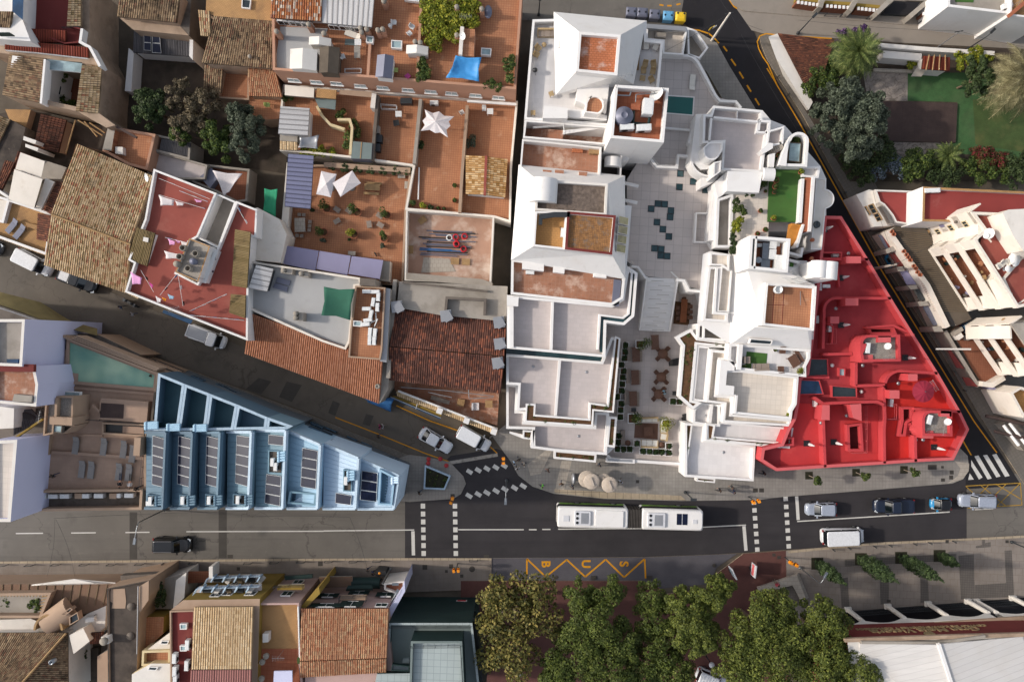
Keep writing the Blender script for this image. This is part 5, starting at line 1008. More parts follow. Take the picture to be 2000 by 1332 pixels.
shell(SL, [(112, 142, 10.6), (510, 168, 10.6), (520, -120, 11.4), (125, -120, 11.4)], 8, 'white', .2, .5); shell(SL, [(514, 180, 10.5), (905, 215, 10.5), (932, -120, 11), (520, -120, 11)], 8, 'white', .2, .5)
wins(SL, (140, 150, 10), (900, 225, 10), [(220, 180, 1.5, 1.2), (310, 188, 1.6, 1.2), (400, 196, 1.4, 1.2), (610, 215, 1.2, 1.2), (700, 222, 1.4, 1.2), (770, 228, 1.2, 1.2)], 'white', 'ml')
def gab(a, b, c, d, z, mt, rise=.5, name='shed_roof'):
 """small two-slope shed: corners a-b-c-d,ridge from middle of a-b to middle of d-c"""
 A, B, C, D = [P(*q, z) for q in (a, b, c, d)]; e = (A + B) / 2 + Vc((0, 0, rise)); f = (D + C) / 2 + Vc((0, 0, rise)); m = MB()
 m.add([A, e, f, D], [(0, 1, 2, 3)]); m.add([e, B, C, f], [(0, 1, 2, 3)]); m.add([A, B, e], [(0, 1, 2)]); m.add([D, f, C], [(0, 1, 2)])
 i_ = inset(ccw([A, B, C, D]), .12); m.prism([(p[0], p[1]) for p in i_], z - 1.7, z - .01, 1); return m
def shed(label, a, b, c, d, z, mt, wall='ma', rise=.45, cat='shed', name='roof_shed'):
 m = gab(a, b, c, d, z, mt, rise); o = m.obj(name, [mt, wall], None, cen([a, b, c, d], z - 1.7)); return tag(o, label, cat)
shed('cream double pitched shed on the concrete corner of the salmon house roof', (268, 385), (480, 392), (472, 556), (262, 540), 10.5, 'ma'); shed('dark brown shed beside the cream one on the salmon house roof', (498, 372), (655, 375), (640, 580), (493, 572), 10.4, 'ni', 'ni')
shed('blue grey gabled shed with white edges on the salmon house roof', (948, 432), (1078, 440), (1062, 618), (932, 604), 10.6, 'mk', 'md'); shed('low white cabinet with sloping lid beside the dark brown shed', (415, 290), (588, 305), (585, 368), (412, 352), 10.2, 'ma'); shed('white lidded cabinet by the vine covered wall on the salmon roof', (1175, 355), (1347, 368), (1342, 432), (1172, 422), 10.2, 'ma')
pots(SL, Q('415 200 535 270 165 255 820 230 828 262 868 238 955 245 992 238 1245 335 1285 342 1570 65 1765 80 1570 285 1000 20 1005 8'), 10.3, .24, 1.7, 'm4')
for q in (Q('1060 322 1145 328 1140 392 1058 385'), Q('1760 382 1840 388 1835 445 1757 438'), Q('865 288 922 294 918 348 863 342'), Q('1165 -30 1285 -30 1275 25 1160 10')): sky_(SL, q, 9.2, .3, 'm3')
K(SL, 'bulkhead', Q('1595 225 1710 230 1700 445 1580 432'), 10.6, 8.6, 'm4', 'mn'); K(SL, 'tank', Q('1597 208 1625 212 1610 430 1582 425'), 11, 9, 'ma'); dish(SL, 1625, 300, 10.6, .45, 210); aerial(SL, 1640, 185, 9.5, 2, 0)
K(SL, 'terrace_mat', Q('698 305 795 310 788 360 692 352'), 8.66, 8.5, 'nh', 'ne'); rail(SL, Q('700 550 828 548 825 582 700 580 700 550'), 8.7, .5, 'md', n=2)
wins(SL, (130, 548, 9.3), (2030, 700, 9.3), [(295, 626, 1.4, 1.0), (470, 641, 1.4, 1.0), (628, 652, 1.4, 1.0), (815, 671, 1.4, 1.0), (990, 685, 1.4, 1.0), (1187, 703, 1.4, 1.0), (1365, 716, 1.4, 1.0), (1527, 729, 1.4, 1.0), (1715, 745, 1.4, 1.0), (1895, 762, 1.4, 1.0), (1030, 750, 1.4, 1.4), (1215, 762, 1.4, 1.2)], 'white', 'm3', sill='concrete')
wl(SL, 'gutter_ledge', [(1650, 790), (2030, 815)], 5.2, 4.9, .25, 'white'); frus(SL, 'awning', Q('650 740 900 765 905 720 655 705'), 5.2, Q('650 738 900 763 905 718 655 703'), 5.3, 'mb')
TR = bld('terrace_block', 'row of walled terracotta roof terraces stepping down from the salmon house', Q('215 800 2000 850 2000 1332 215 1300'), 3, 'house')
F(TR, Q('212 660 2045 790 2000 1290 1990 1740 1860 1700 1165 1640 1225 1300 900 1255 740 1235 320 1190 185 1180 190 840'), 4.4, 3.6, 0, .25, 'me', 'mn')
for q, t_, mt in (([(950, 745), (905, 1250)], .35, 'mf'), ([(1285, 775), (1235, 1280)], .4, 'concrete'), ([(1650, 825), (1610, 1350), (1590, 1660)], .35, 'mb')): wl(TR, 'dividing_wall', q, 5.2, 3.4, t_, mt)
m = MB(); wallm(m, Q('475 830 510 900 580 975 690 1010'), 4.9, 3.5, .3); m.obj('curved_wall', 'mx', TR); m = MB(); wallm(m, Q('635 935 730 935 750 1000 735 1210'), 4.9, 3.5, .3); m.obj('curved_wall', 'mx', TR)
K(TR, 'hut_roof', Q('225 665 455 690 450 765 225 745'), 5.6, 5.2, 'concrete', 'me'); K(TR, 'hut_roof', Q('475 692 628 706 622 775 470 762'), 5.5, 5.2, 'm1'); K(TR, 'hut_roof', Q('455 765 625 778 618 858 490 840'), 4.9, 4.7, 'ne'); K(TR, 'cabinet', Q('905 730 940 735 928 848 892 842'), 5.4, 3.6, 'ma')
T(TR, (405, 1062, 5.9), (418, 848, 5.9), (190, 832, 6.5), (172, 1048, 6.5), 'nz', .55, .05, 9, 'hut_roof', step=0, prof=RIB); shell(TR, [(405, 1062, 5.9), (418, 848, 5.9), (190, 832, 6.5), (172, 1048, 6.5)], 3, 'white')
K(TR, 'hut_roof', Q('190 1050 325 1062 322 1110 186 1100'), 5.2, 3.6, 'concrete'); T(TR, (186, 1170, 4.8), (325, 1176, 4.8), (322, 1112, 5.2), (186, 1102, 5.2), 'np', .4, .05, 3, 'hut_roof', step=0)
K(TR, 'hut_roof', Q('758 1105 908 1120 900 1245 742 1240'), 5.4, 3.6, 'mk', 'ne'); wl(TR, 'roof_batten', [(825, 1110), (815, 1240)], 5.45, 5.3, .1, 'mp')
T(TR, (1640, 1518, 5.4), (1640, 1215, 5.4), (1790, 1222, 6.0), (1778, 1522, 6.0), 'nn', .26, .06, name='hut_roof'); T(TR, (1945, 1545, 5.4), (1965, 1245, 5.4), (1806, 1225, 6.0), (1795, 1524, 6.0), 'nn', .26, .06, name='hut_roof'); wl(TR, 'ridge', [(1798, 1218), (1786, 1526)], 6.15, 5.8, .3, 'n3'); shell(TR, [(1640, 1518, 5.4), (1640, 1215, 5.4), (1965, 1245, 5.4), (1945, 1545, 5.4)], 3.6, 'white')
for u, v, r in ((960, 1080, 85), (945, 1150, 85), (940, 1010, 85)): K(TR, 'cabinet', [(u - 25, v - 28), (u + 25, v - 25), (u + 22, v + 32), (u - 28, v + 30)], 4.6, 3.6, 'mc' if v > 1050 else 'concrete')
ac(TR, 1395, 815, 3.7, 0, 1.0, .5, .7); MB().box(P(1180, 805, 3.6), (1.4, .7, .9)).obj('bench_chest', 'mc', TR)
MB().path([P(1275, 1310, 3.9), P(1268, 1560, 3.9)], .09, 8).obj('pipe', 'md', TR)
tile(1, 1)
G = bld('terrace_house', 'wide terracotta roof terrace with potted trees and lilac canopies behind a cream wall', Q('265 0 1205 30 1150 850 220 590'), 2, 'house')
F(G, Q('245 -40 520 -45 1212 25 1175 310 1150 900 930 890 190 720 225 560'), 3.2, 2.6, 0, .25, 'mb', 'mn'); K(G, 'wall', Q('185 560 240 -60 262 -60 262 290 238 590'), 3.9, 0, 'me')
T(G, (425, 302, 5.3), (450, -115, 5.3), (250, -130, 5.7), (224, 282, 5.7), 'k4', .55, .05, 9, 'pergola_roof', step=0, prof=RIB); MB().tube(P(422, 298, 2.6), P(422, 298, 5.3), .07, .07, 6).tube(P(448, -60, 2.6), P(448, -60, 5.3), .07, .07, 6).obj('pergola_post', 'mc', G)
for i, (a, b) in enumerate((((190, 585), (490, 628)), ((497, 629), (740, 668)), ((748, 669), (994, 702)))):
 c = ((a[0] - 8 if i else 188, 0), 0); q = [(a[0] + 30 if i == 0 else a[0], a[1]), b, (b[0] - 27, b[1] + 155 - i * 4), (a[0] - 27 if i else a[0], a[1] + 140)]
 K(G, 'canopy', q, 5.2, 5.08, 'mc', 'nm')
for u, v in Q('490 630 740 670 990 705 965 860'): MB().tube(P(u, v, 2.5), P(u, v, 5.1), .07, .07, 6).obj('canopy_post', 'mc', G)
K(G, 'blue_grey_wall', Q('-20 500 -20 300 10 290 180 380 240 500 190 722 -20 700'), 6.4, 0, 'me', 'me'); K(G, 'side_roof', Q('985 705 1048 712 1040 870 960 860'), 4.4, 0, 'me', 'concrete')
wl(G, 'planted_ledge', [(530, -45), (1205, 0)], 3.9, 2.5, .6, 'mb')
h = bld('workshop_house', 'house with pale membrane roof terrace and bright orange tile slope above the side street', Q('0 740 800 840 700 1332 0 1110'), 7, 'house')
F(h, Q('-60 705 812 838 830 900 775 905 735 1332 700 1400 520 1340 0 1110 -60 1080'), 7.4, 6.8, 0, .25, 'me', 'membrane'); F(h, Q('775 900 1010 915 985 1400 970 1480 720 1460 735 1250'), 7.9, 7.4, 0, .18, 'mb', 'mn'); K(h, 'wall', Q('812 838 930 850 930 905 808 895'), 8.4, 0, 'concrete', 'mf')
K(h, 'wall', Q('1000 915 1050 925 1045 1060 1020 1500 968 1490'), 7.5, 0, 'concrete', 'ms'); T(h, (85, 948, 8.2), (135, 770, 8.2), (0, 738, 8.7), (-60, 920, 8.7), 'nz', .4, .05, 9, 'shed_roof', step=0, prof=RIB); shell(h, [(85, 948, 8.2), (135, 770, 8.2), (0, 738, 8.7), (-60, 920, 8.7)], 6.8, 'mc')
for q in (Q('165 832 268 862 258 902 152 872'), Q('148 878 250 908 240 950 130 915')): K(h, 'hatch', q, 7.0, 6.8, 'mk')
for q in (Q('195 762 285 770 282 812 192 800'), Q('338 790 412 800 408 838 336 826'), Q('300 1105 370 1112 368 1178 296 1172')): K(h, 'chimney', q, 8.3, 6.8, 'concrete')
pots(h, Q('220 782 358 808 315 1118 315 1152'), 8.3, .24, .1, 'cement')
for i, (u, v, r) in enumerate(((872, 948, 0), (938, 950, 0), (962, 990, 88), (922, 1030, 80), (955, 1070, 88), (870, 1082, 0), (905, 1125, 80), (880, 1170, 10), (862, 1203, 5), (898, 1262, 85), (936, 1268, 85), (895, 1330, 88), (930, 1330, 88))): ac(h, u, v, 7.5, r, 1.0, .42, .7)
sky_(h, Q('765 1172 830 1178 825 1222 762 1216'), 7.7, .3, 'm3'); MB().path([P(935, 1110, 7.8), P(940, 1170, 7.9), P(895, 1190, 7.7)], .07, 6).path([P(925, 1220, 7.8), P(950, 1160, 8.1)], .07, 6).obj('pipes', 'md', h)
full(); T(h, (478, 690, 5.4), (741, 788, 5.4), (748, 703, 7.0), (489, 611, 7.0), 'k5', .27, .1); shell(h, [(478, 690, 5.4), (741, 788, 5.4), (748, 703, 7.0), (489, 611, 7.0)], 0, 'white'); MB().lathe(P(739, 754, 5.8), Q('.3 -.5 .3 .7 .2 .7 0 .5'), 12).obj('chimney', 'cement', h)
K(h, 'wall', Q('741 788 748 700 762 700 758 760'), 5.5, 0, 'concrete')
tile(1, 1)
CS = bld('building_site', 'walled construction site stacked with pipes and red hose coils beside the white hotel', Q('1175 305 1860 350 1830 890 1165 800'), 3, 'building site')
F(CS, Q('1172 305 1862 352 1835 892 1160 860'), 4.2, 2.6, 0, .2, 'ma', 'kt' if 'kt' in MATS else 'mm'); MB().prism(pp(Q('1310 680 1510 690 1560 790 1290 800'), 2.64), 2.5, 2.64).obj('sand_spread', 'm2', CS)
wl(CS, 'block_wall', [(1175, 825), (1760, 875), (1840, 905)], 4.4, 2.5, .8, 'concrete')
K(CS, 'concrete_deck', Q('1120 868 1965 905 1955 1180 1440 1130 1100 1070'), 6.2, 0, 'concrete', 'concrete'); wl(CS, 'block_course', [(1145, 872), (1810, 945)], 6.6, 6.2, .25, 'mf'); wl(CS, 'block_course', Q('1480 1100 1490 995 1790 1010 1785 1130'), 7.0, 6.2, .3, 'mf')
h = bld('house', 'wide house with weathered brown tile roof on two slopes beside the building site', Q('1080 1050 1960 1150 1900 1740 1030 1640'), 6, 'house')
tile(1, 2); T(h, (1030, 302, 5.2), (1912, 408, 5.2), (1942, 122, 6.7), (1042, 45, 6.7), 'kl', .26, .09); T(h, (1962, -190, 5.4), (1098, -288, 5.4), (1042, 42, 6.7), (1942, 118, 6.7), 'kl', .26, .09); shell(h, [(1030, 302, 5.2), (1912, 408, 5.2), (1962, -190, 5.4), (1098, -288, 5.4)], 0, 'mb')
wl(h, 'wall', [(1085, -480), (1030, 290)], 6.2, 0, .45, 'concrete'); 
for u, v in Q('1110 -265 1490 -195 1900 -145 1890 170 1905 20'):
 MB().box(P(u, v, 6), (1.3, 1.3, 1.1), R(8)).box(P(u + 6, v + 4, 7.1), (1.0, 1.1, .15), R(30)).obj('wrapped_chimney', 'ms', h)
wy = bld('works_yard', 'paved building yard stacked with pallets between the brown roof and its street wall', [(1100, 350), (1890, 400), (1880, 670)], 0, 'yard')
MB().prism(pp(Q('1060 310 1900 400 1885 660 1450 540 1090 390'), .5), 0, .5).obj('yard_floor', 'mm', wy)
T(wy, (1100, 425, 1.9), (1885, 730, 1.9), (1890, 680, 2.3), (1105, 380, 2.3), 'np', .26, .07, name='wall_coping'); wl(wy, 'wall', [(1095, 400), (1885, 705)], 1.8, 0, .3, 'mx'); wl(wy, 'capping', [(1110, 390), (1885, 690)], 2.6, 2.0, .22, 'white'); 
for u, v in ((1450, 530), (1655, 605), (1862, 688)): MB().box(P(u, v, 0), (.7, .7, 2.9), R(-20)).obj('pier', 'white', wy)
MB().path([P(1130, 360, 2.8), P(1460, 385, 2.8), P(1860, 430, 2.8)], .05, 6).path([P(1660, 380, 2.8), P(1665, 450, 2.6), P(1855, 440, 2.6)], .05, 6).path([P(1345, 400, 2.6), P(1530, 440, 2.6)], .05, 6).obj('scaffold', 'ms', wy)
m = MB()
for a, b in (((1050, 435), (1445, 600)), ((1270, 460), (1250, 530))): m.tube(P(*a, 1.7), P(*b, 1.7), .06, .06, 6)
m.obj('scaffold', 'ms', wy); frus(wy, 'netting', Q('1060 445 1440 608 1450 575 1075 430'), 1.4, Q('1060 440 1440 603 1450 570 1075 425'), 1.5, 'm0')
K(wy, 'tarp_edge', Q('1060 450 1440 612 1445 598 1070 438'), 1.56, 1.45, 'm7')
SG_ = 'houses along the south side of the main road'
tile(0, 3)
h = bld('house', 'low house with rusty sheet roof, pergola court and barrel vault behind a white gable', Q('0 565 890 560 600 900 0 930'), 3, 'house', SG_)
K(h, 'rust_roof', Q('-200 570 890 562 840 735 660 800 -200 800'), 4.2, 0, 'mb', 'ko')
for i in range(13): wl(h, 'roof_seam', [(20 + i * 68, 568), (12 + i * 66, 730)], 4.28, 4.1, .06, 'qs')
frus(h, 'gable_front', Q('245 578 905 562 900 552 250 568'), 4.2, Q('400 565 740 558 585 525 575 525'), 4.9, 'ma')
F(h, Q('-200 640 400 632 320 830 -200 830'), 5.4, 4.35, 0, .3, 'mb', 'concrete', 'pergola_court', 'court_floor')
for i in range(16): MB().tube(P(-10 + i * 25, 632, 5.2), P(-14 + i * 25, 662, 5.2), .07, .07, 5).obj('pergola_beam', 'mp', h)
for i in range(7): MB().tube(P(385 - i * 7, 655 + i * 24, 5.2), P(325 - i * 3, 665 + i * 24, 5.2), .07, .07, 5).obj('pergola_beam', 'mp', h)
vault(h, (380, 880, 5), (570, 740, 5), 1.45, 'mb'); m = MB(); wallm(m, arc(375, 930, 108, 178, 2, 14, 118), 6.2, 4.8, .25); m.obj('round_arch', 'mp', h); MB().lathe(P(375, 930, 5.3), [(0, 0), (1.2, 0)], 16).obj('arch_floor', 'concrete', h); K(h, 'wall', Q('-200 850 240 835 500 940 680 800 830 735 820 900 650 1060 520 1110 -200 1110'), 4.4, 0, 'ma', 'ma')
for q in (Q('490 790 570 735 590 750 530 800'), Q('560 810 625 770 640 830 565 875')): sky_(h, q, 5.9, .6, 'ml', 'mb')
ac(h, 718, 832, 4.5, 10, 1.1, .5, .5); K(h, 'wall', Q('540 965 650 910 700 1010 575 1110'), 6.2, 0, 'me', 'me'); T(h, (700, 1030, 4.9), (800, 1025, 4.9), (805, 940, 5.4), (710, 945, 5.4), 'nc')
h = bld('house', 'house under old tiled hip roof at the bottom left corner', Q('0 945 525 945 530 1332 0 1332'), 6, 'house', SG_)
T(h, (525, 945, 6), (-150, 948, 6), (-350, 1420, 8.4), (165, 1340, 8.4), 'ng', .27, .09); T(h, (530, 1345, 6), (527, 946, 6), (510, 955, 6.1), (165, 1345, 8.4), 'ng', .27, .09); shell(h, [(525, 945, 6), (-150, 948, 6), (-350, 1480, 6), (530, 1480, 6)], 0, 'ma'); MB().tube(P(515, 950, 6.3), P(165, 1345, 8.6), .13, .13, 8).obj('ridge_tiles', 'mp', h); MB().lathe(P(430, 1155, 6.6), Q('.28 -1 .28 .9 .2 .9 0 .5'), 14).obj('flue', 'steel', h)
K(h, 'yard', Q('530 1110 770 1060 760 1420 530 1420'), .6, 0, 'yard')
h = bld('house', 'narrow house with soot black flat roof and peeling pale patch', Q('835 600 1075 600 1060 1332 850 1332'), 8, 'house', SG_)
F(h, Q('835 600 1165 535 1160 660 1085 800 1062 1420 845 1420'), 8.4, 8.1, 0, .15, 'mb', 'nr', cap='nr'); MB().prism(pp(Q('862 622 868 605 975 600 985 700 978 755 872 755 880 712 862 700'), 8.14), 8, 8.14).obj('pale_patch', 'mb', h)
frus(h, 'side_wall', Q('1080 590 1165 540 1160 690 1090 790'), 5, Q('1080 588 1162 538 1160 690 1090 790'), 8.45, 'mb'); K(h, 'balcony', Q('940 500 1215 485 1215 520 945 540'), 5.5, 4.4, 'mf'); pots(h, [(820, 1005)], 9, .4, 2, 'ma')
for u, v in ((1025, 740), (1020, 970)): MB().lathe(P(u, v, 8.12), [(.45, 0), (.45, .1), (0, .14)], 18).obj('roof_cover', 'mf', h)
MB().path([P(1080, 580, 8.6), P(1070, 1110, 8.6)], .07, 6).obj('pipe', 'mr', h); K(h, 'side_wall', Q('760 1130 845 1080 850 1420 760 1420'), 5, 0, 'concrete', 'mb')
h = bld('house', 'ochre block with tiled upper roof, maroon roof strip, brick roof and stacked balconies', Q('1330 770 1980 740 1960 1332 1330 1332'), 9, 'house', SG_)
K(h, 'wall', Q('1330 772 1430 690 2030 680 2010 1420 1330 1420'), 10.0, 0, 'm0', 'mb'); F(h, Q('1325 775 1520 770 1500 1420 1330 1420'), 10.4, 10.05, 6, .15, 'mb', 'maroon_dull' if 'maroon_dull' in MATS else 'mj', 'roof_parapet', 'nf')
T(h, (1518, 745, 10.4), (1980, 742, 10.4), (1965, 1228, 11.8), (1497, 1230, 11.8), 'np', .27, .095); T(h, (1480, 1460, 10.8), (1960, 1460, 10.8), (1965, 1232, 11.7), (1490, 1236, 11.7), 'qk', .28, .06, 8, step=0, prof=WAVE); shell(h, [(1518, 745, 10.4), (1980, 742, 10.4), (1960, 1420, 10.6), (1480, 1420, 10.6)], 8, 'white')
for u, v in ((1437, 893), (1437, 1062)): sky_(h, [(u - 28, v - 22), (u + 28, v - 22), (u + 26, v + 22), (u - 26, v + 22)], 10.3, .2, 'm3')
for u, v in Q('1480 1025 1475 1185 1380 1130 1382 1230 1385 1295'): ac(h, u, v, 10.2, 88, 1.1, .45, .7)
for z, v0, u0 in ((7.4, 585, 1555), (4.6, 505, 1640)):
 K(h, 'balcony', [(u0, v0), (2040, v0 - 16), (2040, v0 + 30), (u0 - 25, v0 + 48)], z, z - .3, 'ma', 'm8'); rail(h, [(u0 - 25, v0 + 48), (u0, v0), (2040, v0 - 16)], z, 1.0, 'ke', n=4)
 for k in range(5): wl(h, 'balcony_divider', [(u0 + 30 + k * 90, v0 + 2), (u0 + 5 + k * 90, v0 + 46)], z + 1.1, z, .15, 'ke'); MB().box(P(u0 + 70 + k * 85, v0 + 22, z), (.9, .45, .5), k).obj('balcony_chest', ('mc', 'ma', 'qs')[k % 3], h)
K(h, 'brick_roof', Q('1083 825 1280 820 1275 950 1180 1040 1085 1130'), 6.4, 0, 'm0', 'brick_roof' if 'brick_roof' in MATS else 'mn'); K(h, 'wall', Q('1140 1085 1330 945 1330 1080 1140 1090'), 8.4, 0, 'me'); F(h, Q('1110 1085 1330 1080 1328 1200 1105 1205'), 8.8, 8.1, 0, .25, 'mx', 'mn'); K(h, 'wall', Q('1030 1270 1180 1185 1335 1185 1335 1420 1030 1420'), 9.2, 0, 'mx', 'ma')
wins(h, (1420, 690, 10), (2030, 680, 10), [(1780, 640, 1.2, 1.5), (1690, 650, 1.2, 1.5), (1850, 560, 1.2, 1.5), (1960, 555, 1.2, 1.5), (1960, 640, 1.2, 1.5)], 'white', 'ml'); sky_(h, Q('1170 1205 1240 1210 1220 1240 1150 1235'), 9.3, .1) ; sky_(h, Q('1265 1003 1325 1005 1310 1035 1250 1032'), 8.5, .1)
K(h, 'side_court', Q('1165 560 1450 480 1440 660 1350 760 1165 760'), 4.2, 0, 'ma', 'concrete'); frus(h, 'side_wall', Q('1380 540 1455 478 1440 670 1355 760'), 3, Q('1375 535 1455 475 1440 670 1352 758'), 6, 'ma')
K(h, 'shop_canopy', Q('1450 470 1640 468 1630 550 1440 560'), 3.4, 3.1, 'mt'); K(h, 'sign_board', Q('1632 430 1662 425 1660 520 1632 522'), 5.4, 3.2, 'ma')
tile(1, 3)
h = bld('house', 'slim pinkish house with tiled roof terrace and two green shuttered windows over the pavement', Q('50 740 340 740 330 1332 0 1332'), 9, 'house', SG_)
F(h, Q('35 715 335 712 345 1180 370 1420 -10 1420 -20 715'), 9.6, 8.9, 0, .2, 'ki', 'm1'); MB().prism(pp(Q('45 1070 335 1070 355 1420 20 1420'), 8.95), 8.8, 8.95).obj('red_deck', 'm9', h)
wins(h, (35, 705, 9.6), (335, 705, 9.6), [(245, 640, 1.3, 1.7), (330, 550, 1.2, 1.6)], 'white', 'mh'); K(h, 'balcony', Q('170 575 375 570 372 610 165 612'), 6.6, 6.3, 'mx', 'm0'); rail(h, Q('150 590 152 570 378 568 376 600'), 6.6, 1, 'mc'); MB().path([P(330, 740, 9.8), P(345, 1150, 9.8)], .1, 6).obj('gutter', 'md', h)
K(h, 'box_vent', Q('320 1145 370 1142 368 1185 322 1188'), 10, 9, 'turf', 'kd'); pots(h, [(55, 1165), (50, 1295), (85, 1120)], 9.9, .3, 1, 'mr', False); aerial(h, 215, 1080, 9.2, 2.4, 0); K(h, 'cabinet', Q('52 955 98 950 96 1018 52 1022'), 10, 9, 'ma'); K(h, 'shelter_roof', Q('140 1245 282 1242 285 1420 132 1420'), 10.6, 10.4, 'mw', 'mw'); K(h, 'side_wall', Q('350 740 490 590 500 640 380 760'), 8.6, 0, 'm0'); K(h, 'awning_frame', Q('220 505 440 490 440 520 230 535'), 3.6, 3.3, 'mh')
h = bld('house', 'pale house with green shutters below a wide salmon tiled roof', Q('360 755 1035 755 1020 1145 345 1165'), 9, 'house', SG_)
T(h, (355, 757, 9.4), (1038, 757, 9.4), (1022, 1142, 11), (343, 1165, 11), 'n2', .25, .08); T(h, (345, 1290, 9.6), (1020, 1250, 9.6), (1020, 1145, 11), (343, 1167, 11), 'n2', .25, .08); shell(h, [(355, 757, 9.4), (1038, 757, 9.4), (1100, 1332, 9.4), (360, 1420, 9.4)], 0, 'ki', .15, .3)
T(h, (395, 1180, 8.4), (960, 1150, 8.4), (920, 1440, 9.4), (430, 1440, 9.4), 'nn', .25, .07)
K(h, 'side_wall', Q('1035 760 1125 640 1160 540 1165 620 1050 830'), 7.2, 0, 'mw', 'mw')
wins(h, (360, 757, 9.2), (1035, 757, 9.2), [(548, 732, 2.2, 1.2, 'mh'), (748, 722, 1.5, 1.9, 'mh'), (980, 730, 1.4, 1.2), (565, 655, 1.4, 1.3, 'mh'), (805, 635, 1.4, 1.3, 'mh'), (1020, 648, 1.4, 1.5, 'mh')], 'white', 'mh'); K(h, 'balcony', Q('660 655 865 652 862 690 655 692'), 6.2, 5.9, 'mb'); rail(h, Q('660 690 658 655 868 652 866 690'), 6.2, 1, 'mc')
K(h, 'shop_canopy', Q('490 510 752 505 755 590 510 595'), 3.4, 3.1, 'concrete', 'ko'); vault(h, (752, 555, 2.8), (970, 555, 2.8), .7, 'green_awning' if 'green_awning' in MATS else 'mh', 'shop_awning'); frus(h, 'awning', Q('715 590 905 585 915 615 700 620'), 4.8, Q('720 575 905 572 912 598 705 600'), 5.2, 'mh')
F(h, Q('1000 560 1158 540 1160 640 1085 640 1000 610'), 4.2, 3.6, 0, .2, 'ma', 'mt')
h = bld('office_building', 'dark green building with grey roof decks and fenced upper terrace beside the trees', Q('1040 870 1690 870 1740 1332 920 1332'), 9, 'building', SG_)
F(h, Q('1040 868 1690 868 1760 1480 900 1480 960 1300 1025 1170'), 9.2, 8.4, 0, .25, 'mh', 'ne', cap='roof_grid'); F(h, Q('1210 1010 1610 1010 1632 1480 1195 1480'), 11.6, 11.0, 8, .25, 'mh', 'roof_grid', 'upper_wall', 'upper_roof', 'ne')
K(h, 'bulkhead', Q('1245 980 1580 975 1605 1010 1225 1010'), 10.2, 8, 'mh'); K(h, 'bulkhead', Q('945 1265 1220 1260 1215 1480 900 1480'), 10, 8, 'mh', 'roof_grid'); rail(h, [(1215, 1040), (1600, 1035), (1620, 1332)], 11.2, 1, 'mc'); rail(h, [(1045, 890), (1680, 890)], 9.0, .8, 'mc', n=3); K(h, 'step', Q('1145 1155 1200 1150 1198 1180 1142 1182'), 8.9, 8.4, 'roof_grid'); sky_(h, Q('1065 1185 1200 1200 1195 1240 1055 1235'), 10.1, .2, 'ml', 'mh')
wins(h, (1040, 868, 9), (1690, 868, 9), [(1155, 842, 2.6, .9), (1520, 842, 6.6, .9), (1185, 775, 2.8, .9), (1520, 772, 6, .9), (1185, 715, 1.2, .8), (1310, 715, 1.2, .8), (1435, 715, 1.2, .8), (1560, 712, 1.2, .8), (1650, 710, 1, .8)], 'mh', 'mi'); m = MB(); m.box(hit(1607, 699, (1040, 868, 9), (1690, 868, 9)) - Vc((0, 0, .2)), (1.3, .16, .5)); m.obj('sign_frame', 'md', h); MB().box(hit(1607, 699, (1040, 868, 9), (1690, 868, 9)) - Vc((0, -.05, .12)), (1.05, .16, .3)).obj('sign', 'coral', h)
K(h, 'side_fin', Q('1690 868 1720 868 1790 1480 1760 1480'), 7.5, 0, 'mh', 'mi')
tile(3, 3)
HB = bld('hotel_building', 'hotel with white ribbed roof, maroon sign band and arcade of slanting white columns', Q('600 1000 2100 960 2100 1332 800 1332'), 9, 'hotel')
fa, fb = (620, 1008, 11), (2060, 962, 11)
K(HB, 'wall', [(fa[0], fa[1]), (fb[0], fb[1]), (2400, 960), (2400, 1700), (700, 1700)], 11, 6.1, 'mj', 'ma'); wl(HB, 'cornice', [(600, 1006), (1200, 986), (2080, 960)], 11.3, 10.9, .4, 'mu')
T(HB, (690, 1400, 10.1), (720, 1030, 11.2), (1332, 1040, 12), (1450, 1400, 12), 'ks', .75, .01, 9, step=0, prof=RIB); T(HB, (2100, 1400, 11.2), (1990, 975, 11.2), (1345, 1035, 12), (1460, 1400, 12), 'ks', .75, .01, 9, step=0, prof=RIB); wl(HB, 'roof_flashing', [(1338, 1035), (1456, 1400)], 12.2, 11.8, .35, 'white'); wl(HB, 'roof_edge', [(730, 1022), (1330, 1028), (1700, 975)], 11.6, 11, .3, 'concrete')
Af, Bf = P(*fa), P(*fb); dd = (Bf - Af); dd.z = 0; dd.normalize(); nn = Vc((-dd.y, dd.x, 0)); nn = nn if nn.y > 0 else -nn; rz = math.atan2(dd.y, dd.x)
cols = [P(310, 785, .12), P(620, 760, .12), P(930, 736, .12), P(1245, 716, .12), P(1555, 696, .12), P(1620, 696, .12), P(1905, 670, .12), P(2200, 650, .12)]
for p in cols[1:]: MB().box(p - Vc((0, 0, .1)), (.8, .6, .5), rz).tube(p + Vc((0, 0, .3)), p + Vc((0, 0, 4.5)), .3, .27, 12).obj('column', 'ma', HB)
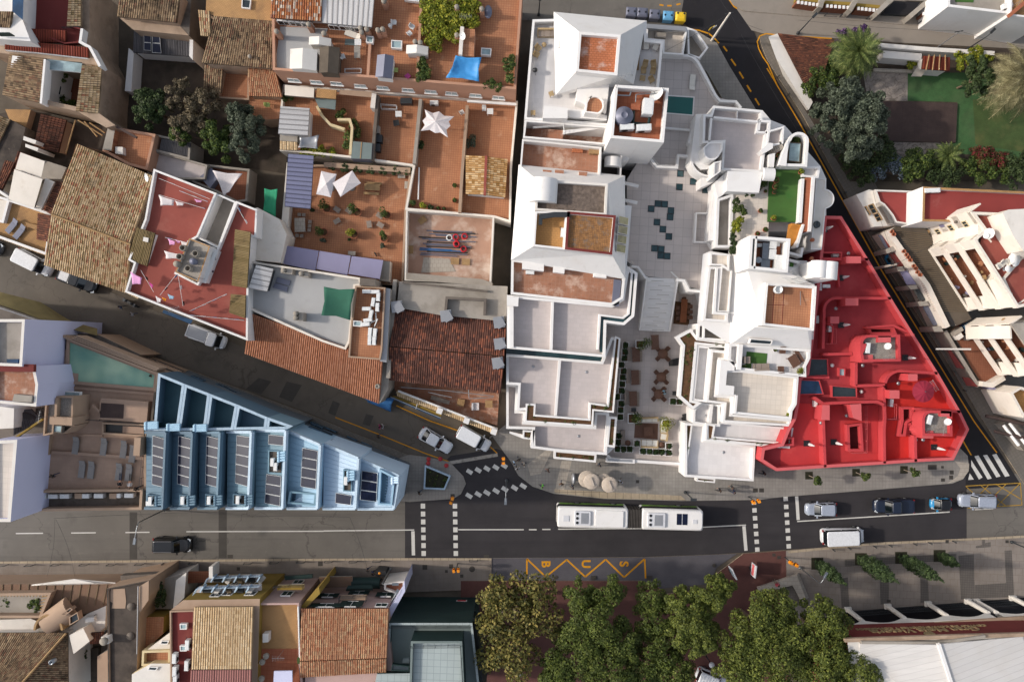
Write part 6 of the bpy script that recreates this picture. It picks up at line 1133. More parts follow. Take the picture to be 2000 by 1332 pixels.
for a, b in zip(cols, cols[1:]):
 d = b - a
 if d.length < 2: continue
 m = MB(); N = 14; lo = []; hi = []
 for i in range(N + 1):
  f = i / N; q = a + d * f; z = 4.2 + 1.2 * ms(PI * f); lo.append(Vc((q.x, q.y, z))); hi.append(Vc((q.x, q.y, 6.1)))
 for s in (0, 1):
  off = -nn * .4 * s; vs = [p + off for p in lo] + [p + off for p in hi]; m.add(vs, [(i, i + 1, N + 2 + i, N + 1 + i) for i in range(N)])
 m.add([p for p in lo] + [p - nn * .4 for p in lo], [(i, i + 1, N + 2 + i, N + 1 + i) for i in range(N)]); m.add([p for p in hi] + [p - nn * .4 for p in hi], [(i, i + 1, N + 2 + i, N + 1 + i) for i in range(N)])
 m.obj('arch', 'ma', HB)
MB().prism([(p.x, p.y) for p in (Af - nn * 2.4, Bf - nn * 2.4, Bf - nn * 30, Af - nn * 30)], 0, 6.1).obj('recessed_wall', 'mj', HB)
def mv(p, z, b=0): q = p - nn * b; return Vc((q.x, q.y, z))
m = MB(); e = [mv(cols[0], 6.1), mv(cols[-1], 6.1), mv(cols[-1], 6.1, .6), mv(cols[0], 6.1, .6)]
m.hull4(e, [p + Vc((0, 0, .25)) for p in e]).obj('ledge', 'mu', HB)
for k in range(1, 7):
 if k == 4: continue
 a = cols[k] - nn * .3; b = cols[k + 1] - nn * .3; m = MB(); n_ = int((b - a).length / .16)
 if (b - a).length < 2: continue
 for i in range(n_): q = a + (b - a) * i / n_; m.tube((q.x, q.y, .1), (q.x, q.y, 1.9), .02, .02, 4)
 for z in (.3, 1.0, 1.9): m.tube((a.x, a.y, z), (b.x, b.y, z), .03, .03, 5)
 m.obj('iron_fence', 'mc', HB)
sheet('forecourt', Q('600 780 2200 655 2300 800 2000 960 620 990'), .135, 'nk')
surf('gold', 'a08a66', rough=.4, metal=.3)
cS = hit(1225, 927, fa, fb); letters('Gran Melia Victoria', cS + nn * .05, 1.5, rz + PI, 'gold', .05, R(90), 'lettering', HB, 1.05, .03)
cS = hit(1195, 905, fa, fb); letters('CENTRO DE CONVENCIONES Y CONGRESOS', cS + nn * .05, .7, rz + PI, 'gold', .04, R(90), 'lettering', HB, 1.05, .015)
cS = hit(1262, 957, fa, fb); m = MB(); m.tube(cS, cS + nn * .12, .62, .6, 24).tube(cS + nn * .12, cS + nn * .16, .35, .3, 16); m.obj('emblem', 'gold', HB)
fs = bld('stone_steps', 'low angular stone steps and planter at the corner of the plaza', Q('0 560 240 480 310 660 80 600'), .5, 'steps'); 
frus(fs, 'steps', Q('-90 585 240 475 320 670 265 725 185 560 -60 640'), .1, Q('-85 600 225 492 292 668 265 705 190 575 -60 630'), .75, 'm2'); K(fs, 'basin', Q('75 600 185 562 255 700 130 760'), .3, 0, 'kr')
tile(3, 1)
h = bld('house', 'white house with two flat maroon roofs on the narrow street', Q('845 165 2100 185 2100 390 1000 410'), 6, 'house')
F(h, Q('835 150 1125 160 1110 425 1000 408 970 350 905 270 870 250'), 5.2, 4.8, 0, .18, 'ma', 'nf'); F(h, Q('1212 128 2200 175 2200 420 1205 398'), 8.6, 8.1, 0, .25, 'white', 'nf', cap='m1'); K(h, 'wall', Q('690 190 790 150 840 160 1000 400 990 430 830 440'), 4.0, 0, 'ma', 'ma')
ac(h, 1268, 162, 8.2, 2, 1.8, .5, .5); wins(h, (1215, 130, 8.4), (1208, 396, 8.4), [(1150, 270, 1.4, 1.2)], 'white', 'ml'); MB().box(P(1168, 275, 5.6), (.5, 2.4, .9)).obj('red_shutter', 'nf', h); wins(h, (700, 190, 4), (840, 440, 4), [(765, 320, 1.2, 1.4), (820, 300, 1.2, 1.2), (860, 365, 1.0, 1.2)], 'mp', 'ml'); K(h, 'coping', Q('905 265 930 300 1000 400 960 420 930 360 880 280'), 4.9, 4, 'concrete')
h = bld('shop_row', 'row of single storey shops with coloured awnings and grey fibre roof on the narrow street', Q('1000 440 1290 560 1590 1160 1180 780'), 3, 'shop')
K(h, 'roof', Q('955 470 1000 435 1230 445 1290 560 1250 620 1592 1160 1470 1212 1270 900 1180 780'), 3.6, 0, 'me', 'ni'); m = MB()
for i in range(40):
 f = i / 40; a = P(1010 + (1300 - 1010) * f * 1.0, 470 + 640 * f, 3.63); b = P(1240 + 340 * f, 500 + 620 * f, 3.66); m.tube(a, b, .03, .03, 4)
m.obj('sheet_ribs', 'qs', h)
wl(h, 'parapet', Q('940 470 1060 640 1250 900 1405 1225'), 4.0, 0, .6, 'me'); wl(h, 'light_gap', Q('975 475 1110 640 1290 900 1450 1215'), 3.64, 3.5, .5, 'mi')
for q, mt in ((Q('858 505 888 508 945 610 920 615'), 'mk'), (Q('888 508 945 505 1000 608 945 622'), 'nf'), (Q('945 655 1000 640 1068 745 1010 752'), 'mj'), (Q('998 640 1025 632 1102 768 1078 772'), 'kg'), (Q('1025 785 1085 785 1158 890 1082 895'), 'nm'), (Q('1128 930 1175 925 1228 1010 1180 1020'), 'ml'), (Q('1205 1065 1245 1060 1340 1200 1290 1215'), 'mk'), (Q('1255 1062 1290 1100 1380 1225 1340 1200'), 'mj'), (Q('1400 1410 1425 1405 1530 1550 1470 1540'), 'mj'), (Q('1515 1615 1570 1620 1640 1690 1550 1680'), 'mj')):
 frus(h, 'awning', q, 2.5, [(u + 3, v - 1) for u, v in q], 2.62, mt)
for q in (Q('920 618 985 590 1000 625 930 650'), Q('1005 755 1050 752 1070 785 1020 790'), Q('1090 900 1160 893 1170 925 1115 930'), Q('1175 1025 1240 1020 1262 1055 1190 1060'), Q('1285 1220 1350 1215 1370 1260 1300 1260')): K(h, 'shop_front', q, 3.3, 0, 'concrete')
view(1700, 400, 6.66)
def flats(name, label, roof, zr, floors, mt, parts_=()):
 r = bld(name, label, roof, zr, 'building'); w_ = ccw(pp(roof, zr)); MB().prism(inset(w_, 1.7), 0, zr - .4).obj('wall', mt, r)
 for z in floors:
  MB().prism(inset(w_, .05), z - .25, z, 0, 1, True).obj('balcony_floor', [mt, 'mt'], r); m = MB(); m.ring(w_, .14, z - .22, z + .85, z - .2, 0); m.obj('balcony_parapet', mt, r)
  m = MB(); rn = random.Random(int(z * 10))
  for i in range(len(w_)):
   a, b = w_[i], w_[(i + 1) % len(w_)]; d = (b - a).normalized(); n_ = Vc((-d.y, d.x, 0))
   for j in range(int((b - a).length * 1.3)): q = a + (b - a) * rn.random() + n_ * rn.uniform(.35, 1.4); m.box((q.x, q.y, z), (rn.uniform(.15, .6), rn.uniform(.15, .5), rn.uniform(.2, .8)), rn.random() * 3, rn.randrange(6))
  o = m.obj('clutter', ['ma', 'mp', 'mh', 'nm', 'mn', 'mf'], r); o['kind'] = 'stuff'
 for i in range(len(w_)):
  a, b = w_[i], w_[(i + 1) % len(w_)]; k = int((b - a).length / 5.5)
  for j in range(0, k + 1):
   f = max(.02, min(.98, j / max(k, 1))); q = a + (b - a) * f; d = (b - a).normalized(); n_ = Vc((-d.y, d.x, 0)); MB().box(q + n_ * .95 + Vc((0, 0, floors[0])) - Vc((0, 0, q.z)), (.18, 1.5, zr - floors[0] - .35), math.atan2(d.y, d.x)).obj('balcony_divider', mt, r)
 return r, w_
r, w_ = flats('apartment_block', 'cream apartment block with rows of cluttered balconies and red roof terrace at the right edge', Q('1330 455 1470 330 1295 95 1720 110 2300 90 2300 1250 1900 1345'), 13.0, (3.1, 6.2, 9.4), 'me')
ins = MB().ring(w_, .3, 12.4, 13.2, 12.5, 0); m = MB(); ins = m.ring(w_, .3, 12.4, 13.2, 12.5, 0); m.obj('roof_parapet', 'me', r); MB().prism(ins, 12.3, 12.62).obj('roof_terrace', 'terracotta_red' if 'terracotta_red' in MATS else 'n3', r)
a_, b_ = P(1295, 95, 13), P(1470, 330, 13); c_ = P(1330, 455, 13); i_ = (a_ + b_ + c_) / 3 + Vc((1.5, -.2, 0)); MB().prism([(p.x, p.y) for p in (a_, b_, c_, P(1420, 560, 13), P(1400, 95, 13))], 0, 12.9).obj('side_wall', 'me', r)
wins(r, (1295, 95, 13), (1470, 330, 13), [(1050, 300, .8, .9), (1238, 250, .8, .9), (882, 352, .8, .9)], 'mx', 'ml'); dish(r, 1495, 395, 12.7, .6, 170); dish(r, 1455, 420, 12.7, .3, 170)
K(r, 'bulkhead', Q('1720 110 1800 65 2300 40 2300 700 1990 600 1850 390'), 15.4, 12, 'me', 'ma'); K(r, 'water_heater', Q('1640 230 1740 210 1760 260 1650 285'), 13.4, 12.5, 'ma'); F(r, Q('1990 650 2300 620 2300 1300 1890 1332 1720 960'), 12.9, 10.8, 8, .25, 'me', 'n3', 'lower_terrace', 'lower_deck')
for u, v in Q('265 355 290 390 420 610 455 655 480 690 505 725 550 800 575 833 597 880 632 915'):
 o = new('plant_pot', 'empty round clay pot in the row along the cream shop parapet', 'pot', P(u, v, 4.0), 'clay pots on the shop parapet'); MB().lathe(P(u, v, 4.0), Q('.16 0 .25 .4 .2 .4 .15 .15 0 .15'), 12).obj('bowl', 'clay', o)
view(1800, 570, 5.79)
r, w2 = flats('apartment_block', 'yellowish apartment block with railed balconies below the cream block at the right edge', Q('1008 360 1436 985 1800 900 1800 300'), 12.0, (3.0, 6.0, 9.0), 'me'); MB().prism(w2, 11.7, 12).obj('roof', 'concrete', r)
yd = bld('yard', 'cluttered brown yard of chairs, tarpaulins and pots behind the shops', Q('480 400 560 360 900 950 680 1000'), 0, 'yard'); K(yd, 'yard_floor', Q('330 440 480 330 620 380 960 960 690 1050 560 850 450 640'), 2.0, 0, 'concrete', 'mt'); wl(yd, 'wall', [(270, 440), (420, 700), (650, 1070)], 2.6, 0, .4, 'concrete'); wl(yd, 'wall', [(690, 1040), (800, 1055), (940, 970)], 3.4, 0, .6, 'me')
K(yd, 'blue_cover', Q('470 390 520 345 610 480 540 480'), 3.0, 2, 'm7', 'tarp' if 'tarp' in MATS else 'kg'); K(yd, 'grey_cover', Q('350 465 455 395 478 435 370 500'), 3, 2, 'concrete'); K(yd, 'grey_cover', Q('500 500 590 470 625 510 530 550'), 2.9, 2, 'concrete'); K(yd, 'white_box', Q('395 500 450 465 478 505 425 545'), 3.2, 2, 'ma'); frus(yd, 'light_beam', Q('160 640 560 640 560 660 160 655'), 4.4, Q('160 638 560 638 560 658 160 653'), 4.7, 'ma')
K(yd, 'stall', Q('800 1070 930 1130 925 1170 860 1165'), 2.6, .1, 'nm'); F(yd, Q('1000 1140 1120 1070 1400 1150 1400 1500 1150 1420'), 6, 5, 0, .3, 'me', 'kw')
full()
K(bld('house', 'house front with slatted pergolas at the lower end of the narrow street', [(1940, 830), (2100, 800), (2100, 900)], 3, 'house'), 'wall', Q('1955 830 2000 800 2120 780 2120 900 2000 880'), 1.5, 0, 'concrete', 'mf')
for a, b in (((1925, 812), (2010, 830)), ((1942, 842), (2010, 858)), ((1960, 830), (1990, 870)), ((1972, 826), (2004, 868))): o = MB().tube(P(*a, 3.4), P(*b, 4.2), .22, .22, 4).obj('pergola_beam', 'deck_wood' if a[1] != 830 and a[1] != 826 else 'white', None, P(*a, 3.4)); tag(o, 'sloping beam of the pergola at the foot of the narrow street', 'beam', 'pergola beams', 'thing')
tile(3, 0)
sheet('garden_soil', Q('300 300 2300 400 2300 1420 640 1420 250 800'), .11, 'yard'); sheet('lawn', Q('1090 575 2300 560 2300 1260 1440 1200 1440 1115 1480 800 1090 790'), .116, 'lawn'); sheet('worn_lawn', Q('1600 780 2300 780 2300 1240 1620 1130'), .121, 'kd')
sheet('crazy_paving', Q('740 560 1092 575 1090 792 780 785'), .122, 'crazy_paving'); sheet('crazy_paving', Q('900 1110 1440 1115 1420 1200 1280 1260 1000 1260'), .122, 'crazy_paving')
dk = bld('wood_deck', 'dark weathered timber deck on the green lawn', Q('900 790 1480 810 1465 1115 890 1100'), .3, 'deck'); K(dk, 'boards', Q('850 790 1482 810 1467 1116 850 1100'), .35, 0, 'deck_wood')
gw = bld('garden_wall', 'flaking white wall sloping along the narrow street beside the tiled garden roof', [(0, 290), (70, 265), (345, 810)], 2, 'wall'); frus(gw, 'wall', Q('5 300 65 290 330 790 300 865 120 600'), .05, Q('5 288 75 265 350 800 318 860 60 450'), 2.3, 'ma')
h = bld('garden_house', 'old brown tiled triangular roof behind the white garden wall', [(100, 265), (500, 320), (380, 650)], 3, 'house'); T(h, (285, 660, 2.6), (80, 262, 2.6), (520, 318, 3.6), (440, 560, 3.6), 'nc', .27, .085); shell(h, [(285, 660, 2.5), (80, 262, 2.5), (520, 318, 2.6), (440, 560, 2.6)], 0, 'ma'); T(h, (360, 720, 2.4), (285, 660, 2.5), (440, 560, 3.6), (470, 620, 3.4), 'nc', .27, .085)
gw = bld('garden_wall', 'long white wall with flat top between the villa garden and the pale back street', [(890, 345), (1760, 420)], 2, 'wall'); wl(gw, 'wall', [(880, 355), (1240, 385), (1770, 418)], 2.4, 0, .5, 'ma'); wl(gw, 'inner_wall', [(900, 425), (1200, 450)], 2.0, 0, .9, 'ma'); wl(gw, 'kerb', [(830, 548), (1130, 558)], .5, 0, .4, 'm2')
h = bld('garden_shed', 'small shed with striped red tile roof loaded with planks on the lawn edge', Q('1205 440 1420 450 1415 555 1205 540'), 2, 'shed'); T(h, (1202, 540, 2.6), (1418, 556, 2.6), (1424, 450, 3.2), (1215, 438, 3.2), 'kf', .36, .09, 2, prof=PROF); shell(h, [(1202, 540, 2.6), (1418, 556, 2.6), (1424, 450, 3.2), (1215, 438, 3.2)], 0, 'ma'); K(h, 'lean_board', Q('1160 535 1235 545 1200 600 1118 598'), 1.8, 1.7, 'concrete')
for i in range(4): MB().tube(P(1235 + i * 50, 550, 3.0), P(1260 + i * 42, 430, 3.5), .08, .08, 5).obj('plank', 'mp', h)
h = bld('house', 'white house with green shutters at the top right corner', Q('1420 50 2100 120 2100 -100 1420 -100'), 7, 'house'); F(h, Q('1405 55 1890 112 1905 -120 1395 -120'), 6.8, 6.1, 0, .3, 'white', 'concrete'); F(h, Q('1890 125 1930 128 2200 160 2200 -120 1900 -120'), 7.2, 6.8, 0, .2, 'white', 'm1'); K(h, 'turf_mat', Q('1462 -10 1608 -10 1605 22 1465 18'), 6.15, 6, 'turf'); ac(h, 1855, 62, 6.2, 10, 1.2, .6, .6); aerial(h, 1880, 70, 6.2, 2.2, 60); wl(h, 'tile_edge', [(1890, 122), (2010, 20)], 7.5, 7, .4, 'clay')
wins(h, (1405, 55, 6.6), (1890, 112, 6.6), [(1370, 133, 1.6, 1.6), (1520, 132, 1.6, 1.8), (1700, 157, 1, 1), (1745, 175, 1.2, 2.2)], 'white', 'mh'); wins(h, (1890, 125, 7), (2200, 160, 7), [(1935, 178, 1.8, 1.8)], 'white', 'mh')
vw = bld('villa_wall', 'row of villa garden walls with chequered copings and dark gate at the top edge', [(220, 20), (1300, 100)], 1, 'wall')
for q in ([(220, 20), (400, 45)], [(445, 50), (640, 65)], [(690, 70), (870, 88)], [(1205, 112), (1320, 118)]):
 wl(vw, 'wall', q, 1.6, 0, .3, 'mt'); m = MB(); a, b = P(*q[0], 1.6), P(*q[1], 1.6)
 for i in range(6): m.box(a + (b - a) * (i + .5) / 6, (.3, .4, .1))
 m.obj('coping_block', 'white', vw); wl(vw, 'ledge', [(q[0][0] + 5, q[0][1] - 30), (q[1][0] + 5, q[1][1] - 32)], 1.2, 0, .4, 'm0')
for q in ([(410, 60), (430, -20)], [(640, 85), (690, 0)], [(850, 105), (970, -10)], [(1110, 130), (1250, 10)]): wl(vw, 'pier_wall', q, 2.0, 0, .55, 'concrete')
K(vw, 'gate', Q('890 112 1110 122 1190 20 985 8'), .6, 0, 'mc', 'nk'); sheet('villa_forecourt', Q('-50 -200 1400 -200 1400 20 900 0 200 -40'), .13, 'nl')
for n_, c, r_ in (('car_white', 'd5d6d8', .25), ('car_black', '17181b', .2), ('car_silver', '9fa6b4', .25), ('car_navy', '1b2436', .25), ('car_blue', '2a86b8', .3), ('car_grey', '3a3d42', .35)): plain(n_, c, r_, .15 if n_ in ('car_silver',) else 0, .6)
plain('kx', '0d1418', .08, 0, .7); plain('tyre', '1a1a1b', .9); plain('ka', 'c9ced2', .15, .3); plain('k8', '8a1512', .3); plain('trim', '202124', .6)
def loop(x0, x1, w_, z, r=.35, n=4, taper=1.0):
 """rounded rectangle,front (x1) narrowed by taper"""
 o = []
 for cx, cy, a0, ww in ((x1 - r, 1, 0, w_ * taper), (x0 + r, 1, 90, w_), (x0 + r, -1, 180, w_), (x1 - r, -1, 270, w_ * taper)):
  for i in range(n + 1):
   a = R(a0 + 90 * i / n); o.append(Vc((cx + r * mc(a), cy * (ww - r) + r * ms(a), z)))
 return o
def loft(mb, loops, m=0, cap=True):
 n = len(loops[0]); vs = [p for l in loops for p in l]
 mb.add(vs, [(j * n + i, j * n + (i + 1) % n, (j + 1) * n + (i + 1) % n, (j + 1) * n + i) for j in range(len(loops) - 1) for i in range(n)], m, smooth=True)
 if cap: mb.add(loops[-1], [tuple(range(n))], m)
 return mb
def vehicle(name, label, cat, x, y, ang, mat, Ln, Wd, Ht, belt, cab, roof, group='cars and vans on the streets', hood=.0, rails=False, ribs=0, bed=None, roofmat=None, z0=.02):
 rw = .93 if cat == 'van' else .8
 """cab=(x0,x1) of the glass at the belt,roof=(x0,x1) of the roof;both along the length,front at +x"""
 full(); loc = P(x, y, z0); rt = new(name, label, cat, loc, group, R(ang)); h = Ln / 2; w_ = Wd / 2; M0 = MB()
 loft(M0, [loop(-h + .05, h - .08, w_ * .93, .22, .4, 5, .9), loop(-h, h, w_, .45, .45, 5, .86), loop(-h + .02, h - .03, w_, belt * .72, .5, 5, .84), loop(-h + .08, h - .2, w_ * .95, belt - .06, .5, 5, .84), loop(-h + .2, h - .45, w_ * .88, belt, .45, 5, .84)])
 def ob(mb, nm, mt, par=rt): o = mb.obj(nm, mt, None, (0, 0, 0)); o.parent = par; return o
 ob(M0, 'body', mat); c0, c1 = cab; r0, r1 = roof
 ob(loft(MB(), [loop(c0, c1, w_ * .89, belt - .05, .22, 4, .94), loop(r0 - .06, r1 + .1, w_ * (rw - .02), Ht - .06, .25, 4, .96)]), 'windows', 'kx')
 rm = MB(); loft(rm, [loop(r0, r1, w_ * (rw + .01), Ht - .1, .25, 4, .96), loop(r0 + .02, r1 - .02, w_ * rw, Ht - .03, .25, 4, .96), loop(r0 + .12, r1 - .12, w_ * (rw - .08), Ht, .22, 4, .95)])
 for s in (-1, 1):
  for a, b in ((c0 + .12, r0 + .1), (c1 - .1, r1 - .08), ((c0 + c1) / 2 - .1, (r0 + r1) / 2 - .1)): rm.tube((a, s * w_ * .87, belt - .05), (b, s * w_ * .74, Ht - .06), .055, .05, 6)
 ro = ob(rm, 'roof', roofmat or mat)
 if rails:
  for s in (-1, 1): ob(MB().tube((r0 + .1, s * w_ * .68, Ht + .05), (r1 - .15, s * w_ * .68, Ht + .05), .03, .03, 6), 'roof_rail', 'mr')
 for k in range(ribs): ob(MB().box((r0 + .2 + (r1 - r0 - .4) * k / (ribs - 1), 0, Ht - .01), (.12, w_ * 1.25, .05)), 'roof_rib', roofmat or mat)
 for s in (-1, 1):
  for xx in (-h + Ln * .19, h - Ln * .19):
   wh = ob(MB().tube((xx, s * (w_ - .24), .33), (xx, s * (w_ + .005), .33), .33, .33, 18), 'tyre', 'tyre'); wh.name = 'wheel'; ob(MB().tube((xx, s * (w_ - .1), .33), (xx, s * (w_ + .015), .33), .19, .19, 12), 'rim', 'mr', wh)
  ob(MB().box((h - .34, s * w_ * .62, belt - .24), (.4, .34, .14), s * -.35), 'headlight', 'ka'); ob(MB().box((-h + .1, s * w_ * .78, belt - .2), (.14, .26, .2)), 'tail_light', 'k8')
  ob(MB().box((c1 - .38, s * (w_ + .06), belt - .02), (.16, .24, .16)), 'wing_mirror', mat)
 ob(MB().box((h - .1, 0, .36), (.16, w_ * 1.1, .1)), 'bumper_grille', 'trim')
 for s in (-1, 1): ob(MB().tube((c1 - .05, s * .1, belt + .02), (c1 - .25, s * .5, belt + .08), .015, .015, 4), 'wiper', 'trim')
 ob(MB().box((-h + .02, 0, .55), (.06, .52, .12)), 'number_plate', 'md')
 if bed:
  b0, b1, bm = bed; m = MB(); m.ring([(p[0], p[1]) for p in ((b0, -w_ * .82), (b1, -w_ * .82), (b1, w_ * .82), (b0, w_ * .82))], .1, .6, belt + .08, .62, 0); ob(m, 'cargo_bed', mat); ob(MB().box(((b0 + b1) / 2, 0, belt - .06), (b1 - b0 - .2, w_ * 1.5, .08)), 'bed_cover', bm)
 return rt
vehicle('car', 'black suv with roof rails driving right on the main road', 'car', 342, 1061, 0, 'car_black', 4.85, 1.96, 1.7, 1.0, (-2.25, 1.05), (-2.1, .4), rails=True)
vehicle('car', 'silver white hatchback waiting at the stop line just past the dotted crossing', 'car', 1599, 992, 180, 'car_silver', 3.95, 1.74, 1.5, .92, (-1.85, .95), (-1.55, .25))
vehicle('pickup_truck', 'navy double cab pickup truck with covered bed waiting behind the silver hatchback', 'pickup truck', 1740, 986, 180, 'car_navy', 5.1, 1.86, 1.75, 1.02, (-.75, 1.25), (-.55, .6), bed=(-2.42, -.78, 'car_navy'))
vehicle('car', 'tiny bright blue microcar with dark bubble roof between the pickup and estate', 'microcar', 1832, 982, 180, 'car_blue', 2.65, 1.5, 1.45, .85, (-1.05, .95), (-.85, .35), roofmat='car_black')
vehicle('car', 'silver estate car at the yellow crosshatched box, last of the queue', 'car', 1902, 976, 178, 'car_silver', 4.7, 1.82, 1.56, .95, (-2.2, 1.05), (-1.95, .3), rails=True)
vehicle('van', 'tall white delivery van driving right on the main road', 'van', 1640, 1043, 2, 'car_white', 5.3, 1.98, 2.4, 1.25, (-2.55, 2.15), (-2.5, 1.55))
vehicle('car', 'white saloon car parked at the mouth of the side street', 'car', 852, 859, -30, 'car_white', 4.5, 1.78, 1.46, .93, (-1.75, .95), (-1.05, .35))
vehicle('van', 'white compact van parked in front of the white saloon at the side street mouth', 'van', 926, 855, -29, 'car_white', 4.5, 1.82, 1.86, 1.05, (-2.15, 1.35), (-2.1, .75))
vehicle('van', 'white van with red tail lights parked under the ochre tiled eaves', 'van', 74, 515, -27, 'car_white', 4.9, 1.9, 1.95, 1.1, (-2.3, 1.55), (-2.25, .95))
vehicle('pickup_truck', 'black pickup truck with white canopy parked tight under the ochre tiled eaves', 'pickup truck', 158, 549, -22, 'car_black', 5.2, 1.86, 1.75, 1.0, (-.9, 1.25), (-.7, .55), bed=(-2.48, -.95, 'car_white'))
vehicle('van', 'white flatbed van parked below the wall of the red washing terrace', 'van', 409, 658, -20, 'car_white', 5.0, 1.9, 2.0, 1.1, (.2, 2.0), (.4, 1.5), bed=(-2.55, .1, 'ms'))
vehicle('car', 'white boxy off road car with ribbed roof parked beneath the trees', 'car', 1390, 1322, -22, 'car_white', 4.5, 1.8, 1.9, 1.05, (-2.15, .85), (-2.1, .4), ribs=7)
vehicle('car', 'dark grey car cut by the left edge, parked on the side street', 'car', -18, 478, -25, 'car_grey', 4.2, 1.75, 1.5, .93, (-1.8, .95), (-1.4, .3))
full(); b0 = P(1225, 1003, .02); bus = new('bus', 'long white articulated city bus with green flank passing the white hotel', 'bus', b0, None, R(178.5))
surf('qt', '6f9a3c', rough=.4, var=.5, vs=.6, stain=[('3b2f28', .45, .5, .9), ('c9c9c4', .7, .62, .8)]); surf('bellows', '4b4642', var=.2, vs=2)
def bo(mb, nm, mt, par=bus): o = mb.obj(nm, mt, None, (0, 0, 0)); o.parent = par; return o
for nm, x0, x1 in (('front_body', .3, 8.95), ('rear_body', -8.85, -1.35)):
 b = bo(loft(MB(), [loop(x0, x1, 1.27, .35, .25), loop(x0, x1, 1.28, 1.0, .25), loop(x0, x1, 1.27, 2.75, .28), loop(x0 + .04, x1 - .04, 1.2, 3.0, .3), loop(x0 + .15, x1 - .15, 1.05, 3.08, .3)]), nm, 'white'); bo(loft(MB(), [loop(x0 + .25, x1 + .006, 1.292, 1.35, .25), loop(x0 + .25, x1 + .006, 1.285, 2.45, .25)], cap=False), 'window_band', 'kx', b); bo(loft(MB(), [loop(x0 + .1, x1 - .1, 1.286, .45, .25), loop(x0 + .1, x1 - .1, 1.288, 1.3, .25)], cap=False), 'side_livery', 'qt', b)
m = MB()
for i in range(9): x = -1.3 + i * .19; m.lathe((0, 0, 0), []) if 0 else loft(m, [loop(x, x + .1, 1.12 + .06 * (i % 2), .5, .04), loop(x, x + .1, 1.12 + .06 * (i % 2), 2.95, .04)])
bo(m, 'bellows', 'bellows')
for x, ln in ((5.9, 2.0), (-3.1, 2.2)):
 o = bo(loft(MB(), [loop(x - ln / 2, x + ln / 2, .92, 3.05, .15), loop(x - ln / 2 + .05, x + ln / 2 - .05, .86, 3.32, .15)]), 'roof_unit', 'm6')
 for dy in (-.55, 0, .55): bo(MB().tube((x + ln * .33, dy, 3.3), (x + ln * .33, dy, 3.36), .17, .17, 14), 'fan', 'mi', o)
 bo(MB().box((x - .25, 0, 3.32), (ln * .45, 1.3, .03)), 'grille', 'ms', o)
bo(loft(MB(), [loop(.9, 4.4, 1.02, 3.06, .15), loop(.95, 4.35, .98, 3.26, .15)]), 'roof_fairing', 'white')
for k in (-5.9, -6.6): bo(MB().box((k, -.15, 3.09), (.6, 1.35, .03)), 'solar_panel', 'kh')
bo(MB().box((-7.8, .1, 3.07), (.5, .5, .08)), 'roof_hatch', 'm6'); bo(MB().box((7.9, .1, 3.07), (.7, .7, .08)), 'roof_hatch', 'm6')
for s in (-1, 1):
 for x in (6.4, 1.9, -6.3):
  wh = bo(MB().tube((x, s * .95, .48), (x, s * 1.29, .48), .48, .48, 20), 'wheel', 'tyre'); bo(MB().tube((x, s * 1.1, .48), (x, s * 1.3, .48), .27, .27, 14), 'rim', 'mr', wh)
 bo(MB().tube((8.9, s * 1.2, 2.7), (9.25, s * 1.45, 2.75), .04, .04, 6).box((9.25, s * 1.45, 2.3), (.12, .22, .45)), 'wing_mirror', 'trim'); bo(MB().box((8.85, s * .95, .7), (.12, .35, .2)), 'headlight', 'ka')
def scooter(label, x, y, ang, col, n='scooter'):
 full(); r = new(n, label, 'scooter', P(x, y, .02), None, R(ang))
 def o(mb, nm, mt): q = mb.obj(nm, mt, None, (0, 0, 0)); q.parent = r
 for xx in (-.62, .62): o(MB().tube((xx, -.06, .27), (xx, .06, .27), .27, .27, 16), 'wheel', 'tyre')
 o(loft(MB(), [loop(-.85, .1, .17, .35, .1), loop(-.9, .05, .2, .6, .12), loop(-.8, .0, .14, .75, .1)]).box((.2, 0, .3), (.5, .3, .06)), 'body', col); o(loft(MB(), [loop(-.7, -.05, .15, .74, .1), loop(-.66, -.08, .13, .84, .1)]), 'seat', 'mi')
 o(MB().tube((.62, 0, .3), (.42, 0, 1.02), .05, .05, 8).tube((.42, -.34, 1.05), (.42, .34, 1.05), .025, .025, 6), 'handlebar', 'trim'); o(loft(MB(), [loop(.38, .62, .2, .35, .1), loop(.35, .55, .18, .85, .08)]), 'leg_shield', col); o(MB().box((-.95, 0, .72), (.34, .36, .28)), 'top_box', col)
scooter('blue scooter with black seat parked along the yellow line of the narrow street', 1733, 515, -60, 'car_blue'); scooter('grey scooter among the clutter outside the red terraces', 262, 594, -30, 'car_grey')
full()
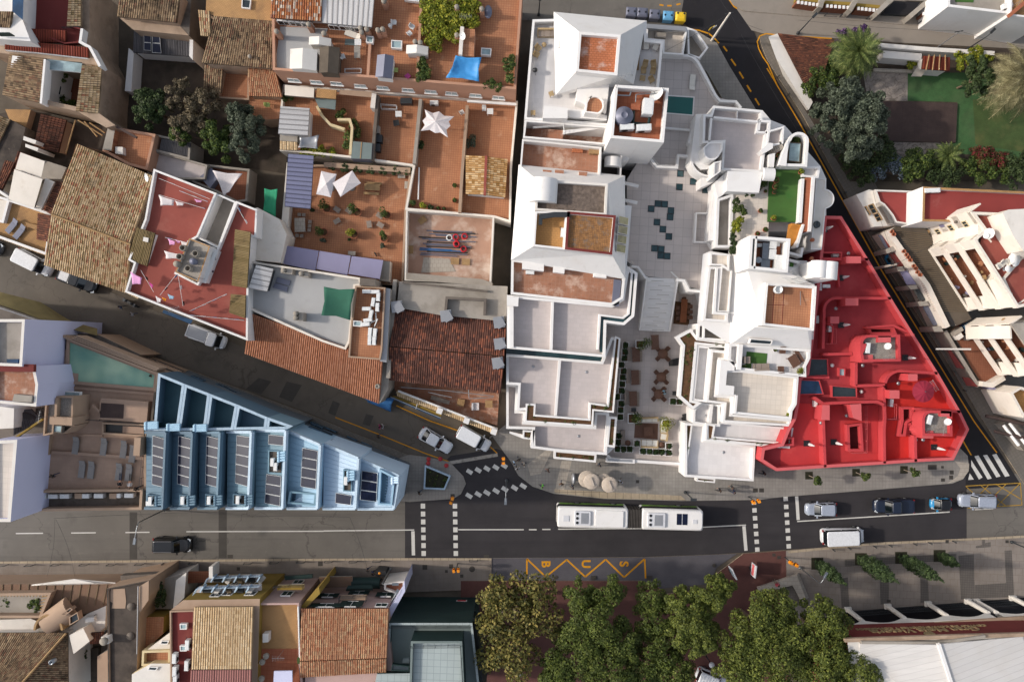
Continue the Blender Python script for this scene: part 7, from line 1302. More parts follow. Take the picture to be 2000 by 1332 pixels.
for (u, v, mt, lb) in ((920, 130, 'mk', 'grey container nearest the white building, first of the row of bins'), (1005, 135, 'mk', 'middle grey container in the row of bins'), (1100, 147, 'mk', 'grey container next to the blue one in the row of bins'), (1205, 160, 'bin_blue', 'blue recycling container for paper'), (1300, 168, 'bin_yellow', 'yellow recycling container with two round openings')):
 if mt not in MATS: plain(mt, {'bin_blue': '5f9ac0', 'bin_yellow': 'e0b81e'}[mt], .5)
 tile(2, 0); r = new('bin', lb, 'bin', P(u, v, .016), 'recycling containers on the upper street', R(-4)); a, b = 1.28, 1.0
 def o(mb, nm, m_): q = mb.obj(nm, m_, None, (0, 0, 0)); q.parent = r
 o(MB().hull4([Vc((x * .85, y * .85, .15)) for x, y in Q('-.64 -.55 .64 -.55 .64 .55 -.64 .55')], [Vc((x, y, 1.35)) for x, y in Q('-.64 -.55 .64 -.55 .64 .55 -.64 .55')]), 'body', mt); o(loft(MB(), [loop(-.67, .67, .58, 1.36, .1), loop(-.62, .62, .5, 1.5, .12), loop(-.4, .4, .3, 1.56, .1)]), 'lid', mt)
 for s in (-1, 1): o(MB().tube((s * .4, .35 if mt == 'bin_yellow' else 0, 1.45), (s * .4, .35 if mt == 'bin_yellow' else 0, 1.56), .13, .13, 12), 'opening' if 'bin_' in mt else 'handle', 'mi')
 for sx in (-1, 1):
  for sy in (-1, 1): o(MB().tube((sx * .45, sy * .4 - .05, .08), (sx * .45, sy * .4 + .05, .08), .08, .08, 8), 'wheel', 'tyre')
def lamp(label, x, y, h, arm, ang, z=.12, name='street_lamp', mt='steel'):
 full(); c = P(x, y, z); r = new(name, label, 'street lamp', c); q = Matrix.Rotation(R(ang), 3, 'Z'); t = c + Vc((0, 0, h))
 MB().tube(c, t, .09, .055, 10).lathe(c, [(.2, 0), (.2, .25), (.1, .35)], 12).obj('pole', mt, r); e = t + q @ Vc((arm, 0, .25)); mid = t + q @ Vc((arm * .5, 0, .3))
 if arm: MB().path([t, t + q @ Vc((arm * .15, 0, .2)), mid, e], .045, 8).obj('arm', mt, r)
 m = MB(); m.box(e - Vc((0, 0, .12)), (.75, .3, .14), R(ang)).box(e - Vc((0, 0, .15)), (.6, .2, .04), R(ang), 1); m.obj('lamp_head', [mt, 'ka'], r)
lamp('slim grey lamp arching over the road at the foot of the blue building', 322, 995, 7, 2.2, -100); lamp('grey lamp with short arm on the shaded south pavement by the kiosk', 780, 1140, 7, 1.4, 60); lamp('dark lamp leaning over the south pavement beside the crossing', 762, 1110, 6.2, 1.6, 0)
lamp('grey lamp with signal flags on the plaza corner by the crossing', 1562, 1108, 6.5, 1.2, 60); lamp('lamp post on the island tip at the side street crossing', 989, 938, 6, 1.4, -92); lamp('lamp by the back street beside the tiled garden roof', 1558, 66, 4, .8, 45, .1, mt='mc'); lamp('lamp by the back street above the palm garden', 1890, 96, 4, .9, 45, .1, mt='mc'); lamp('small lamp standing on the alley corner of the white building', 1052, 30, 4, .4, 90, .1, mt='mc')
lamp('lamp post standing alone on the paving in front of the dining terrace', 1338, 961, 4.5, .0, 0, .12, mt='mc'); lamp('lamp at the plaza near the right edge', 1975, 1058, 5.5, 1.2, 20, .12, mt='mc')
for lb, x, y in (('round topped lamp under the plane tree at the bottom', 1015, 1290), ('round topped lamp beside the white boxy car', 1374, 1272)):
 full(); c = P(x, y, .13); r = new('street_lamp', lb, 'street lamp', c); MB().tube(c, c + Vc((0, 0, 4)), .07, .06, 10).obj('pole', 'mc', r); MB().lathe(c + Vc((0, 0, 4)), Q('0 0 .34 .05 .34 .14 .1 .25 0 .26'), 18).obj('lamp_head', 'm6', r)
plain('na', 'e08a10', .5)
def signal(label, x, y, ang, h=3.2, z=.12):
 full(); c = P(x, y, z); r = new('traffic_light', label, 'traffic light', c, 'traffic lights of the crossings'); MB().tube(c, c + Vc((0, 0, h)), .07, .06, 10).obj('pole', 'mc', r); q = Matrix.Rotation(R(ang), 3, 'Z')
 for dx, dz in ((.3, h - .5), (-.28, h - .75)):
  p = c + q @ Vc((dx, 0, dz)); o = MB().box(p, (.3, .34, .85), R(ang)).obj('signal_head', 'na', r)
  for k in range(3): a = p + q @ Vc((0, .16, .15 + .28 * k)); MB().tube(a, a + q @ Vc((0, .09, .02)), .09, .1, 10).obj('lens', ('k8', 'na', 'mh')[2 - k], o)
  MB().tube(c + Vc((0, 0, dz + .4)), p + Vc((0, 0, .4)), .03, .03, 5).obj('bracket', 'mc', r)
signal('yellow traffic light at the dotted crossing in front of the white hotel corner', 1462, 970, 20); signal('yellow traffic light on the rounded tip of the blue building pavement', 886, 968, 70); signal('yellow traffic light on the south pavement by the dotted crossing', 894, 1100, 10); signal('yellow traffic light at the plaza end of the right crossing', 1533, 1088, -20); signal('yellow traffic light on the corner by the side street crossing', 984, 893, 90)
m_ = None
def copies(proto, lst, label, group=None, z=.12):
 full()
 for i, it in enumerate(lst):
  x, y, rz = it[:3]; lb = label if isinstance(label, str) else label[i]
  dup(proto, P(x, y, it[3] if len(it) > 3 else z), R(rz), lb, group)
 for c in list(proto.children):
  for g in list(c.children): bpy.data.objects.remove(g)
  bpy.data.objects.remove(c)
 bpy.data.objects.remove(proto)
def proto(name, label, cat, group=None): return new(name, label, cat, (0, 0, 0), group)
b = proto('bollard', '', 'bollard'); MB().path([(-.5, 0, 0), (-.5, 0, .75), (-.38, 0, .85), (.38, 0, .85), (.5, 0, .75), (.5, 0, 0)], .04, 8).obj('hoop', 'mc', b)
copies(b, [(9, 1102, 3), (61, 1102, 3), (112, 1101, 3), (167, 1101, 3), (220, 1101, 3), (275, 1100, 3), (327, 1099, 3), (379, 1098, 3), (486, 1098, 3)], 'dark hoop barrier along the kerb of the left south pavement', 'hoop barriers on the kerb')
b = proto('bollard', '', 'bollard'); MB().path([(-.5, 0, 0), (-.5, 0, .75), (-.38, 0, .85), (.38, 0, .85), (.5, 0, .75), (.5, 0, 0)], .04, 8).obj('hoop', 'mc', b)
copies(b, [(537, 1097, 2), (589, 1096, 2), (643, 1095, 2), (691, 1095, 2), (737, 1094, 2), (925, 1093, 2)], 'dark hoop barrier on the middle of the south kerb', 'hoop barriers on the kerb')
b = proto('bollard', '', 'bollard'); MB().lathe((0, 0, 0), Q('.07 0 .06 .75 .09 .8 .09 .9 0 .95'), 10).obj('post', 'mc', b)
copies(b, [(1625, 1072, 0), (1656, 1069, 0), (1706, 1066, 0), (1736, 1064, 0), (1784, 1061, 0), (1813, 1059, 0), (1860, 1056, 0)], 'thin dark bollard along the plaza kerb', 'bollards on the plaza kerb')
b = proto('bollard', '', 'bollard'); MB().lathe((0, 0, 0), Q('.06 0 .05 .75 .08 .8 .08 .88 0 .92'), 10).obj('post', 'mc', b)
copies(b, [(1518, 152, 0, .1), (1538, 187, 0, .1), (1597, 288, 0, .1), (1648, 378, 0, .1), (1672, 415, 0, .1), (1695, 452, 0, .1), (1722, 497, 0, .1), (1779, 597, 0, .1), (1810, 647, 0, .1), (1830, 680, 0, .1), (1858, 725, 0, .1), (1880, 762, 0, .1)], 'thin dark bollard along the yellow line of the narrow street', 'bollards on the narrow street')
b = proto('bollard', '', 'bollard'); MB().lathe((0, 0, 0), Q('.06 0 .05 .75 .08 .8 .08 .88 0 .92'), 10).obj('post', 'mc', b)
copies(b, [(1610, 32, 0), (1640, 34, 0), (1692, 38, 0), (1793, 47, 0), (1824, 49, 0), (1862, 53, 0), (1902, 57, 0)], 'thin dark bollard along the villa side of the back street', 'bollards on the back street')
def pole(label, x, y, h, z=.1, mt='concrete', r=.16):
 full(); c = P(x, y, z); o = new('utility_pole', label, 'utility pole', c); MB().tube(c, c + Vc((0, 0, h)), r, r * .65, 8).obj('shaft', mt, o); MB().tube(c + Vc((-.5, 0, h - .3)), c + Vc((.5, .2, h - .3)), .05, .05, 6).obj('crossarm', 'mc', o); return c + Vc((0, 0, h))
p1 = pole('pale concrete utility pole at the bend of the narrow street', 1390, 80, 8.4, mt='me'); p2 = pole('thin lattice pole over the shop roofs by the narrow street', 1698, 527, 7, r=.2); p3 = pole('wooden pole on the back street above the garden wall', 1832, 92, 5, r=.07, mt='mr')
full(); wires = [(p1, P(1300, 100, 5)), (p1, P(1490, 60, 7)), (p1, P(1400, -20, 8)), (p1, P(1560, 260, 6)), (p3, P(1560, 40, 7)), (p3, P(2050, 100, 6)), (P(105, 1012, 9), P(480, 998, 9)), (P(107, 1014, 9), P(92, 1125, 5)), (P(109, 1014, 9), P(146, 1125, 5)), (P(683, 1010, 9), P(716, 1105, 6)), (P(683, 1010, 9), P(500, 1008, 9)), (p2, P(1840, 470, 9)), (p2, P(1700, 350, 5))]
for a, b in wires:
 m = MB(); k = 8; pts = [a + (b - a) * i / k - Vc((0, 0, .5 * ms(PI * i / k))) for i in range(k + 1)]; m.path(pts, .015, 4)
 o = m.obj('cable', 'trim', None, a); tag(o, 'thin dark overhead cable strung across the street', 'cable', 'overhead cables')
full(); o = new('street_sign', 'yellow and white sign plates on a post at the bend of the narrow street', 'sign', P(1380, 72, .1)); c = P(1380, 72, .1); MB().tube(c, c + Vc((0, 0, 3)), .04, .04, 8).obj('post', 'mc', o); MB().box(c + Vc((0, .06, 2.2)), (.7, .05, .7), R(30)).obj('plate', 'bin_yellow', o); MB().box(c + Vc((.3, .1, 2.5)), (.5, .05, .5), R(30)).obj('plate', 'm6', o)
surf('kb', 'b9ab9c', var=.1, vs=2, stain=('8d7f72', 1.5, .55, .5))
tile(2, 2)
for u, v, r_, h, lb in ((585, 1078, 1.05, 2.3, 'lower beige disc canopy on the left of the pavement group'), (622, 1096, 1.0, 2.9, 'upper beige disc canopy overlapping the left disc'), (716, 1094, .95, 2.3, 'lower beige disc canopy on the right of the pavement group'), (762, 1122, .98, 2.9, 'upper beige disc canopy at the right end of the group')):
 c = P(u, v, h); r = new('disc_canopy', lb, 'canopy', (c.x, c.y, .12), 'beige disc canopies on the pavement'); m = MB().lathe(c, [(0, .22), (r_ * .3, .2), (r_ * .85, .1), (r_, .03), (r_, -.02), (r_ * .8, 0), (0, .05)], 28)
 for k in range(16): a = 2 * PI * k / 16; m.tube(c + Vc((0, 0, .235)), c + Vc((r_ * .95 * mc(a), r_ * .95 * ms(a), .08)), .02, .02, 4)
 m.obj('disc', 'kb', r); MB().tube((c.x, c.y, .12), c, .07, .06, 10).obj('stem', 'mc', r); MB().box(c + Vc((0, 0, .2)), (.3, 1.1, .14), R(20)).obj('cap', 'kb', r)
c = P(475, 1060, .12); r = new('info_board', 'lens shaped pale information board standing by the disc canopies', 'sign', c); m = MB(); m.lathe(c + Vc((0, 0, .3)), Q('.3 0 .42 .6 .42 1.3 .25 1.7 0 1.75'), 20, 0, .6, 1.6).obj('panel', 'ms', r); MB().box(c, (.3, .9, .3)).obj('foot', 'mc', r)
tile(1, 2); r = bld('planter', 'five sided blue rimmed planter bed on the pavement tip', Q('1315 980 1520 1050 1470 1160 1310 1150'), .6, 'planter'); m = MB(); ins = m.ring(pp(Q('1318 968 1522 1052 1475 1162 1308 1155'), .65), .2, .1, .65, .3, 0); m.obj('rim', 'kq', r); MB().prism(ins, .1, .5).obj('soil', 'n9', r); PLANT.append((r, ins, .5))
for u, v in Q('1348 922 1345 955 1440 920 1487 972'): o = new('traffic_cone', 'small orange red barrier foot around the open manhole', 'cone', P(u, v, .12), 'cones round the open manhole'); MB().lathe(P(u, v, .12), Q('.28 0 .28 .06 .14 .08 .05 .6 0 .62'), 12).obj('cone', 'signal_red' if 'signal_red' in MATS else 'coral', o)
tile(2, 3)
for lb, q in (('blue and white map board on the red pavement', ((1700, 430), (1740, 515))), ('white board with orange stripe on the red pavement', ((1890, 400), (1878, 505)))):
 a, b = P(*q[0], 1.2), P(*q[1], 1.2); r = new('sign_board', lb, 'sign', ((a.x + b.x) / 2, (a.y + b.y) / 2, .13)); d = b - a; c = (a + b) / 2; MB().box((c.x, c.y, .6), (d.length * .9, .14, 1.7), math.atan2(d.y, d.x)).obj('panel', 'm6', r); MB().box((c.x, c.y, .9), (d.length * .8, .16, .9), math.atan2(d.y, d.x)).obj('poster', 'nw' if 'blue' in lb else 'nb', r); MB().box((c.x, c.y, .13), (.5, .3, .5), math.atan2(d.y, d.x)).obj('foot', 'mc', r)
tile(1, 3); r = bld('kiosk', 'small dark ticket kiosk with yellow disc in the shade of the south pavement', Q('935 455 1015 460 1010 505 935 500'), 2, 'kiosk'); K(r, 'body', Q('938 458 1016 462 1012 506 936 500'), 2.2, .12, 'mc', 'mi'); MB().lathe(P(965, 481, 2.22), [(.16, 0), (.16, .03), (0, .03)], 14).obj('disc', 'na', r)
tile(1, 2); surf('tarp', '3a6a9c', rough=.5, var=.2, vs=1.2); surf('qc', '3f8cc8', rough=.5, var=.12, vs=1.2)
def cloth(name, label, cat, C, mat, sag=.25, n=8, wr=.06, group=None, th=0):
 """hanging or stretched fabric between four corners (u,v,z),pulled in along its edges"""
 A, B, C_, D = [P(*q) for q in C]; ce = (A + B + C_ + D) / 4; vs = []; rnd = random.Random(len(label))
 for i in range(n + 1):
  for j in range(n + 1):
   a, b = i / n, j / n; p = (A * (1 - a) + B * a) * (1 - b) + (D * (1 - a) + C_ * a) * b
   pull = (1 - abs(2 * a - 1)) * (abs(2 * b - 1)) ** 2 + (1 - abs(2 * b - 1)) * (abs(2 * a - 1)) ** 2
   p = p + (ce - p) * .12 * pull; p.z -= sag * (1 - abs(2 * a - 1) ** 2) * (1 - abs(2 * b - 1) ** 2); p.z += rnd.uniform(-wr, wr); vs.append(p)
 m = MB().add(vs, [(i * (n + 1) + j, (i + 1) * (n + 1) + j, (i + 1) * (n + 1) + j + 1, i * (n + 1) + j + 1) for i in range(n) for j in range(n)], 0, smooth=True)
 o = m.obj(name, mat, None, (ce.x, ce.y, ce.z)); md = o.modifiers.new('thickness', 'SOLIDIFY'); md.thickness = .025; return tag(o, label, cat, group)
cloth('tarpaulin', 'crumpled blue tarpaulin on the kerb below the orange tiled eaves', 'tarpaulin', [(850, 450, 1.2), (1085, 440, 1.6), (1055, 555, .25), (870, 478, 1.0)], 'tarp', .1, 10, .12)
tile(1, 0); cloth('tarpaulin', 'bright blue tarpaulin tied over the salmon house roof', 'tarpaulin', [(1560, 435, 10.6), (1762, 450, 10.6), (1742, 640, 10.0), (1483, 610, 9.8)], 'qc', .5, 12, .08)
import numpy as np
RG = np.random.default_rng(11)
leafmat('pine', '38431b', '525f27', '6e7636'); leafmat('n0', '414b20', '5d672b', '7c8139'); leafmat('nj', '3a4234', '58614e', '747c68'); leafmat('qf', '3f4420', '6e6a35', '9a8a4c'); leafmat('mo', '28331c', '40502d', '56643a')
leafmat('mg', '2c3d1c', '485a2a', '74803c'); leafmat('mq', '556020', '808a28', 'b0a838'); leafmat('k0', '4a4030', '61553f', '7c7058', 0); leafmat('kv', '3c4c22', '61703a', '8a9054'); leafmat('qr', '6a6242', '8f8763', 'b0a67e'); leafmat('cypress', '26351f', '3b4c2c', '53643a')
leafmat('ku', '3a3a2a', '55386a', '7a5088'); leafmat('ql', '4a4a22', '5c3a26', '8a2a3c'); leafmat('qa', '45523a', '6a7684', '8d98ac'); leafmat('qu', '1e2e18', '2f4522', '44582c'); surf('bark', '6b5a4a', var=.25, vs=3); surf('n4', '9a8c7c', var=.2, vs=3)
def leaves(name, mat, root, clumps, n, size, up=.35, asp=.55, kind=None, hollow=.5):
 """leaf-sized faces through clumps (x,y,z,r)"""
 cl = np.array(clumps, float); w_ = cl[:, 3] ** 2; k = RG.choice(len(cl), n, p=w_ / w_.sum()); c = cl[k]
 d = RG.normal(size=(n, 3)); d /= np.linalg.norm(d, axis=1)[:, None]; rr = c[:, 3] * (hollow + (1.05 - hollow) * RG.random(n) ** .6); p = c[:, :3] + d * rr[:, None] * [1, 1, .8]
 nn = d * .7 + RG.normal(size=(n, 3)) * .45 + [0, 0, up]; nn /= np.linalg.norm(nn, axis=1)[:, None]; t = np.cross(nn, RG.normal(size=(n, 3))); t /= np.linalg.norm(t, axis=1)[:, None]; b = np.cross(nn, t); s = size * (.6 + .8 * RG.random(n))[:, None]
 V = np.stack([p - t * s, p + b * s * asp, p + t * s, p - b * s * asp], 1).reshape(-1, 3) - np.array(WLOC.get(root.name, (0, 0, 0)) if root else (0, 0, 0))
 me = bpy.data.meshes.new(name); me.vertices.add(4 * n); me.vertices.foreach_set('co', V.ravel()); me.loops.add(4 * n); me.loops.foreach_set('vertex_index', np.arange(4 * n)); me.polygons.add(n); me.polygons.foreach_set('loop_start', np.arange(n) * 4); me.update(calc_edges=True); me.materials.append(MATS[mat])
 o = bpy.data.objects.new(name, me); COL.objects.link(o); o.parent = root
 if kind: o['kind'] = kind
 return o
def tree(label, cat, discs, zc, zh, n, size, mat, bark='bark', name='tree', group=None, nc=9, base=None, cr=.34, up=.35, trunk=True, z0=.1):
 """crown from discs (x,y,r) of the survey at height zc,domed by zh"""
 cl = []; D = [(P(x, y, zc), r / TS * (CAMH - zc) / FPX) for x, y, r in discs]
 for c, r in D:
  for i in range(nc):
   f = math.sqrt((i + .5) / nc) * .9; a = i * 2.4 + random.random(); q = c + Vc((f * r * mc(a), f * r * ms(a), 0)); cl.append((q.x, q.y, zc + zh * (math.sqrt(max(0, 1 - f * f)) - .5) * min(1, r / 3 + .4) + ru(-.4, .4) * zh * .4, r * cr * ru(.8, 1.25)))
 b = P(*base, z0) if base else Vc((sum(c.x for c, r in D) / len(D) , sum(c.y for c, r in D) / len(D), z0)); rt = new(name, label, cat, b, group)
 if trunk:
  m = MB(); r0 = max(.05, min(.32, zc * .035)); top = Vc((b.x * .7 + D[0][0].x * .3, b.y * .7 + D[0][0].y * .3, zc * .55)); m.tube(b, top, r0, r0 * .7, 9)
  for c in random.sample(cl, min(len(cl), 9)): e = Vc(c[:3]); mid = (top + e) / 2 + Vc((0, 0, -.2)); m.tube(top, mid, r0 * .5, r0 * .3, 6).tube(mid, e, r0 * .3, r0 * .08, 5)
  m.obj('trunk', bark, rt)
 leaves('crown', mat, rt, cl, n, size, up); return rt, cl
full(); GP = 'pines along the bus stop square'
tree('sparse yellowing plane tree at the left end of the square trees', 'tree', [(1000, 1195, 62), (1040, 1150, 45), (975, 1155, 40), (1000, 1265, 60), (960, 1225, 30), (1060, 1200, 40)], 9, 4, 8000, .2, 'qf', 'n4', group=None, nc=10, cr=.36)
for lb, ds, zc, n, mt in (('broad bright green pine right of the plane tree', [(1160, 1220, 68), (1130, 1155, 30), (1185, 1160, 36), (1120, 1285, 66), (1215, 1255, 40), (1190, 1300, 60), (1085, 1310, 38)], 9, 26000, 'pine'), ('narrow pine squeezed between the two broad pines', [(1272, 1205, 42), (1270, 1165, 34), (1275, 1265, 55), (1310, 1300, 45), (1250, 1310, 40)], 8, 13000, 'pine'), ('pine with brownish lower crown reaching the bus bay', [(1345, 1195, 48), (1385, 1155, 38), (1320, 1165, 26), (1370, 1235, 36), (1410, 1145, 24), (1350, 1250, 30), (1330, 1225, 35)], 9, 18000, 'n0'), ('large pine over the white boxy car', [(1490, 1215, 64), (1450, 1250, 52), (1505, 1285, 70), (1440, 1305, 48), (1520, 1185, 34), (1550, 1240, 40)], 9.5, 22000, 'n0'), ('pine with bare lower limbs against the hotel front', [(1610, 1215, 46), (1590, 1185, 28), (1612, 1265, 52), (1665, 1292, 48), (1600, 1320, 60), (1685, 1320, 38)], 9.5, 19000, 'n0')):
 tree(lb, 'tree', ds, zc, 4, int(n * 1.5), .135, mt, up=.6, group=GP, nc=19, cr=.27)
tile(3, 0); tree('dense grey green evergreen oak in the villa garden', 'tree', [(620, 880, 260), (480, 900, 170), (700, 1050, 200), (760, 880, 180), (560, 760, 170), (650, 1150, 150), (450, 1050, 130)], 5, 4, 26000, .15, 'nj', nc=11, cr=.24)
tree('dark rounded tree under the big dry palm', 'tree', [(1660, 620, 130), (1620, 520, 90), (1580, 690, 70)], 4, 2, 6000, .14, 'mo', cr=.3); tree('bright yellow green hedge bush along the white garden wall', 'shrub', [(1520, 470, 75), (1620, 450, 80), (1700, 460, 50)], 2, 1.2, 3500, .13, 'mq', name='hedge')
tree('purple flowering climber behind the green palm', 'climber', [(600, 290, 75), (720, 250, 60), (545, 370, 60), (770, 260, 35)], 3, 1, 2000, .13, 'ku', name='bougainvillea'); tree('leafy creeper spilling over the brown garden roof', 'climber', [(470, 500, 80), (400, 600, 90), (310, 700, 60), (480, 620, 90), (560, 520, 70)], 3, 1, 5000, .13, 'mg', name='creeper'); tree('red flowering bush at the edge of the lawn', 'shrub', [(1680, 1220, 90), (1780, 1260, 90), (1620, 1190, 50)], 2.2, 1.2, 3000, .12, 'ql', name='bougainvillea')
tree('leafy dark green shrub below the oak', 'shrub', [(860, 1200, 130), (760, 1260, 90), (930, 1160, 60)], 2, 1.2, 4500, .13, 'mo', name='bush'); tree('pale blue flowering shrub on the garden edge', 'shrub', [(930, 1290, 110), (850, 1340, 80), (1020, 1330, 70)], 1.6, .9, 3000, .11, 'qa', name='plumbago'); tree('green garden bush beside the crazy paving', 'shrub', [(1180, 1260, 120), (1120, 1320, 100)], 2, 1.3, 4200, .13, 'mg', name='bush'); tree('mixed green bush under the red flowers', 'shrub', [(1700, 1330, 110), (1580, 1290, 80), (1820, 1340, 90)], 2, 1.2, 4500, .13, 'mg', name='bush'); tree('spreading dark bush filling the corner by the tiled pavement wall', 'shrub', [(660, 1290, 110), (740, 1370, 90), (1300, 1350, 90), (1430, 1370, 100)], 1.8, 1, 5000, .13, 'mo', name='bush'); tree('deep green bush at the right end of the villa garden', 'shrub', [(1960, 1280, 120), (2060, 1200, 100), (1930, 1380, 110)], 2.4, 1.4, 4500, .13, 'mo', name='bush'); tree('low yellowish shrub by the back wall of the garden', 'shrub', [(1110, 490, 50)], 1.3, .7, 900, .12, 'mq', name='bush')
def palm(label, u, v, zc, n, ln, mt, drop=1.0):
 c = P(u, v, zc); rt = new('palm_tree', label, 'palm', (c.x, c.y, .1)); m = MB(); m.lathe((c.x, c.y, .1), [(.34, 0), (.28, zc * .5), (.34, zc)], 12); m.obj('trunk', 'bark', rt); F_ = MB()
 for i in range(n):
  a = i * 2.39996; lev = (i / n); e = math.radians(75 - 95 * lev); L_ = ln * ru(.85, 1.1) * (.65 + .35 * lev); p = c.copy(); d = Vc((mc(a) * mc(e), ms(a) * mc(e), ms(e))); s = Vc((-ms(a), mc(a), 0)); k = 12; pts = []
  for j in range(k + 1): pts.append(p.copy()); p = p + d * L_ / k; d = (d + Vc((0, 0, -.13 * drop))).normalized()
  for j in range(1, k):
   q = pts[j]; t = (pts[j + 1] - q).normalized(); lw = L_ * .17 * ms(PI * min(1, (j + 1.5) / (k + 1)))
   for h in (0, .33, .66):
    o = q + t * L_ / k * h
    for sg in (-1, 1): tip = o + s * sg * lw + t * lw * .8 - Vc((0, 0, lw * .25)); F_.add([o - t * .03, o + t * .05, tip], [(0, 1, 2)], 0)
  for j in range(k): F_.tube(pts[j], pts[j + 1], .03, .022, 4, 0, False)
 F_.obj('crown', mt, rt)
palm('green date palm with purple flowers behind it', 700, 400, 5, 60, 4.6, 'kv'); palm('big pale drooping palm cut by the right edge', 2010, 600, 6, 70, 6.2, 'qr', 1.2); palm('small palm near the crazy paving below the deck', 1400, 1220, 2, 26, 3.0, 'kv')
tile(3, 3)
for lb, a, b, w_ in (('first cypress from the left on the plaza', (385, 405), (615, 565), .95), ('thickest cypress on the plaza, second from the left', (725, 370), (1035, 545), 1.25), ('tall thin cypress on the plaza, third from the left', (1040, 360), (1370, 558), 1.05), ('shortest cypress at the right end of the plaza row', (1340, 345), (1500, 415), .8)):
 A = P(*a, .12); B0 = P(*b, 0); h = CAMH * (1 - (A.xy.length) / B0.xy.length); rt = new('cypress', lb, 'tree', A, 'cypresses on the plaza'); MB().tube(A, A + Vc((0, 0, h * .6)), .1, .04, 7).obj('trunk', 'bark', rt); cl = []
 for i in range(int(h * 4)): f = (i + .5) / (h * 4); r = w_ * .95 * (ms(PI * min(1, .12 + f * .95)) ** .7); aa = i * 2.4; cl.append((A.x + r * .4 * mc(aa), A.y + r * .4 * ms(aa), A.z + f * h, max(.14, r * .62)))
 leaves('crown', 'cypress', rt, cl, 5000, .13, .6, .4); MB().box(A - Vc((0, 0, .1)), (1.5, 1.5, .12)).obj('tree_pit', 'n9', rt)
tile(3, 2)
for lb, a, b in (('sapling in a square pit nearest the white hotel', (320, 1050), (388, 1085)), ('middle sapling in a square pit before the coral house', (688, 1027), (775, 1055)), ('sapling in a square pit nearest the zebra crossing', (1062, 1005), (1138, 1035))):
 A = P(*a, .12); B0 = P(*b, 0); h = CAMH * (1 - A.xy.length / B0.xy.length); rt = new('sapling', lb, 'tree', A, 'saplings on the north pavement'); MB().tube(A, A + Vc((0, 0, h)), .05, .03, 6).obj('trunk', 'n4', rt); MB().box(A - Vc((0, 0, .1)), (.95, .95, .115)).obj('tree_pit', 'n9', rt)
 leaves('crown', 'mg', rt, [(A.x + ru(-.35, .35), A.y + ru(-.35, .35), h + ru(-.5, .5), .35) for _ in range(5)], 420, .12)
tile(0, 0)
for lb, ds, zc, n, sz, mt, bk in (('dark green carob tree by the junk heap', [(1180, 830, 130), (1150, 900, 110), (1260, 870, 100), (1130, 760, 70)], 5, 9000, .14, 'mo', 'bark'), ('leafless grey tree in the shaded yard', [(1400, 760, 100), (1430, 680, 70), (1360, 830, 60)], 5, 5200, .12, 'k0', 'n4'), ('half bare brownish tree with green tips in the yard', [(1600, 830, 130), (1520, 800, 70), (1450, 980, 120), (1560, 960, 90)], 5, 8000, .13, 'k0', 'n4'), ('grey green olive tree at the right of the yard', [(1880, 950, 130), (1850, 870, 80), (1960, 1020, 120), (1900, 1150, 120)], 5, 11000, .13, 'nj', 'bark'), ('mid green tree at the lower edge of the yard', [(1680, 1080, 130), (1760, 1160, 100), (1420, 1050, 90), (1620, 990, 70)], 4.5, 10000, .13, 'mg', 'bark')): tree(lb, 'tree', ds, zc, 3, n, sz, mt, bk, cr=.3, group='trees of the shaded yard')
tree('green plants crowding the deep stone courtyard', 'shrub', [(470, 620, 60), (450, 770, 50), (540, 820, 45)], 3, 1.2, 1800, .13, 'mg', name='courtyard_plants', trunk=False)
tile(1, 0)
tree('bright green vine covering the corner of the salmon roof', 'climber', [(1400, 60, 100), (1560, 90, 120), (1680, 60, 90), (1430, 220, 120), (1560, 260, 90), (1400, 330, 70), (1680, 170, 60), (1350, 140, 70)], 9.6, .5, 15000, .13, 'mq', name='vine', cr=.38, trunk=False, z0=8.6, nc=12)
for lb, ds, zc, n, mt in (('bushy creeper on the dividing wall of the salmon roof', [(1300, 500, 45), (1330, 560, 50), (1290, 600, 40)], 9.3, 1600, 'mg'), ('row of leafy plants along the lower parapet of the salmon roof', [(1800, 660, 30), (1850, 655, 35), (1900, 680, 30)], 9.2, 900, 'mg'), ('tall shrub at the right rim of the salmon roof', [(1975, 490, 55), (1985, 560, 40), (1990, 620, 35)], 9.6, 1600, 'mg'), ('round shrub at the left end of the walled terraces', [(260, 755, 42)], 4.4, 700, 'mg'), ('leafy plant inside the curved terrace wall', [(665, 895, 38)], 4.2, 500, 'mg'), ('creeper on the straight part of the curved terrace wall', [(770, 970, 38), (785, 1040, 42), (730, 1120, 45), (715, 1060, 30)], 4.2, 2000, 'mg'), ('creeper hanging along the outer edge of the left terrace', [(380, 1185, 35), (450, 1185, 40), (520, 1185, 40), (600, 1195, 35)], 4.0, 1900, 'mq'), ('dark bush at the foot of the white star parasol terrace', [(1290, 1135, 30)], 4.2, 400, 'mo'), ('low green hedge trough above the terrace of potted trees', [(600, 1300, 30), (700, 1310, 32), (800, 1318, 32), (900, 1325, 32), (1000, 1330, 32), (1100, 1335, 32), (1190, 1340, 28)], 3.6, 3000, 'mo'), ('flowering thorn plant in the narrow terrace corner', [(1680, 1110, 45)], 4.2, 500, 'nj')):
 tree(lb, 'plant', ds, zc, .6, n, .11, mt, name='climbing_plant', trunk=False, cr=.5, nc=5, z0=zc - .6)
view(1290, 190, 5.714)
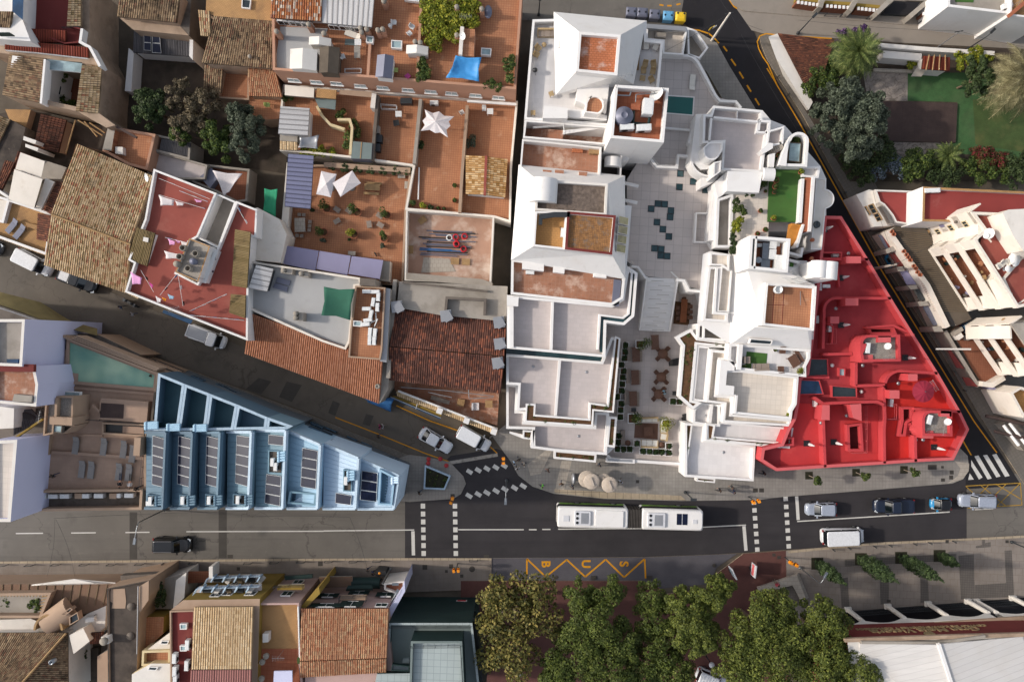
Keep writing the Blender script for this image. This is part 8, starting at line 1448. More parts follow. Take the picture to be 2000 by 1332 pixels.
for lb, ds, n, mt in (('citrus bush in the white roof trough, uppermost', [(1160, 930, 55), (1130, 970, 45)], 900, 'mg'), ('olive bushes in the white roof trough beside the cream terrace', [(850, 1240, 50), (900, 1260, 50), (930, 1290, 30)], 1300, 'mg'), ('bushy tree inside the curved white roof wall', [(1520, 470, 42)], 700, 'mg'), ('ivy strip under the white block of the roof terrace', [(960, 1085, 25), (1030, 1085, 28), (840, 1160, 40)], 700, 'mo')): tree(lb, 'plant', ds, 7.9, .8, n, .1, mt, name='roof_bush', trunk=False, cr=.45, nc=6, z0=7.2)
view(1320, 420, 6.25)
for lb, ds, n, mt in (('loose yellowish bush at the end of the white roof trough', [(740, 100, 60), (730, 170, 55), (790, 60, 40)], 1500, 'mq'), ('round dark bush beside the roof machine room', [(700, 410, 62)], 1200, 'mo'), ('shadowed bush filling the dark part of the roof trough', [(690, 270, 40), (700, 330, 35)], 700, 'mo')): tree(lb, 'plant', ds, 7.9, .8, n, .1, mt, name='roof_bush', trunk=False, cr=.45, nc=6, z0=7.2)
tile(0, 3)
for lb, ds, zc, mt in (('palm like plant in the pergola court', [(60, 705, 45), (110, 700, 35)], 4, 'mg'), ('leafy plant beside the pergola of the gabled house', [(280, 720, 50), (300, 760, 30)], 4.2, 'mg'), ('green tangle in the walled side court of the ochre block', [(1270, 620, 50), (1260, 700, 45), (1250, 570, 30)], 5.2, 'mo'), ('dense pots of greenery in the narrow yard beside the hip roof', [(590, 1130, 45), (650, 1110, 40), (560, 1190, 35)], 1.6, 'mo')): tree(lb, 'plant', ds, zc, .7, 1000, .12, mt, name='yard_plant', trunk=False, cr=.45, nc=5, z0=zc - .8)
for k, (rt, ins, z) in enumerate(PLANT):
 cl = []; a = ins; n = len(a)
 xs = [p[0] for p in a]; ys = [p[1] for p in a]
 def inside(x, y):
  c = False
  for i in range(n):
   x1, y1 = a[i][:2]; x2, y2 = a[i - 1][:2]
   if (y1 > y) != (y2 > y) and x < (x2 - x1) * (y - y1) / (y2 - y1) + x1: c = not c
  return c
 ar = abs(area(a)); tries = 0
 while len(cl) < ar * 2.2 and tries < 4000:
  tries += 1; x, y = ru(min(xs), max(xs)), ru(min(ys), max(ys))
  if inside(x, y): cl.append((x, y, z + .08, ru(.1, .24)))
 if cl: leaves('planting', 'mg', rt, cl, int(len(cl) * 38), .055, .5, kind='stuff')
def pt_(lst, pot='clay', square=False, leaf='mg', group=None, name='potted_plant'):
 for it in lst:
  lb, u, v, z, r, cr = it[:6]; lf = it[6] if len(it) > 6 else leaf; c = P(u, v, z); o = new(name, lb, 'plant', c, group); h = r * 1.5
  if square: m = MB(); q = [(c.x + sx * r, c.y + sy * r) for sx, sy in Q('-1 -1 1 -1 1 1 -1 1')]; ins = m.ring(q, r * .16, z, z + h, z + h * .7); m.obj('pot', pot, o); MB().prism(ins, z + h * .5, z + h * .85).obj('soil', 'soil', o)
  else: MB().lathe(c, [(r * .72, 0), (r, h * .9), (r * 1.05, h), (r * .88, h), (r * .84, h * .85)], 16).obj('pot', pot, o); MB().lathe(c, [(r * .86, h * .85), (0, h * .88)], 14).obj('soil', 'soil', o)
  d = it[7] if len(it) > 7 else (0, 0); leaves('foliage', lf, o, [(c.x + d[0] * cr + ru(-.5, .5) * cr, c.y + d[1] * cr + ru(-.5, .5) * cr, z + h + cr * ru(.2, 1.1), cr * .55) for _ in range(5)], int(60 + 420 * cr), .09)
tile(1, 1); g = 'potted trees on the wide terracotta terrace'
pt_([('potted citrus nearest the lilac pergola', 565, 305, 2.6, .5, .75, 'mg', (-.5, .5)), ('potted citrus in the middle of the upper row', 800, 335, 2.6, .5, .75, 'mg', (-.5, .5)), ('potted citrus at the right of the upper row', 1030, 358, 2.6, .5, .7, 'mg', (-.5, .5)), ('potted agave like plant at the left of the lower row', 540, 488, 2.6, .5, .7, 'mg', (-.6, 0)), ('potted plant in the middle of the lower row', 775, 507, 2.6, .5, .65, 'mq', (-.4, .3)), ('potted plant at the right of the lower row', 1010, 535, 2.6, .5, .6, 'mg', (-.3, .5))], group=g)
pt_([('small dark plant beside the pergola corner', 448, 315, 2.6, .2, .3, 'mo'), ('low succulent by the dark cushion', 735, 543, 2.6, .15, .25, 'mo'), ('grey agave below the right potted plant', 1000, 595, 2.6, .2, .4, 'nj'), ('spiky plants below the left potted agave', 530, 540, 2.6, .2, .45, 'nj'), ('green pot plant against the construction site wall', 1230, 260, 3.6, .3, .5), ('palm like pot plant by the site wall', 1310, 275, 3.6, .3, .5, 'mq'), ('dark pot plant third along the site wall', 1370, 290, 3.6, .3, .4, 'mo'), ('round pot with small plant near the site wall end', 1425, 300, 3.6, .3, .2), ('empty terracotta bowl plant at the site wall end', 1472, 305, 3.6, .32, .15), ('green bowl plant by the honey tiled hut', 1555, 240, 3.6, .33, .25), ('leafy plant on the right wall of the long terrace', 1545, 120, 3.6, .2, .4)], group='pot plants of the walled terraces')
tile(2, 2); PW = Q('883 35 878 85 875 135 850 185 865 235 860 282 857 335 850 385 818 432 848 485 845 535 842 590 828 735 825 785 820 838 865 838 915 840 972 795 1018 855 1070 857 1115 860 1163 860 1218 815 1218 868 1250 467 1302 472')
for i, (u, v) in enumerate(PW): pt_([('clipped shrub in a white box along the edge of the dining terrace' if i < 12 else 'clipped shrub in a white box near the sofa end of the dining terrace', u, v, .17, .42, .42, 'qu')], 'white', True, group='white planter boxes of the dining terrace', name='box_planter')
pt_([('small tree in a big white box at the left of the sofa rug', 935, 600, .17, .62, .95, 'mg', (.3, 0)), ('small tree in a white pot at the right of the sofa rug', 1195, 640, .17, .5, 1.15, 'mq'), ('small dark tree beside the uppermost bench table', 990, 25, .17, .5, .95, 'mg', (.5, 0))], 'white', True, name='potted_tree')
view(1290, 190, 5.714); pt_([('round clay pot at the head of the roof lawn', 1305, 655, 7.5, .3, .15), ('clay pot on the upper left of the roof lawn', 1235, 805, 7.5, .3, .25), ('clay pot halfway down the left edge of the lawn', 1275, 935, 7.5, .34, .3), ('clay pot below the halfway pot of the lawn', 1265, 1005, 7.5, .33, .28), ('dark pot at the third place on the lawn edge', 1260, 1065, 7.5, .25, .25, 'mo'), ('clay pot on the upper right of the roof lawn', 1555, 845, 7.5, .3, .35, 'mq'), ('small clay pot on the cream roof terrace', 1105, 1275, 7.2, .26, .25), ('pale pot left of the lawn pots on the cream terrace', 1165, 1055, 7.2, .2, .15)], group='clay pots of the white roof garden')
view(1320, 420, 6.25); pt_([('yellowish plant in a pot on the lower left lawn corner', 1180, 45, 7.5, .32, .35, 'mq'), ('leafy plant in white pot by the round table chairs', 1080, 185, 7.2, .3, .3), ('broad bowl plant on the cream terrace edge', 985, 235, 7.2, .3, .15)], group='clay pots of the white roof garden')
view(1320, 620, 6.25); pt_([('cactus in a white pot on the small rug terrace', 1200, 395, 6.2, .28, .2), ('bushy yellow plant in the corner of the rug terrace', 1505, 650, 6.2, .2, .5, 'mq'), ('plant at the far corner of the pale lower terrace', 1358, 1180, 5.6, .2, .25, 'mq'), ('small potted flowers beside the grey sofa', 820, 600, 6.2, .2, .25)], 'md')
plain('ny', 'a8906a', .8); plain('qj', '85807c', .7); plain('n5', 'd3cec4', .9); plain('my', '5f4030', .7); plain('n7', '8a7d72', .9); plain('kk', 'b03a80', .5); plain('lime', 'a8b86a', .5); plain('n1', 'c2232e', .45)
def lb_(r, mb, nm, mt): o = mb.obj(nm, mt, None, (0, 0, 0)); o.parent = r; return o
def chair(mt='ny', w_=.5, back=True, pad=None):
 r = proto('chair', '', 'chair'); lb_(r, loft(MB(), [loop(-w_ / 2, w_ / 2, w_ / 2, .4, .08), loop(-w_ / 2, w_ / 2, w_ / 2, .46, .08)]), 'seat', pad or mt)
 if back: lb_(r, MB().hull4([Vc(p) for p in ((-w_ / 2, -w_ / 2, .42), (-w_ / 2 + .06, -w_ / 2, .42), (-w_ / 2 + .06, w_ / 2, .42), (-w_ / 2, w_ / 2, .42))], [Vc(p) for p in ((-w_ / 2 - .1, -w_ * .45, .88), (-w_ / 2 - .05, -w_ * .45, .88), (-w_ / 2 - .05, w_ * .45, .88), (-w_ / 2 - .1, w_ * .45, .88))]), 'backrest', mt)
 for s in (-1, 1):
  lb_(r, MB().tube((w_ * .42, s * w_ * .44, 0), (w_ * .42, s * w_ * .44, .62), .02, .02, 6).tube((w_ * .42, s * w_ * .44, .62), (-w_ / 2 - .05, s * w_ * .46, .66), .022, .022, 6), 'armrest', mt)
  for x in (-.4, .42): lb_(r, MB().tube((x * w_, s * w_ * .42, 0), (x * w_, s * w_ * .42, .42), .02, .02, 6), 'leg', mt)
 return r
def lounger(mt='qj'):
 r = proto('sun_lounger', '', 'sun lounger'); lb_(r, MB().box((.25, 0, .28), (1.35, .66, .05)), 'seat', mt); lb_(r, MB().box((-.72, 0, .42), (.72, .66, .05), 0, 0, None, .5), 'backrest', mt); lb_(r, MB().box((.1, .34, .24), (1.7, .04, .06)).box((.1, -.34, .24), (1.7, .04, .06)), 'frame', 'steel')
 for x in (-.6, .8):
  for s in (-1, 1): lb_(r, MB().tube((x, s * .33, 0), (x, s * .33, .28), .025, .025, 6), 'leg', 'steel')
 return r
def rtable(mt, d=1.0, h=.74, ry=1):
 r = proto('table', '', 'table'); lb_(r, MB().lathe((0, 0, h - .04), [(0, 0), (d / 2, 0), (d / 2, .04), (0, .041)], 24, 0, 1, ry), 'tabletop', mt); lb_(r, MB().lathe((0, 0, 0), [(d * .3, 0), (d * .3, .04), (.06, .08), (.05, h - .04)], 12), 'pedestal', mt); return r
def btable(mt, l=1.5, w_=.8, h=.74, nm='table', cat='table'):
 r = proto(nm, '', cat); t = MB(); k = max(2, int(w_ / .14))
 for i in range(k): t.box((0, -w_ / 2 + w_ * (i + .5) / k, h - .05), (l, w_ / k - .012, .05))
 lb_(r, t, 'tabletop' if cat == 'table' else 'seat', mt)
 for sx in (-1, 1):
  for sy in (-1, 1): lb_(r, MB().box((sx * (l / 2 - .08), sy * (w_ / 2 - .07), 0), (.07, .07, h - .05)), 'leg', mt)
 return r
def sofa(mt, l=1.9, w_=.85, pad='n5'):
 r = proto('sofa', '', 'sofa'); lb_(r, MB().box((0, 0, .08), (w_, l, .3)), 'base', mt); lb_(r, MB().box((-w_ / 2 + .1, 0, .3), (.2, l, .45)), 'backrest', mt); n = max(1, round(l / .8))
 for i in range(n): lb_(r, loft(MB(), [loop(-w_ / 2 + .2, w_ / 2, l / n / 2 - .02, .38, .08), loop(-w_ / 2 + .2, w_ / 2, l / n / 2 - .02, .5, .08)]), 'n5', pad).location = (0, -l / 2 + l / n * (i + .5), 0)
 for s in (-1, 1): lb_(r, MB().box((0, s * (l / 2 - .05), .3), (w_, .1, .26)), 'armrest', mt)
 return r
def put(pr, lst, group=None, s=None):
 """lst: (label,u,v,z,rotation)"""
 for it in lst: dup(pr, P(*it[1:4]), R(it[4]), it[0], group, s=s)
 for c in list(pr.children): bpy.data.objects.remove(c)
 bpy.data.objects.remove(pr)
def four(pr, lst, group, r=.72, n=4, a0=45):
 for lb, u, v, z in lst:
  c = P(u, v, z)
  for k in range(n): a = R(a0 + 360 * k / n); dup(pr, c + Vc((mc(a) * r, ms(a) * r, 0)), a + PI, lb, group)
 for c in list(pr.children): bpy.data.objects.remove(c)
 bpy.data.objects.remove(pr)
tile(2, 2); DT = 'dining terrace furniture'
put(rtable('my', 1.25), [('uppermost round wooden table on the dining terrace', 1170, 100, .17, 0), ('round wooden table in the middle of its column', 1158, 280, .17, 20), ('lowest round wooden table, where someone sits', 1140, 412, .17, 0)])
four(chair('my', .5), [('wooden armchair at the uppermost round table', 1170, 100, .17), ('wooden armchair at the middle round table', 1158, 280, .17), ('wooden armchair at the lowest round table', 1140, 412, .17)], 'armchairs of the round tables', .82)
put(btable('my', .95, 1.85), [('wooden table of the uppermost bench set', 962, 105, .17, 2), ('wooden table of the middle bench set', 955, 283, .17, 2), ('wooden table of the lowest bench set', 940, 447, .17, 2), ('small wooden table at the top edge of the terrace', 1110, 10, .17, 2)]); put(sofa('n7', 1.8, .55, 'n7'), [('taupe bench on the planter side of the uppermost table', 912, 100, .17, 0), ('taupe bench on the planter side of the middle table', 903, 272, .17, 0), ('taupe bench on the planter side of the lowest table', 890, 440, .17, 0), ('taupe bench by the lower white planter boxes', 862, 750, .17, 0)]); put(btable('n7', .35, 1.8, .45, 'bench', 'bench'), [('slim bench on the court side of the uppermost table', 1003, 105, .17, 0), ('slim bench on the court side of the middle table', 990, 285, .17, 0), ('slim bench on the court side of the lowest table', 980, 452, .17, 0)])
rg = bld('rug', 'brown rug under the low square table of the sofa group', Q('965 640 1135 645 1130 765 955 755'), .2, 'rug'); K(rg, 'weave', Q('962 638 1142 645 1138 768 953 755'), .19, .1, 'my'); put(btable('my', 1.15, 1.1, .38), [('low square table on the brown rug', 1062, 702, .19, 3)]); put(sofa('ny', 2.2, .95), [('cream three seat sofa facing the rug', 1068, 800, .17, 88)]); put(sofa('ny', .9, .85), [('cream armchair at the right of the rug', 1185, 745, .17, 170), ('cream armchair behind the potted tree at the rug', 1185, 690, .17, 175)]); put(sofa('ny', 2.3, .6), [('pale bench sofa between the two potted trees', 1065, 610, .17, -88)]); put(rtable('my', .75, .45), [('round side table at the end of the cream sofa', 1165, 808, .17, 0), ('low round table by the lower taupe bench', 900, 793, .17, 0)])
put(lounger('mi'), [('upper black folded lounger by the white wall', 1275, 155, .17, 15), ('black folded lounger lower in the first pair', 1270, 175, .17, 5), ('upper black folded lounger of the lower pair', 1375, 578, .17, 10), ('lower black folded lounger of the lower pair', 1370, 605, .17, 5)], s=.8); put(btable('mi', .6, .5, .7, 'side_cabinet', 'cabinet'), [('small black cabinet beside the lowest round table', 1265, 405, .17, 0), ('dark box near the sofa group planter', 945, 535, .17, 0)])
tile(2, 1); rg = bld('rug', 'dark brown rug under the long dining table', Q('1275 1020 1395 1035 1380 1210 1260 1195'), .2, 'rug'); K(rg, 'weave', Q('1275 1022 1396 1035 1382 1210 1260 1198'), .19, .1, 'soil'); put(btable('wood', 2.9, .8), [('long reddish dining table on the brown rug', 1333, 1098, .19, 86)]); put(chair('my', .5), [('chair at the head of the long dining table', 1337, 1012, .17, -90)] + [('chair along the left side of the long table', 1293, 1075 + 40 * i, .19, 0) for i in range(3)] + [('chair along the right side of the long table', 1378, 1065 + 42 * i, .19, 180) for i in range(3)], 'chairs of the long dining table')
tile(2, 0); put(chair('ny', .62), [('wicker armchair, upper left of the group of six', 1035, 515, 8.5, -100), ('wicker armchair, upper right of the group of six', 1100, 515, 8.5, -80), ('wicker armchair, middle left of the six', 1022, 565, 8.5, -90), ('wicker armchair, middle right of the six', 1095, 570, 8.5, -100), ('wicker armchair, lower left of the six', 1015, 622, 8.5, 80), ('wicker armchair, lower right of the six', 1085, 635, 8.5, -60), ('wicker chair tilted near the small round stool', 205, 390, 8.5, -40), ('wicker chair below the tilted one on the white terrace', 190, 440, 8.5, -30)], 'wicker chairs of the white roof terraces'); put(chair('my', .75, True, 'n5'), [('wooden armchair with pale cushion by the terrace corner', 1042, 372, 8.5, -90), ('wooden armchair with pale cushion turned in the corner', 1118, 378, 8.5, -115)]); put(lounger('n5'), [('white lounger beside the small pool', 1405, 650, 4, 85)]); put(sofa('ny', 2.3, .9, 'n7'), [('beige sofa with white throw on the white terrace', 275, 270, 8.5, -90)]); put(rtable('ny', .55, .45), [('small round rattan stool on the white terrace', 250, 362, 8.5, 0)]); put(btable('mp', .5, 2.9, .12, 'timber_stack', 'planks'), [('pale planks leaning along the white attic wall', 978, 455, 8.5, -3)]); put(btable('ny', .55, .55, .6, 'cabinet', 'cabinet'), [('wicker box on the lower corner of the white terrace', 163, 893, 8.5, 0), ('small brown crate by the white stair bulkhead', 305, 745, 8.5, 20)])
r = new('barbecue', 'black kettle barbecue on the white terrace', 'barbecue', P(178, 568, 8.5)); c = P(178, 568, 8.5); MB().lathe(c + Vc((0, 0, .6)), Q('0 0 .22 .05 .3 .2 .22 .36 0 .42'), 16).obj('kettle', 'mi', r); MB().tube(c, c + Vc((.1, 0, .6)), .03, .03, 6).tube(c + Vc((.3, .2, 0)), c + Vc((.1, 0, .6)), .03, .03, 6).tube(c + Vc((.1, -.3, 0)), c + Vc((0, 0, .6)), .03, .03, 6).obj('stand', 'steel', r)
tile(0, 2); put(lounger(), [('grey lounger at the left of the upper deck row', 602, 815, 8.06, -98), ('grey lounger in the middle of the upper deck row', 820, 825, 8.06, -98), ('grey lounger at the right of the upper deck row', 975, 845, 8.06, -98), ('grey lounger half hidden behind the tan box', 1045, 880, 8.06, -98), ('grey lounger at the left of the lower deck row', 650, 1000, 8.06, -98), ('grey lounger second in the lower deck row', 722, 1005, 8.06, -98), ('grey lounger under the dark clothed sunbather', 938, 1020, 8.06, -98), ('grey lounger under the pale clothed sunbather', 1015, 1025, 8.06, -98)], 'sun loungers on the tan roof deck', (1.05, 1, 1))
tile(0, 1); put(lounger('mk'), [('grey sun lounger on the tan left terrace, upper of two', 105, 440, 4.8, -130), ('grey sun lounger on the tan left terrace, lower of two', 165, 485, 4.8, -130)])
tile(1, 1); cu = ['taupe deck cube above the left pot row', 'taupe deck cube beside the middle pot', 'taupe deck cube beside the right pot', 'taupe deck cube in the left centre', 'taupe deck cube in the centre', 'taupe deck cube right of the centre']
put(btable('n7', .85, .6, .42, 'seat_cube', 'stool'), [(l, u, v, 2.6, a) for l, u, v, a in zip(cu, (638, 730, 970, 638, 888, 975), (310, 320, 357, 400, 425, 430), (-35, -35, -35, 30, 98, -30))], 'deck cubes of the terracotta terrace'); put(btable('m2', 1.3, 1.7, .75), [('speckled stone table ringed by grey stools', 355, 433, 2.6, 2)]); put(btable('n7', .42, .42, .45, 'stool', 'stool'), [('grey square stool around the speckled stone table', u, v, 2.6, 0) for u, v in Q('345 350 380 352 428 405 425 438 422 470 328 512 363 515')], 'stools of the stone table'); put(btable('m2', .9, .5, .45, 'bench', 'bench'), [('speckled stone bench at the upper right of the terrace', 1140, 50, 2.6, 0), ('speckled stone bench against the site wall', 1180, 120, 2.6, 88), ('speckled stone bench by the lilac canopy', 753, 650, 2.6, -4)]); put(btable('mp', 1.9, .75), [('timber picnic table with benches under the white parasol', 915, 140, 2.6, -3)]); put(btable('mp', 1.9, .32, .45, 'bench', 'bench'), [('timber bench above the picnic table', 925, 108, 2.6, -3), ('timber bench below the picnic table', 905, 185, 2.6, -3)])
def parasol(label, u, v, z, C, h, mt, dip=.45, star=False):
 """open parasol: pole,canopy of panels from the peak to the corners"""
 r = new('parasol', label, 'parasol', P(u, v, z), 'white parasols'); c = P(u, v, z + h + dip); e = [P(a, b, z + h) for a, b in C]; n = len(e); m = MB()
 for i in range(n):
  a, b = e[i], e[(i + 1) % n]; md = (a + b) / 2; md = md + (Vc((c.x, c.y, md.z)) - md) * (.22 if star else .03); mm = (c + md) / 2 - Vc((0, 0, .06)); m.add([c, a, md, b], [(0, 1, 2), (0, 2, 3)])
 o = m.obj('canopy', mt, r); MB().tube((c.x, c.y, z), (c.x, c.y, z + h + dip), .04, .04, 8).obj('pole', 'mr', r); k = MB()
 for a in e: k.tube(c - Vc((0, 0, .08)), a - Vc((0, 0, .04)), .018, .012, 4)
 k.obj('ribs', 'mr', r); MB().lathe((c.x, c.y, z), [(.4, 0), (.4, .1), (.06, .12)], 14).obj('base', 'concrete', r)
plain('canvas', 'd0c9c9', .8); parasol('left square white parasol tipped over the picnic corner', 548, 105, 2.6, Q('510 5 630 30 585 212 470 187'), 2.4, 'canvas'); parasol('right square white parasol turned beside the other', 710, 100, 2.6, Q('752 2 820 100 660 208 597 100'), 2.5, 'canvas')
tile(1, 0); parasol('big eight pointed white star parasol on the narrow terrace', 1403, 950, 3.6, Q('1318 858 1430 872 1548 912 1520 985 1500 1077 1400 1042 1287 1025 1300 945'), 2.6, 'canvas', .5, True); cloth('sail', 'small grey net sail over the left terrace corner', 'sail', [(340, 1075, 5.6), (495, 1055, 5.4), (480, 1165, 5.6), (330, 1155, 5.8)], 'ms', .3)
tile(1, 1); cloth('shade_sail', 'dark green shade sail over the pale membrane roof', 'sail', [(530, 908, 8.6), (775, 925, 9.2), (738, 1170, 8.6), (510, 1132, 9.2)], 'kp' if 'kp' in MATS else 'green_sail' if 'green_sail' in MATS else 'nh', .3, 10, .02); cloth('shade_sail', 'bright green net sail strung behind the cream wall', 'sail', [(65, 140, 4.5), (170, 145, 5), (155, 375, 4.2), (55, 325, 4)], 'ky' if 'ky' in MATS else 'ne', .2)
tile(0, 1); cloth('shade_sail', 'pale triangular sail shading the dark courtyard', 'sail', [(1660, 0, 5.5), (1895, 25, 5.5), (1790, 170, 5), (1750, 205, 4.6)], 'canvas', .25, 10, .02)
DZ = -1.9; tile(3, 2); g = 'folded white parasols of the coral terraces'
for lb, u, v, tu, tv in (('folded white parasol on the lower left coral terrace', 300, 798, 362, 818), ('folded white parasol beside the long light well', 512, 788, 588, 808), ('folded white parasol on the bright red corner terrace', 1295, 828, 1388, 858), ('folded white parasol below the upper gravel roof box', 1070, 130, 1168, 138), ('folded white parasol on the third coral terrace', 570, -124, 650, -120), ('folded white parasol on the second coral terrace', 565, -492, 645, -498), ('folded white parasol at the top of the coral house', 440, -870, 468, -885)):
 A = P(u, v, 6.15); T_ = P(tu, tv, 8.7); r = new('parasol', lb, 'parasol', A, g); top = A + Vc((0, 0, 2.6)) if True else T_; MB().box(A, (.7, .7, .1)).obj('base', 'mi', r); MB().tube(A, top, .035, .035, 8).obj('pole', 'steel', r); m = MB().lathe(A + Vc((0, 0, .9)), Q('.1 0 .2 .15 .17 .6 .1 1.3 .04 1.75'), 9); m.obj('canopy', 'canvas', r)
c = P(1228, 395, 8.6); r = new('parasol', 'large round dark red parasol open on the coral roof', 'parasol', (c.x, c.y, 6.15)); m = MB(); n = 24; e = [c + Vc((1.3 * mc(2 * PI * i / n), 1.3 * ms(2 * PI * i / n), -.4 - .05 * (i % 2))) for i in range(n)]; m.add([c] + e, [(0, i + 1, (i + 1) % n + 1) for i in range(n)]); plain('wine', '8a1830', .8); m.obj('canopy', 'wine', r); MB().tube((c.x, c.y, 6.15), c + Vc((0, 0, .15)), .05, .05, 8).obj('pole', 'steel', r); r = new('ladder', 'white ladder leaning on the coral parapet', 'ladder', P(1300, 350, 6.15)); m = MB(); a, b = P(1275, 310, 7.4), P(1325, 390, 6.4)
for s in (-.18, .18): m.tube(a + Vc((s, s * .5, 0)), b + Vc((s, s * .5, 0)), .03, .03, 6)
for i in range(9): q = a + (b - a) * (i + .5) / 9; m.tube(q - Vc((.18, .09, 0)), q + Vc((.18, .09, 0)), .02, .02, 5)
m.obj('frame', 'md', r)
DZ = 0.0
tile(1, 0); put(chair('md', .5), [('white plastic chair near the vine on the salmon roof', 1225, 225, 8.6, -30), ('white plastic chair turned beside the parapet of the salmon roof', 1205, 275, 8.6, 40), ('white chair by the pots on the salmon roof', 1085, 190, 8.6, 0), ('white folding chair beside the dark brown shed', 685, 455, 8.6, 20), ('white chair on the star parasol terrace', 1612, 888, 3.6, 30), ('beige chair under the wall of the right terrace', 1783, 860, 3.6, -90)], 'light chairs on the terraces'); put(chair('kk', .55), [('bright pink slatted chair on the salmon roof', 1188, 608, 8.6, 130)]); put(chair('lime', .5), [('lime green chair at the shaded yard terrace', 100, 830, 3.6, 0), ('small lime chair by the blue grey shed', 1097, 560, 8.6, 90)]); put(rtable('mk', .9, .7, 1.7), [('oval grey table at the right of the vine roof', 1815, 115, 8.6, 0)]); put(rtable('md', .5, .7), [('small white round table by the pots', 1055, 220, 8.6, 0)]); put(btable('md', .75, .7), [('white table with green box on the narrow terrace', 1120, 905, 3.6, 0), ('white table beside the bench of the salmon roof', 805, 350, 8.6, 0), ('cream table with blue bowl on the right terrace', 1830, 885, 3.6, 0)]); put(btable('concrete', .7, 1.4, .75), [('long stone sink bench on the salmon roof', 800, 425, 8.6, 0)]); put(lounger('n5'), [('cream lounger under the chimneys of the white metal roof', 760, 280, 8.6, 160)]); put(chair('mi', .7), [('dark striped cushion chair on the narrow terrace', 1100, 970, 3.6, 100)]); r = new('drying_rack', 'white wire clothes rack on the narrow terrace', 'clothes rack', P(1045, 850, 3.6)); rail(r, Q('980 830 1105 840 1105 870 985 865 980 830'), 3.6, .9)
tile(1, 1)
for i in range(16):
 u, v = 1290 + ru(-20, 60) + (60 if i < 4 else 0), 470 + i * 12.5; a, b = P(u, v, 2.7), P(u + ru(250, 380), v + 14, 2.7 + .05 * (i % 3)); o = MB().tube(a, b, .07, .07, 7).obj('pipe', ('mk', 'mc', 'mk', 'tarp')[3 if i in (11, 12) else i % 3], None, a); tag(o, 'long grey pipe in the stack at the building site' if i not in (11, 12) else 'long blue pipe in the stack at the building site', 'pipe', 'pipes stacked at the building site')
for lb, u, v, z, mt in (('white hose coil left of the red ones', 1512, 528, 2.6, 'md'), ('red hose coil next to the white coil', 1562, 523, 2.6, 'n1'), ('red hose coil, upper right of the group', 1630, 518, 2.6, 'n1'), ('red hose coil below the white one', 1565, 575, 2.6, 'n1'), ('red hose coil stacked above the lower left one', 1567, 578, 2.95, 'n1'), ('single red hose coil at the lower right', 1622, 616, 2.6, 'n1')):
 c = P(u, v, z); m = MB()
 for j in range(4):
  rr = .3 + .035 * (j % 3); pts = [c + Vc((rr * mc(2 * PI * k / 18), rr * ms(2 * PI * k / 18), .06 + .07 * j)) for k in range(19)]; m.path(pts, .045, 6)
 tag(m.obj('hose_coil', mt, None, c), lb, 'hose coil', 'hose coils at the building site')
put(btable('mp', 1.0, .8, .18, 'pallet', 'pallet'), [('pallet of yellow packing on the site floor, left half', 1555, 710, 2.6, -3), ('pallet with yellow box on the site floor, right half', 1640, 715, 2.6, -3), ('pallet leaning in the site corner', 1300, 390, 2.6, 35), ('pallet along the left site wall', 1205, 620, 2.6, 88)]); tile(1, 2); put(btable('mp', .9, .9, .4, 'pallet', 'pallet'), [('pallet of tiles in the paved building yard', 1602, 480, .5, -12), ('pallet of bricks at the end of the building yard', 1820, 490, .5, 0)]); put(sofa('m6', .9, .9, 'canvas'), [('white wrapped block of goods in the building yard', 1715, 508, .5, 0)]); put(btable('m2', 2.4, .5, .2, 'beam_stack', 'beams'), [('pale precast beam lying in the building yard', 1440, 460, .5, -16)])
tile(0, 1)
for i, (u, v, u2, v2, w_, mt) in enumerate(((1240, 195, 1365, 275, .75, 'canvas'), (1368, 238, 1440, 275, .35, 'canvas'), (1312, 532, 1372, 582, .45, 'pink_cloth'), (1370, 540, 1410, 568, .3, 'pink_cloth'), (1282, 628, 1425, 690, .5, 'canvas'), (1408, 548, 1470, 585, .35, 'canvas'), (1165, 870, 1198, 920, .4, 'kk'), (1215, 980, 1262, 1030, .35, 'canvas'), (1265, 990, 1303, 1020, .35, 'na'), (1310, 965, 1362, 1005, .35, 'nv'), (1520, 225, 1580, 250, .25, 'pink_cloth'), (1020, 790, 1110, 890, .3, 'pink_cloth'))):
 if mt not in MATS: plain(mt, 'd79ac4', .9)
 cloth('laundry', ('large ', 'small ', 'folded ')[i % 3] + {'canvas': 'white', 'pink_cloth': 'pink', 'kk': 'kk', 'na': 'yellow', 'nv': 'pale blue'}[mt] + ' cloth drying in row %s of the red terrace' % ('one', 'two', 'three', 'four', 'five', 'six')[i // 2], 'laundry', [(u, v, 9.6), (u2, v + (v2 - v) * .5, 9.6), (u2 - 8, v2, 9.6 - w_), (u + 15, v2, 9.5 - w_)], mt, .05, 5, .03, 'laundry on the red terrace')
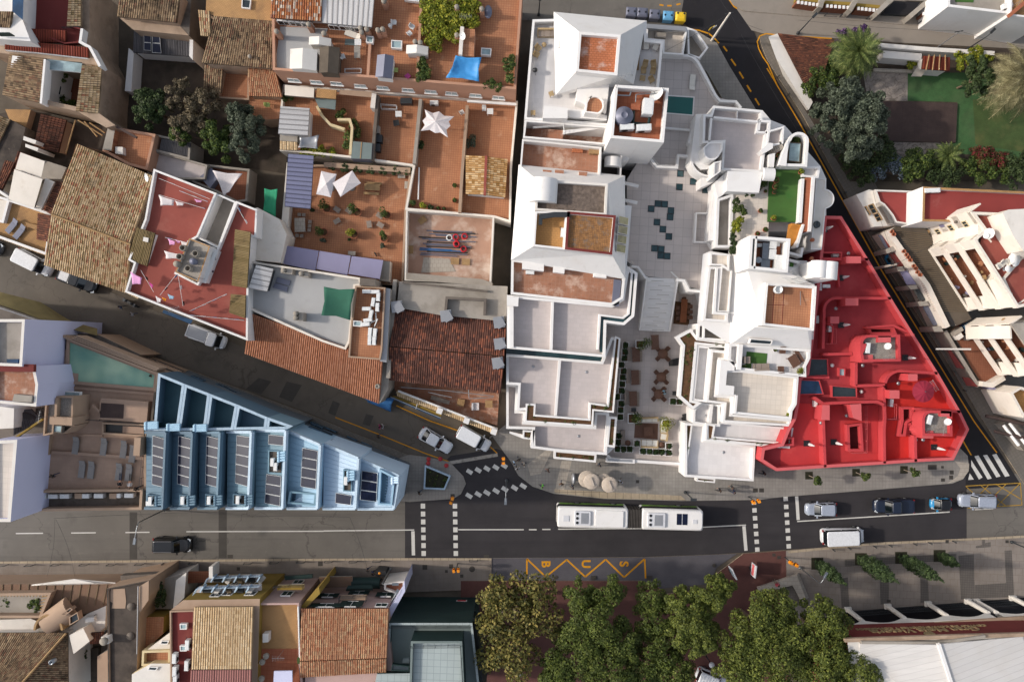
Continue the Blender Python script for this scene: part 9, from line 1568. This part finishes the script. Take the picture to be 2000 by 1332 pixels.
for a, b in (((1240, 62), (1640, 225)), ((1400, 160), (1620, 245)), ((1240, 190), (1600, 300)), ((1290, 525), (1480, 570)), ((1100, 780), (1200, 950)), ((1480, 1100), (1770, 965)), ((1470, 1130), (1910, 1172)), ((1380, 810), (1250, 975)), ((1390, 810), (1430, 1060)), ((1850, 280), (1930, 420))):
 A, B = P(*a, 9.8), P(*b, 9.8); tag(MB().tube(A, B, .02, .02, 4).obj('clothes_line', 'md', None, A), 'thin clothes line stretched over the red terrace', 'clothes line', 'clothes lines of the red terrace'); n = int((B - A).length / .6)
 for k in range(n):
  if (k * 7 + int(a[0])) % 3 == 0 or a[0] in (1480, 1470, 1850, 1400): q = A + (B - A) * (k + .5) / n; d = (B - A).normalized() * .2; o = MB().hull4([q - d + Vc((0, .02, -.55)), q + d + Vc((0, .02, -.5)), q + d + Vc((0, .08, -.5)), q - d + Vc((0, .08, -.55))], [q - d, q + d, q + d + Vc((0, .03, 0)), q - d + Vc((0, .03, 0))]).obj('garment', ('tarp', 'mi', 'canvas', 'car_navy')[k % 4], None, q); tag(o, 'small garment pegged on a line over the red terrace', 'garment', 'garments drying on the red terrace')
view(1700, 400, 6.66); put(rtable('md', 1.5, .74, 1), [('oval white table on the red roof terrace', 1830, 710, 12.62, 0)], None, (.75, 1.15, 1)); put(rtable('md', .75, .72), [('round white table beside the stacked cream chairs', 1745, 840, 12.62, 0)]); put(chair('n5', .6), [('cream chair of the huddle on the red roof terrace, left', 1640, 800, 12.62, 30), ('cream chair of the huddle on the red roof terrace, middle', 1690, 770, 12.62, -40), ('cream chair of the huddle on the red roof terrace, right', 1750, 745, 12.62, 120)]); view(1320, 620, 6.25); put(sofa('n7', .8, .8, 'n7'), [('grey armchair on the small green rug', 852, 518, 6.24, 0)]); put(sofa('n7', 1.8, .85, 'n7'), [('grey two seat sofa below the green rug', 1030, 605, 6.24, 92)]); put(btable('my', 1.4, 1.1), [('dark slatted table set askew on the rug terrace', 1420, 530, 6.2, -58)]); put(btable('my', 1.6, .5, .5, 'bench', 'bench'), [('dark slatted bench behind the askew table', 1490, 470, 6.2, -58)]); put(chair('my', .7), [('dark slatted chair beside the cactus pot', 1285, 405, 6.2, -90), ('pale slatted chair at the end of the grey sofa', 1265, 630, 6.2, 90)])
for n_, c in (('skin', 'b58468'), ('hair', '2c2119')): plain(n_, c, .6)
plain('clothes', 'ffffff', .8, 0, .2, True)
def body(pose):
 """one continuous skinned figure;+x is ahead"""
 V={};E=[];Rr={}
 def j(n,p,r,par=None):
  V[n]=p;Rr[n]=r
  if par: E.append((par,n))
 st=pose == 'walk';z=.92 if pose in ('walk','lie') else .5
 j('pelvis',(0,0,z),.13);j('waist',(.0,0,z+.17),.115,'pelvis');j('chest',(.02,0,z+.38),.135,'waist');j('neck',(.02,0,z+.55),.055,'chest');j('chin',(.05,0,z+.62),.07,'neck');j('skull',(.04,0,z+.72),.095,'chin');j('crown',(.03,0,z+.79),.07,'skull')
 for s,n in ((1,'l'),(-1,'r')):
  sw=(.18 if s>0 else -.16) if st else 0
  j(n+'sh',(.0,s*.19,z+.47),.06,'chest')
  if pose == 'sit': el,wr=(.1,s*.24,z+.22),(.34,s*.16,z+.22)
  elif pose == 'lie': el,wr=(-.02,s*.3,z+.22),(.06,s*.16,z+.08)
  else: el,wr=(-sw*.6,s*.25,z+.2),(-sw+.08,s*.24,z-.03)
  j(n+'el',el,.042,n+'sh');j(n+'wr',wr,.03,n+'el');d=(Vc(wr)-Vc(el)).normalized();q=Vc(wr)+d*.08;j(n+'pa',tuple(q),.032,n+'wr')
  for k in range(4): f=q+d*(.075-.01*abs(k-1))+Vc((0,0,(k-1.5)*.022));g=q+d*.03+Vc((0,0,(k-1.5)*.02));j(n+'k%d' % k,tuple(g),.011,n+'pa');j(n+'f%d' % k,tuple(f-Vc((0,s*.012,0))),.009,n+'k%d' % k)
  j(n+'t',tuple(Vc(wr)+d*.07+Vc((.02,-s*.04,.02))),.011,n+'wr')
  if pose == 'sit': kn,an,to=(.42,s*.12,.48),(.44,s*.12,.08),(.62,s*.13,.04)
  elif pose == 'lie': kn,an,to=(.05,s*.1,.48),(0,s*.1,.07),(.12,s*.13,.03)
  else: kn,an,to=(sw*.9+.05,s*.1,.49),(sw*1.5-(.06 if sw<0 else 0),s*.1,.08),(sw*1.5+.16,s*.12,.04)
  j(n+'hp',(0 if pose != 'sit' else .05,s*.09,z-.03),.095,'pelvis');j(n+'kn',kn,.06,n+'hp');j(n+'an',an,.042,n+'kn');j(n+'to',to,.038,n+'an')
 ks=list(V);me=bpy.data.meshes.new('person');me.from_pydata([V[k] for k in ks],[(ks.index(a),ks.index(b)) for a,b in E],[]);o=bpy.data.objects.new('person',me);COL.objects.link(o)
 sk_=o.modifiers.new('skin','SKIN');sk_.use_smooth_shade=True
 for i,k in enumerate(ks): me.skin_vertices[0].data[i].radius=(Rr[k],)*2;me.skin_vertices[0].data[i].use_root=k == 'pelvis'
 o.modifiers.new('sub','SUBSURF').levels=1;dg=bpy.context.evaluated_depsgraph_get();m2=bpy.data.meshes.new_from_object(o.evaluated_get(dg));bpy.data.objects.remove(o);m2.materials.clear()
 for mt in ('skin','clothes','trousers'): m2.materials.append(MATS[mt])
 for p in m2.polygons:
  c=p.center;hand=min((c-Vc(V[s+'pa'])).length for s in 'lr')<.13
  p.material_index=0 if c.z>z+.53 or hand else (1 if c.z>z+.02 and not (pose == 'sit' and c.x>.2 and c.z<z+.1) else 2)
 h=MB().lathe((.015,0,z+.69),Q('.108 -.02 .112 .05 .09 .11 .04 .15 0 .155'),14,0,1.05,.95).obj('hair','hair',None,(0,0,0))
 fc=MB().lathe((.135,0,z+.66),[(.02,-.02),(.012,.03),(0,.05)],6)
 for s in (-1,1): fc.lathe((.125,s*.035,z+.7),[(.012,-.01),(.012,.01),(0,.012)],6).lathe((.04,s*.1,z+.68),[(.02,-.03),(.025,.02),(0,.035)],6)
 fc.box((.13,0,z+.615),(.02,.05,.012));f=fc.obj('face','skin',None,(0,0,0))
 return m2,h,f
q=NT('trousers');oi=q.n('ObjectInfo');q.l(q.ramp(oi.outputs['Random'],[(0,'23262e'),(.4,'3a4660'),(.7,'2b2a2a'),(1,'7a7060')]),q.b.inputs['Base Color']);MATS['trousers']=q.m
POSE={k: body(k) for k in ('walk','sit','lie')}
def person(label,u,v,z,rz,col,pose='walk',s=1.0):
 me,h,f=POSE[pose];o=bpy.data.objects.new('person',me);COL.objects.link(o);o.location=P(u,v,z);o.rotation_euler=(0,0,R(rz));o.scale=(s,s,s);o.color=lin(col)
 if pose == 'lie': o.rotation_euler=Matrix.Rotation(R(rz),3,'Z').to_euler();o.rotation_euler=(Matrix.Rotation(R(rz),3,'Z') @ Matrix.Rotation(R(-72),3,'Y')).to_euler()
 tag(o,label,'person')
 for c in (h,f): k=c.copy();COL.objects.link(k);k.parent=o
tile(2,2)
for a in (('person in a pale blue shirt standing in the group on the corner',18,942,.12,10,'a9c4e0'),('person in dark top at the top of the corner group',52,915,.12,-80,'3a3838'),('person in white at the bottom of the corner group',40,985,.12,90,'dcdcdc'),('person in cream at the right of the corner group',95,955,.12,170,'d8cfc0'),('person in brown walking between the paving bands',280,1000,.12,200,'6a4a42'),('person in bright green and red vest near the kerb',235,1125,.12,150,'58c832'),('person in brown walking toward the kerb',385,1103,.12,250,'7a5a40'),('person in navy beside the lens shaped board',470,1128,.12,180,'28304a'),('person in dark blue walking past the white planter',678,958,.12,200,'34425a'),('person with pale shirt beside the upper disc canopy',838,1085,.12,30,'c8ccd8'),('person in black at the left of the pavement trio',1607,1155,.12,180,'20242c'),('person in dark coat at the top of the pavement trio',1703,1130,.12,200,'2a2c34'),('person in navy at the bottom of the pavement trio',1715,1168,.12,160,'26304c'),('person in dark purple by the coral wall corner',1948,1022,.12,190,'2c2430')): person(*a)
person('person in light blue seated at the lowest round table',1185,395,.17,200,'9fd0e4','sit');tile(1,2);person('person in bright pink walking up the side street',978,662,.01,170,'b03070');person('person in pale grey beside the one in pink',1002,660,.01,170,'b8b4bc');person('person in black walking on the yellow line',965,735,.01,20,'1c1c1e');person('person in black at the blue planter bed',1283,1172,.12,20,'1e1e22')
tile(0,2);person('person in dark clothes walking across the tan deck',455,1040,8.06,200,'33302e');person('dark clothed sunbather on the grey lounger',945,1032,8.38,92,'20232a','lie');person('pale clothed sunbather on the right grey lounger',1022,1038,8.38,92,'c9c4c0','lie');person('person in black leaning at the railing of the tan deck',1100,1140,8.06,20,'1d1d20');person('swimmer with brown hair at the tip of the roof pool',1208,268,7.2,200,'8a5a40','sit')
tile(0,1);person('person in grey pushing a cart below the red terraces',975,1070,.01,200,'54607a');person('person in white shirt on the side street by the cart',1065,1125,.01,190,'a8acb8');tile(1,3);person('person in dark clothes on the shaded south pavement, upper',883,432,.13,0,'3a3a44');person('person in blue on the shaded south pavement, lower',925,458,.13,10,'2e3a5a');person('person in black at the ticket kiosk',975,515,.13,90,'202024');tile(3,3);person('person in red and white seated on the plaza steps',60,560,.4,120,'b04050','sit')
tile(2,1);
for k in POSE:
 for o in POSE[k][1:]: bpy.data.objects.remove(o)
tile(1,1);c=P(935,655,2.6);o=new('cat','small black cat walking over the terracotta terrace','cat',c,None,R(-60));m=MB();m.lathe((0,0,0),[]) if 0 else None
for a,b,r0,r1 in (((-.2,0,.24),(.05,0,.23),.085,.08),((.05,0,.23),(.2,0,.25),.08,.06),((.2,0,.25),(.29,0,.3),.055,.065),((.29,0,.3),(.36,0,.28),.065,.03),((-.2,0,.26),(-.42,.05,.36),.025,.015)): m.tube(a,b,r0,r1,9)
for s in (-.05,.05): m.tube((.16,s,.22),(.18,s,0),.03,.02,7).tube((-.16,s,.22),(-.1,s,.12),.045,.025,7).tube((-.1,s,.12),(-.15,s,0),.025,.02,7).tube((.3,s*.7,.34),(.3,s*.8,.41),.025,.004,6)
lb_(o,m,'body','mi')
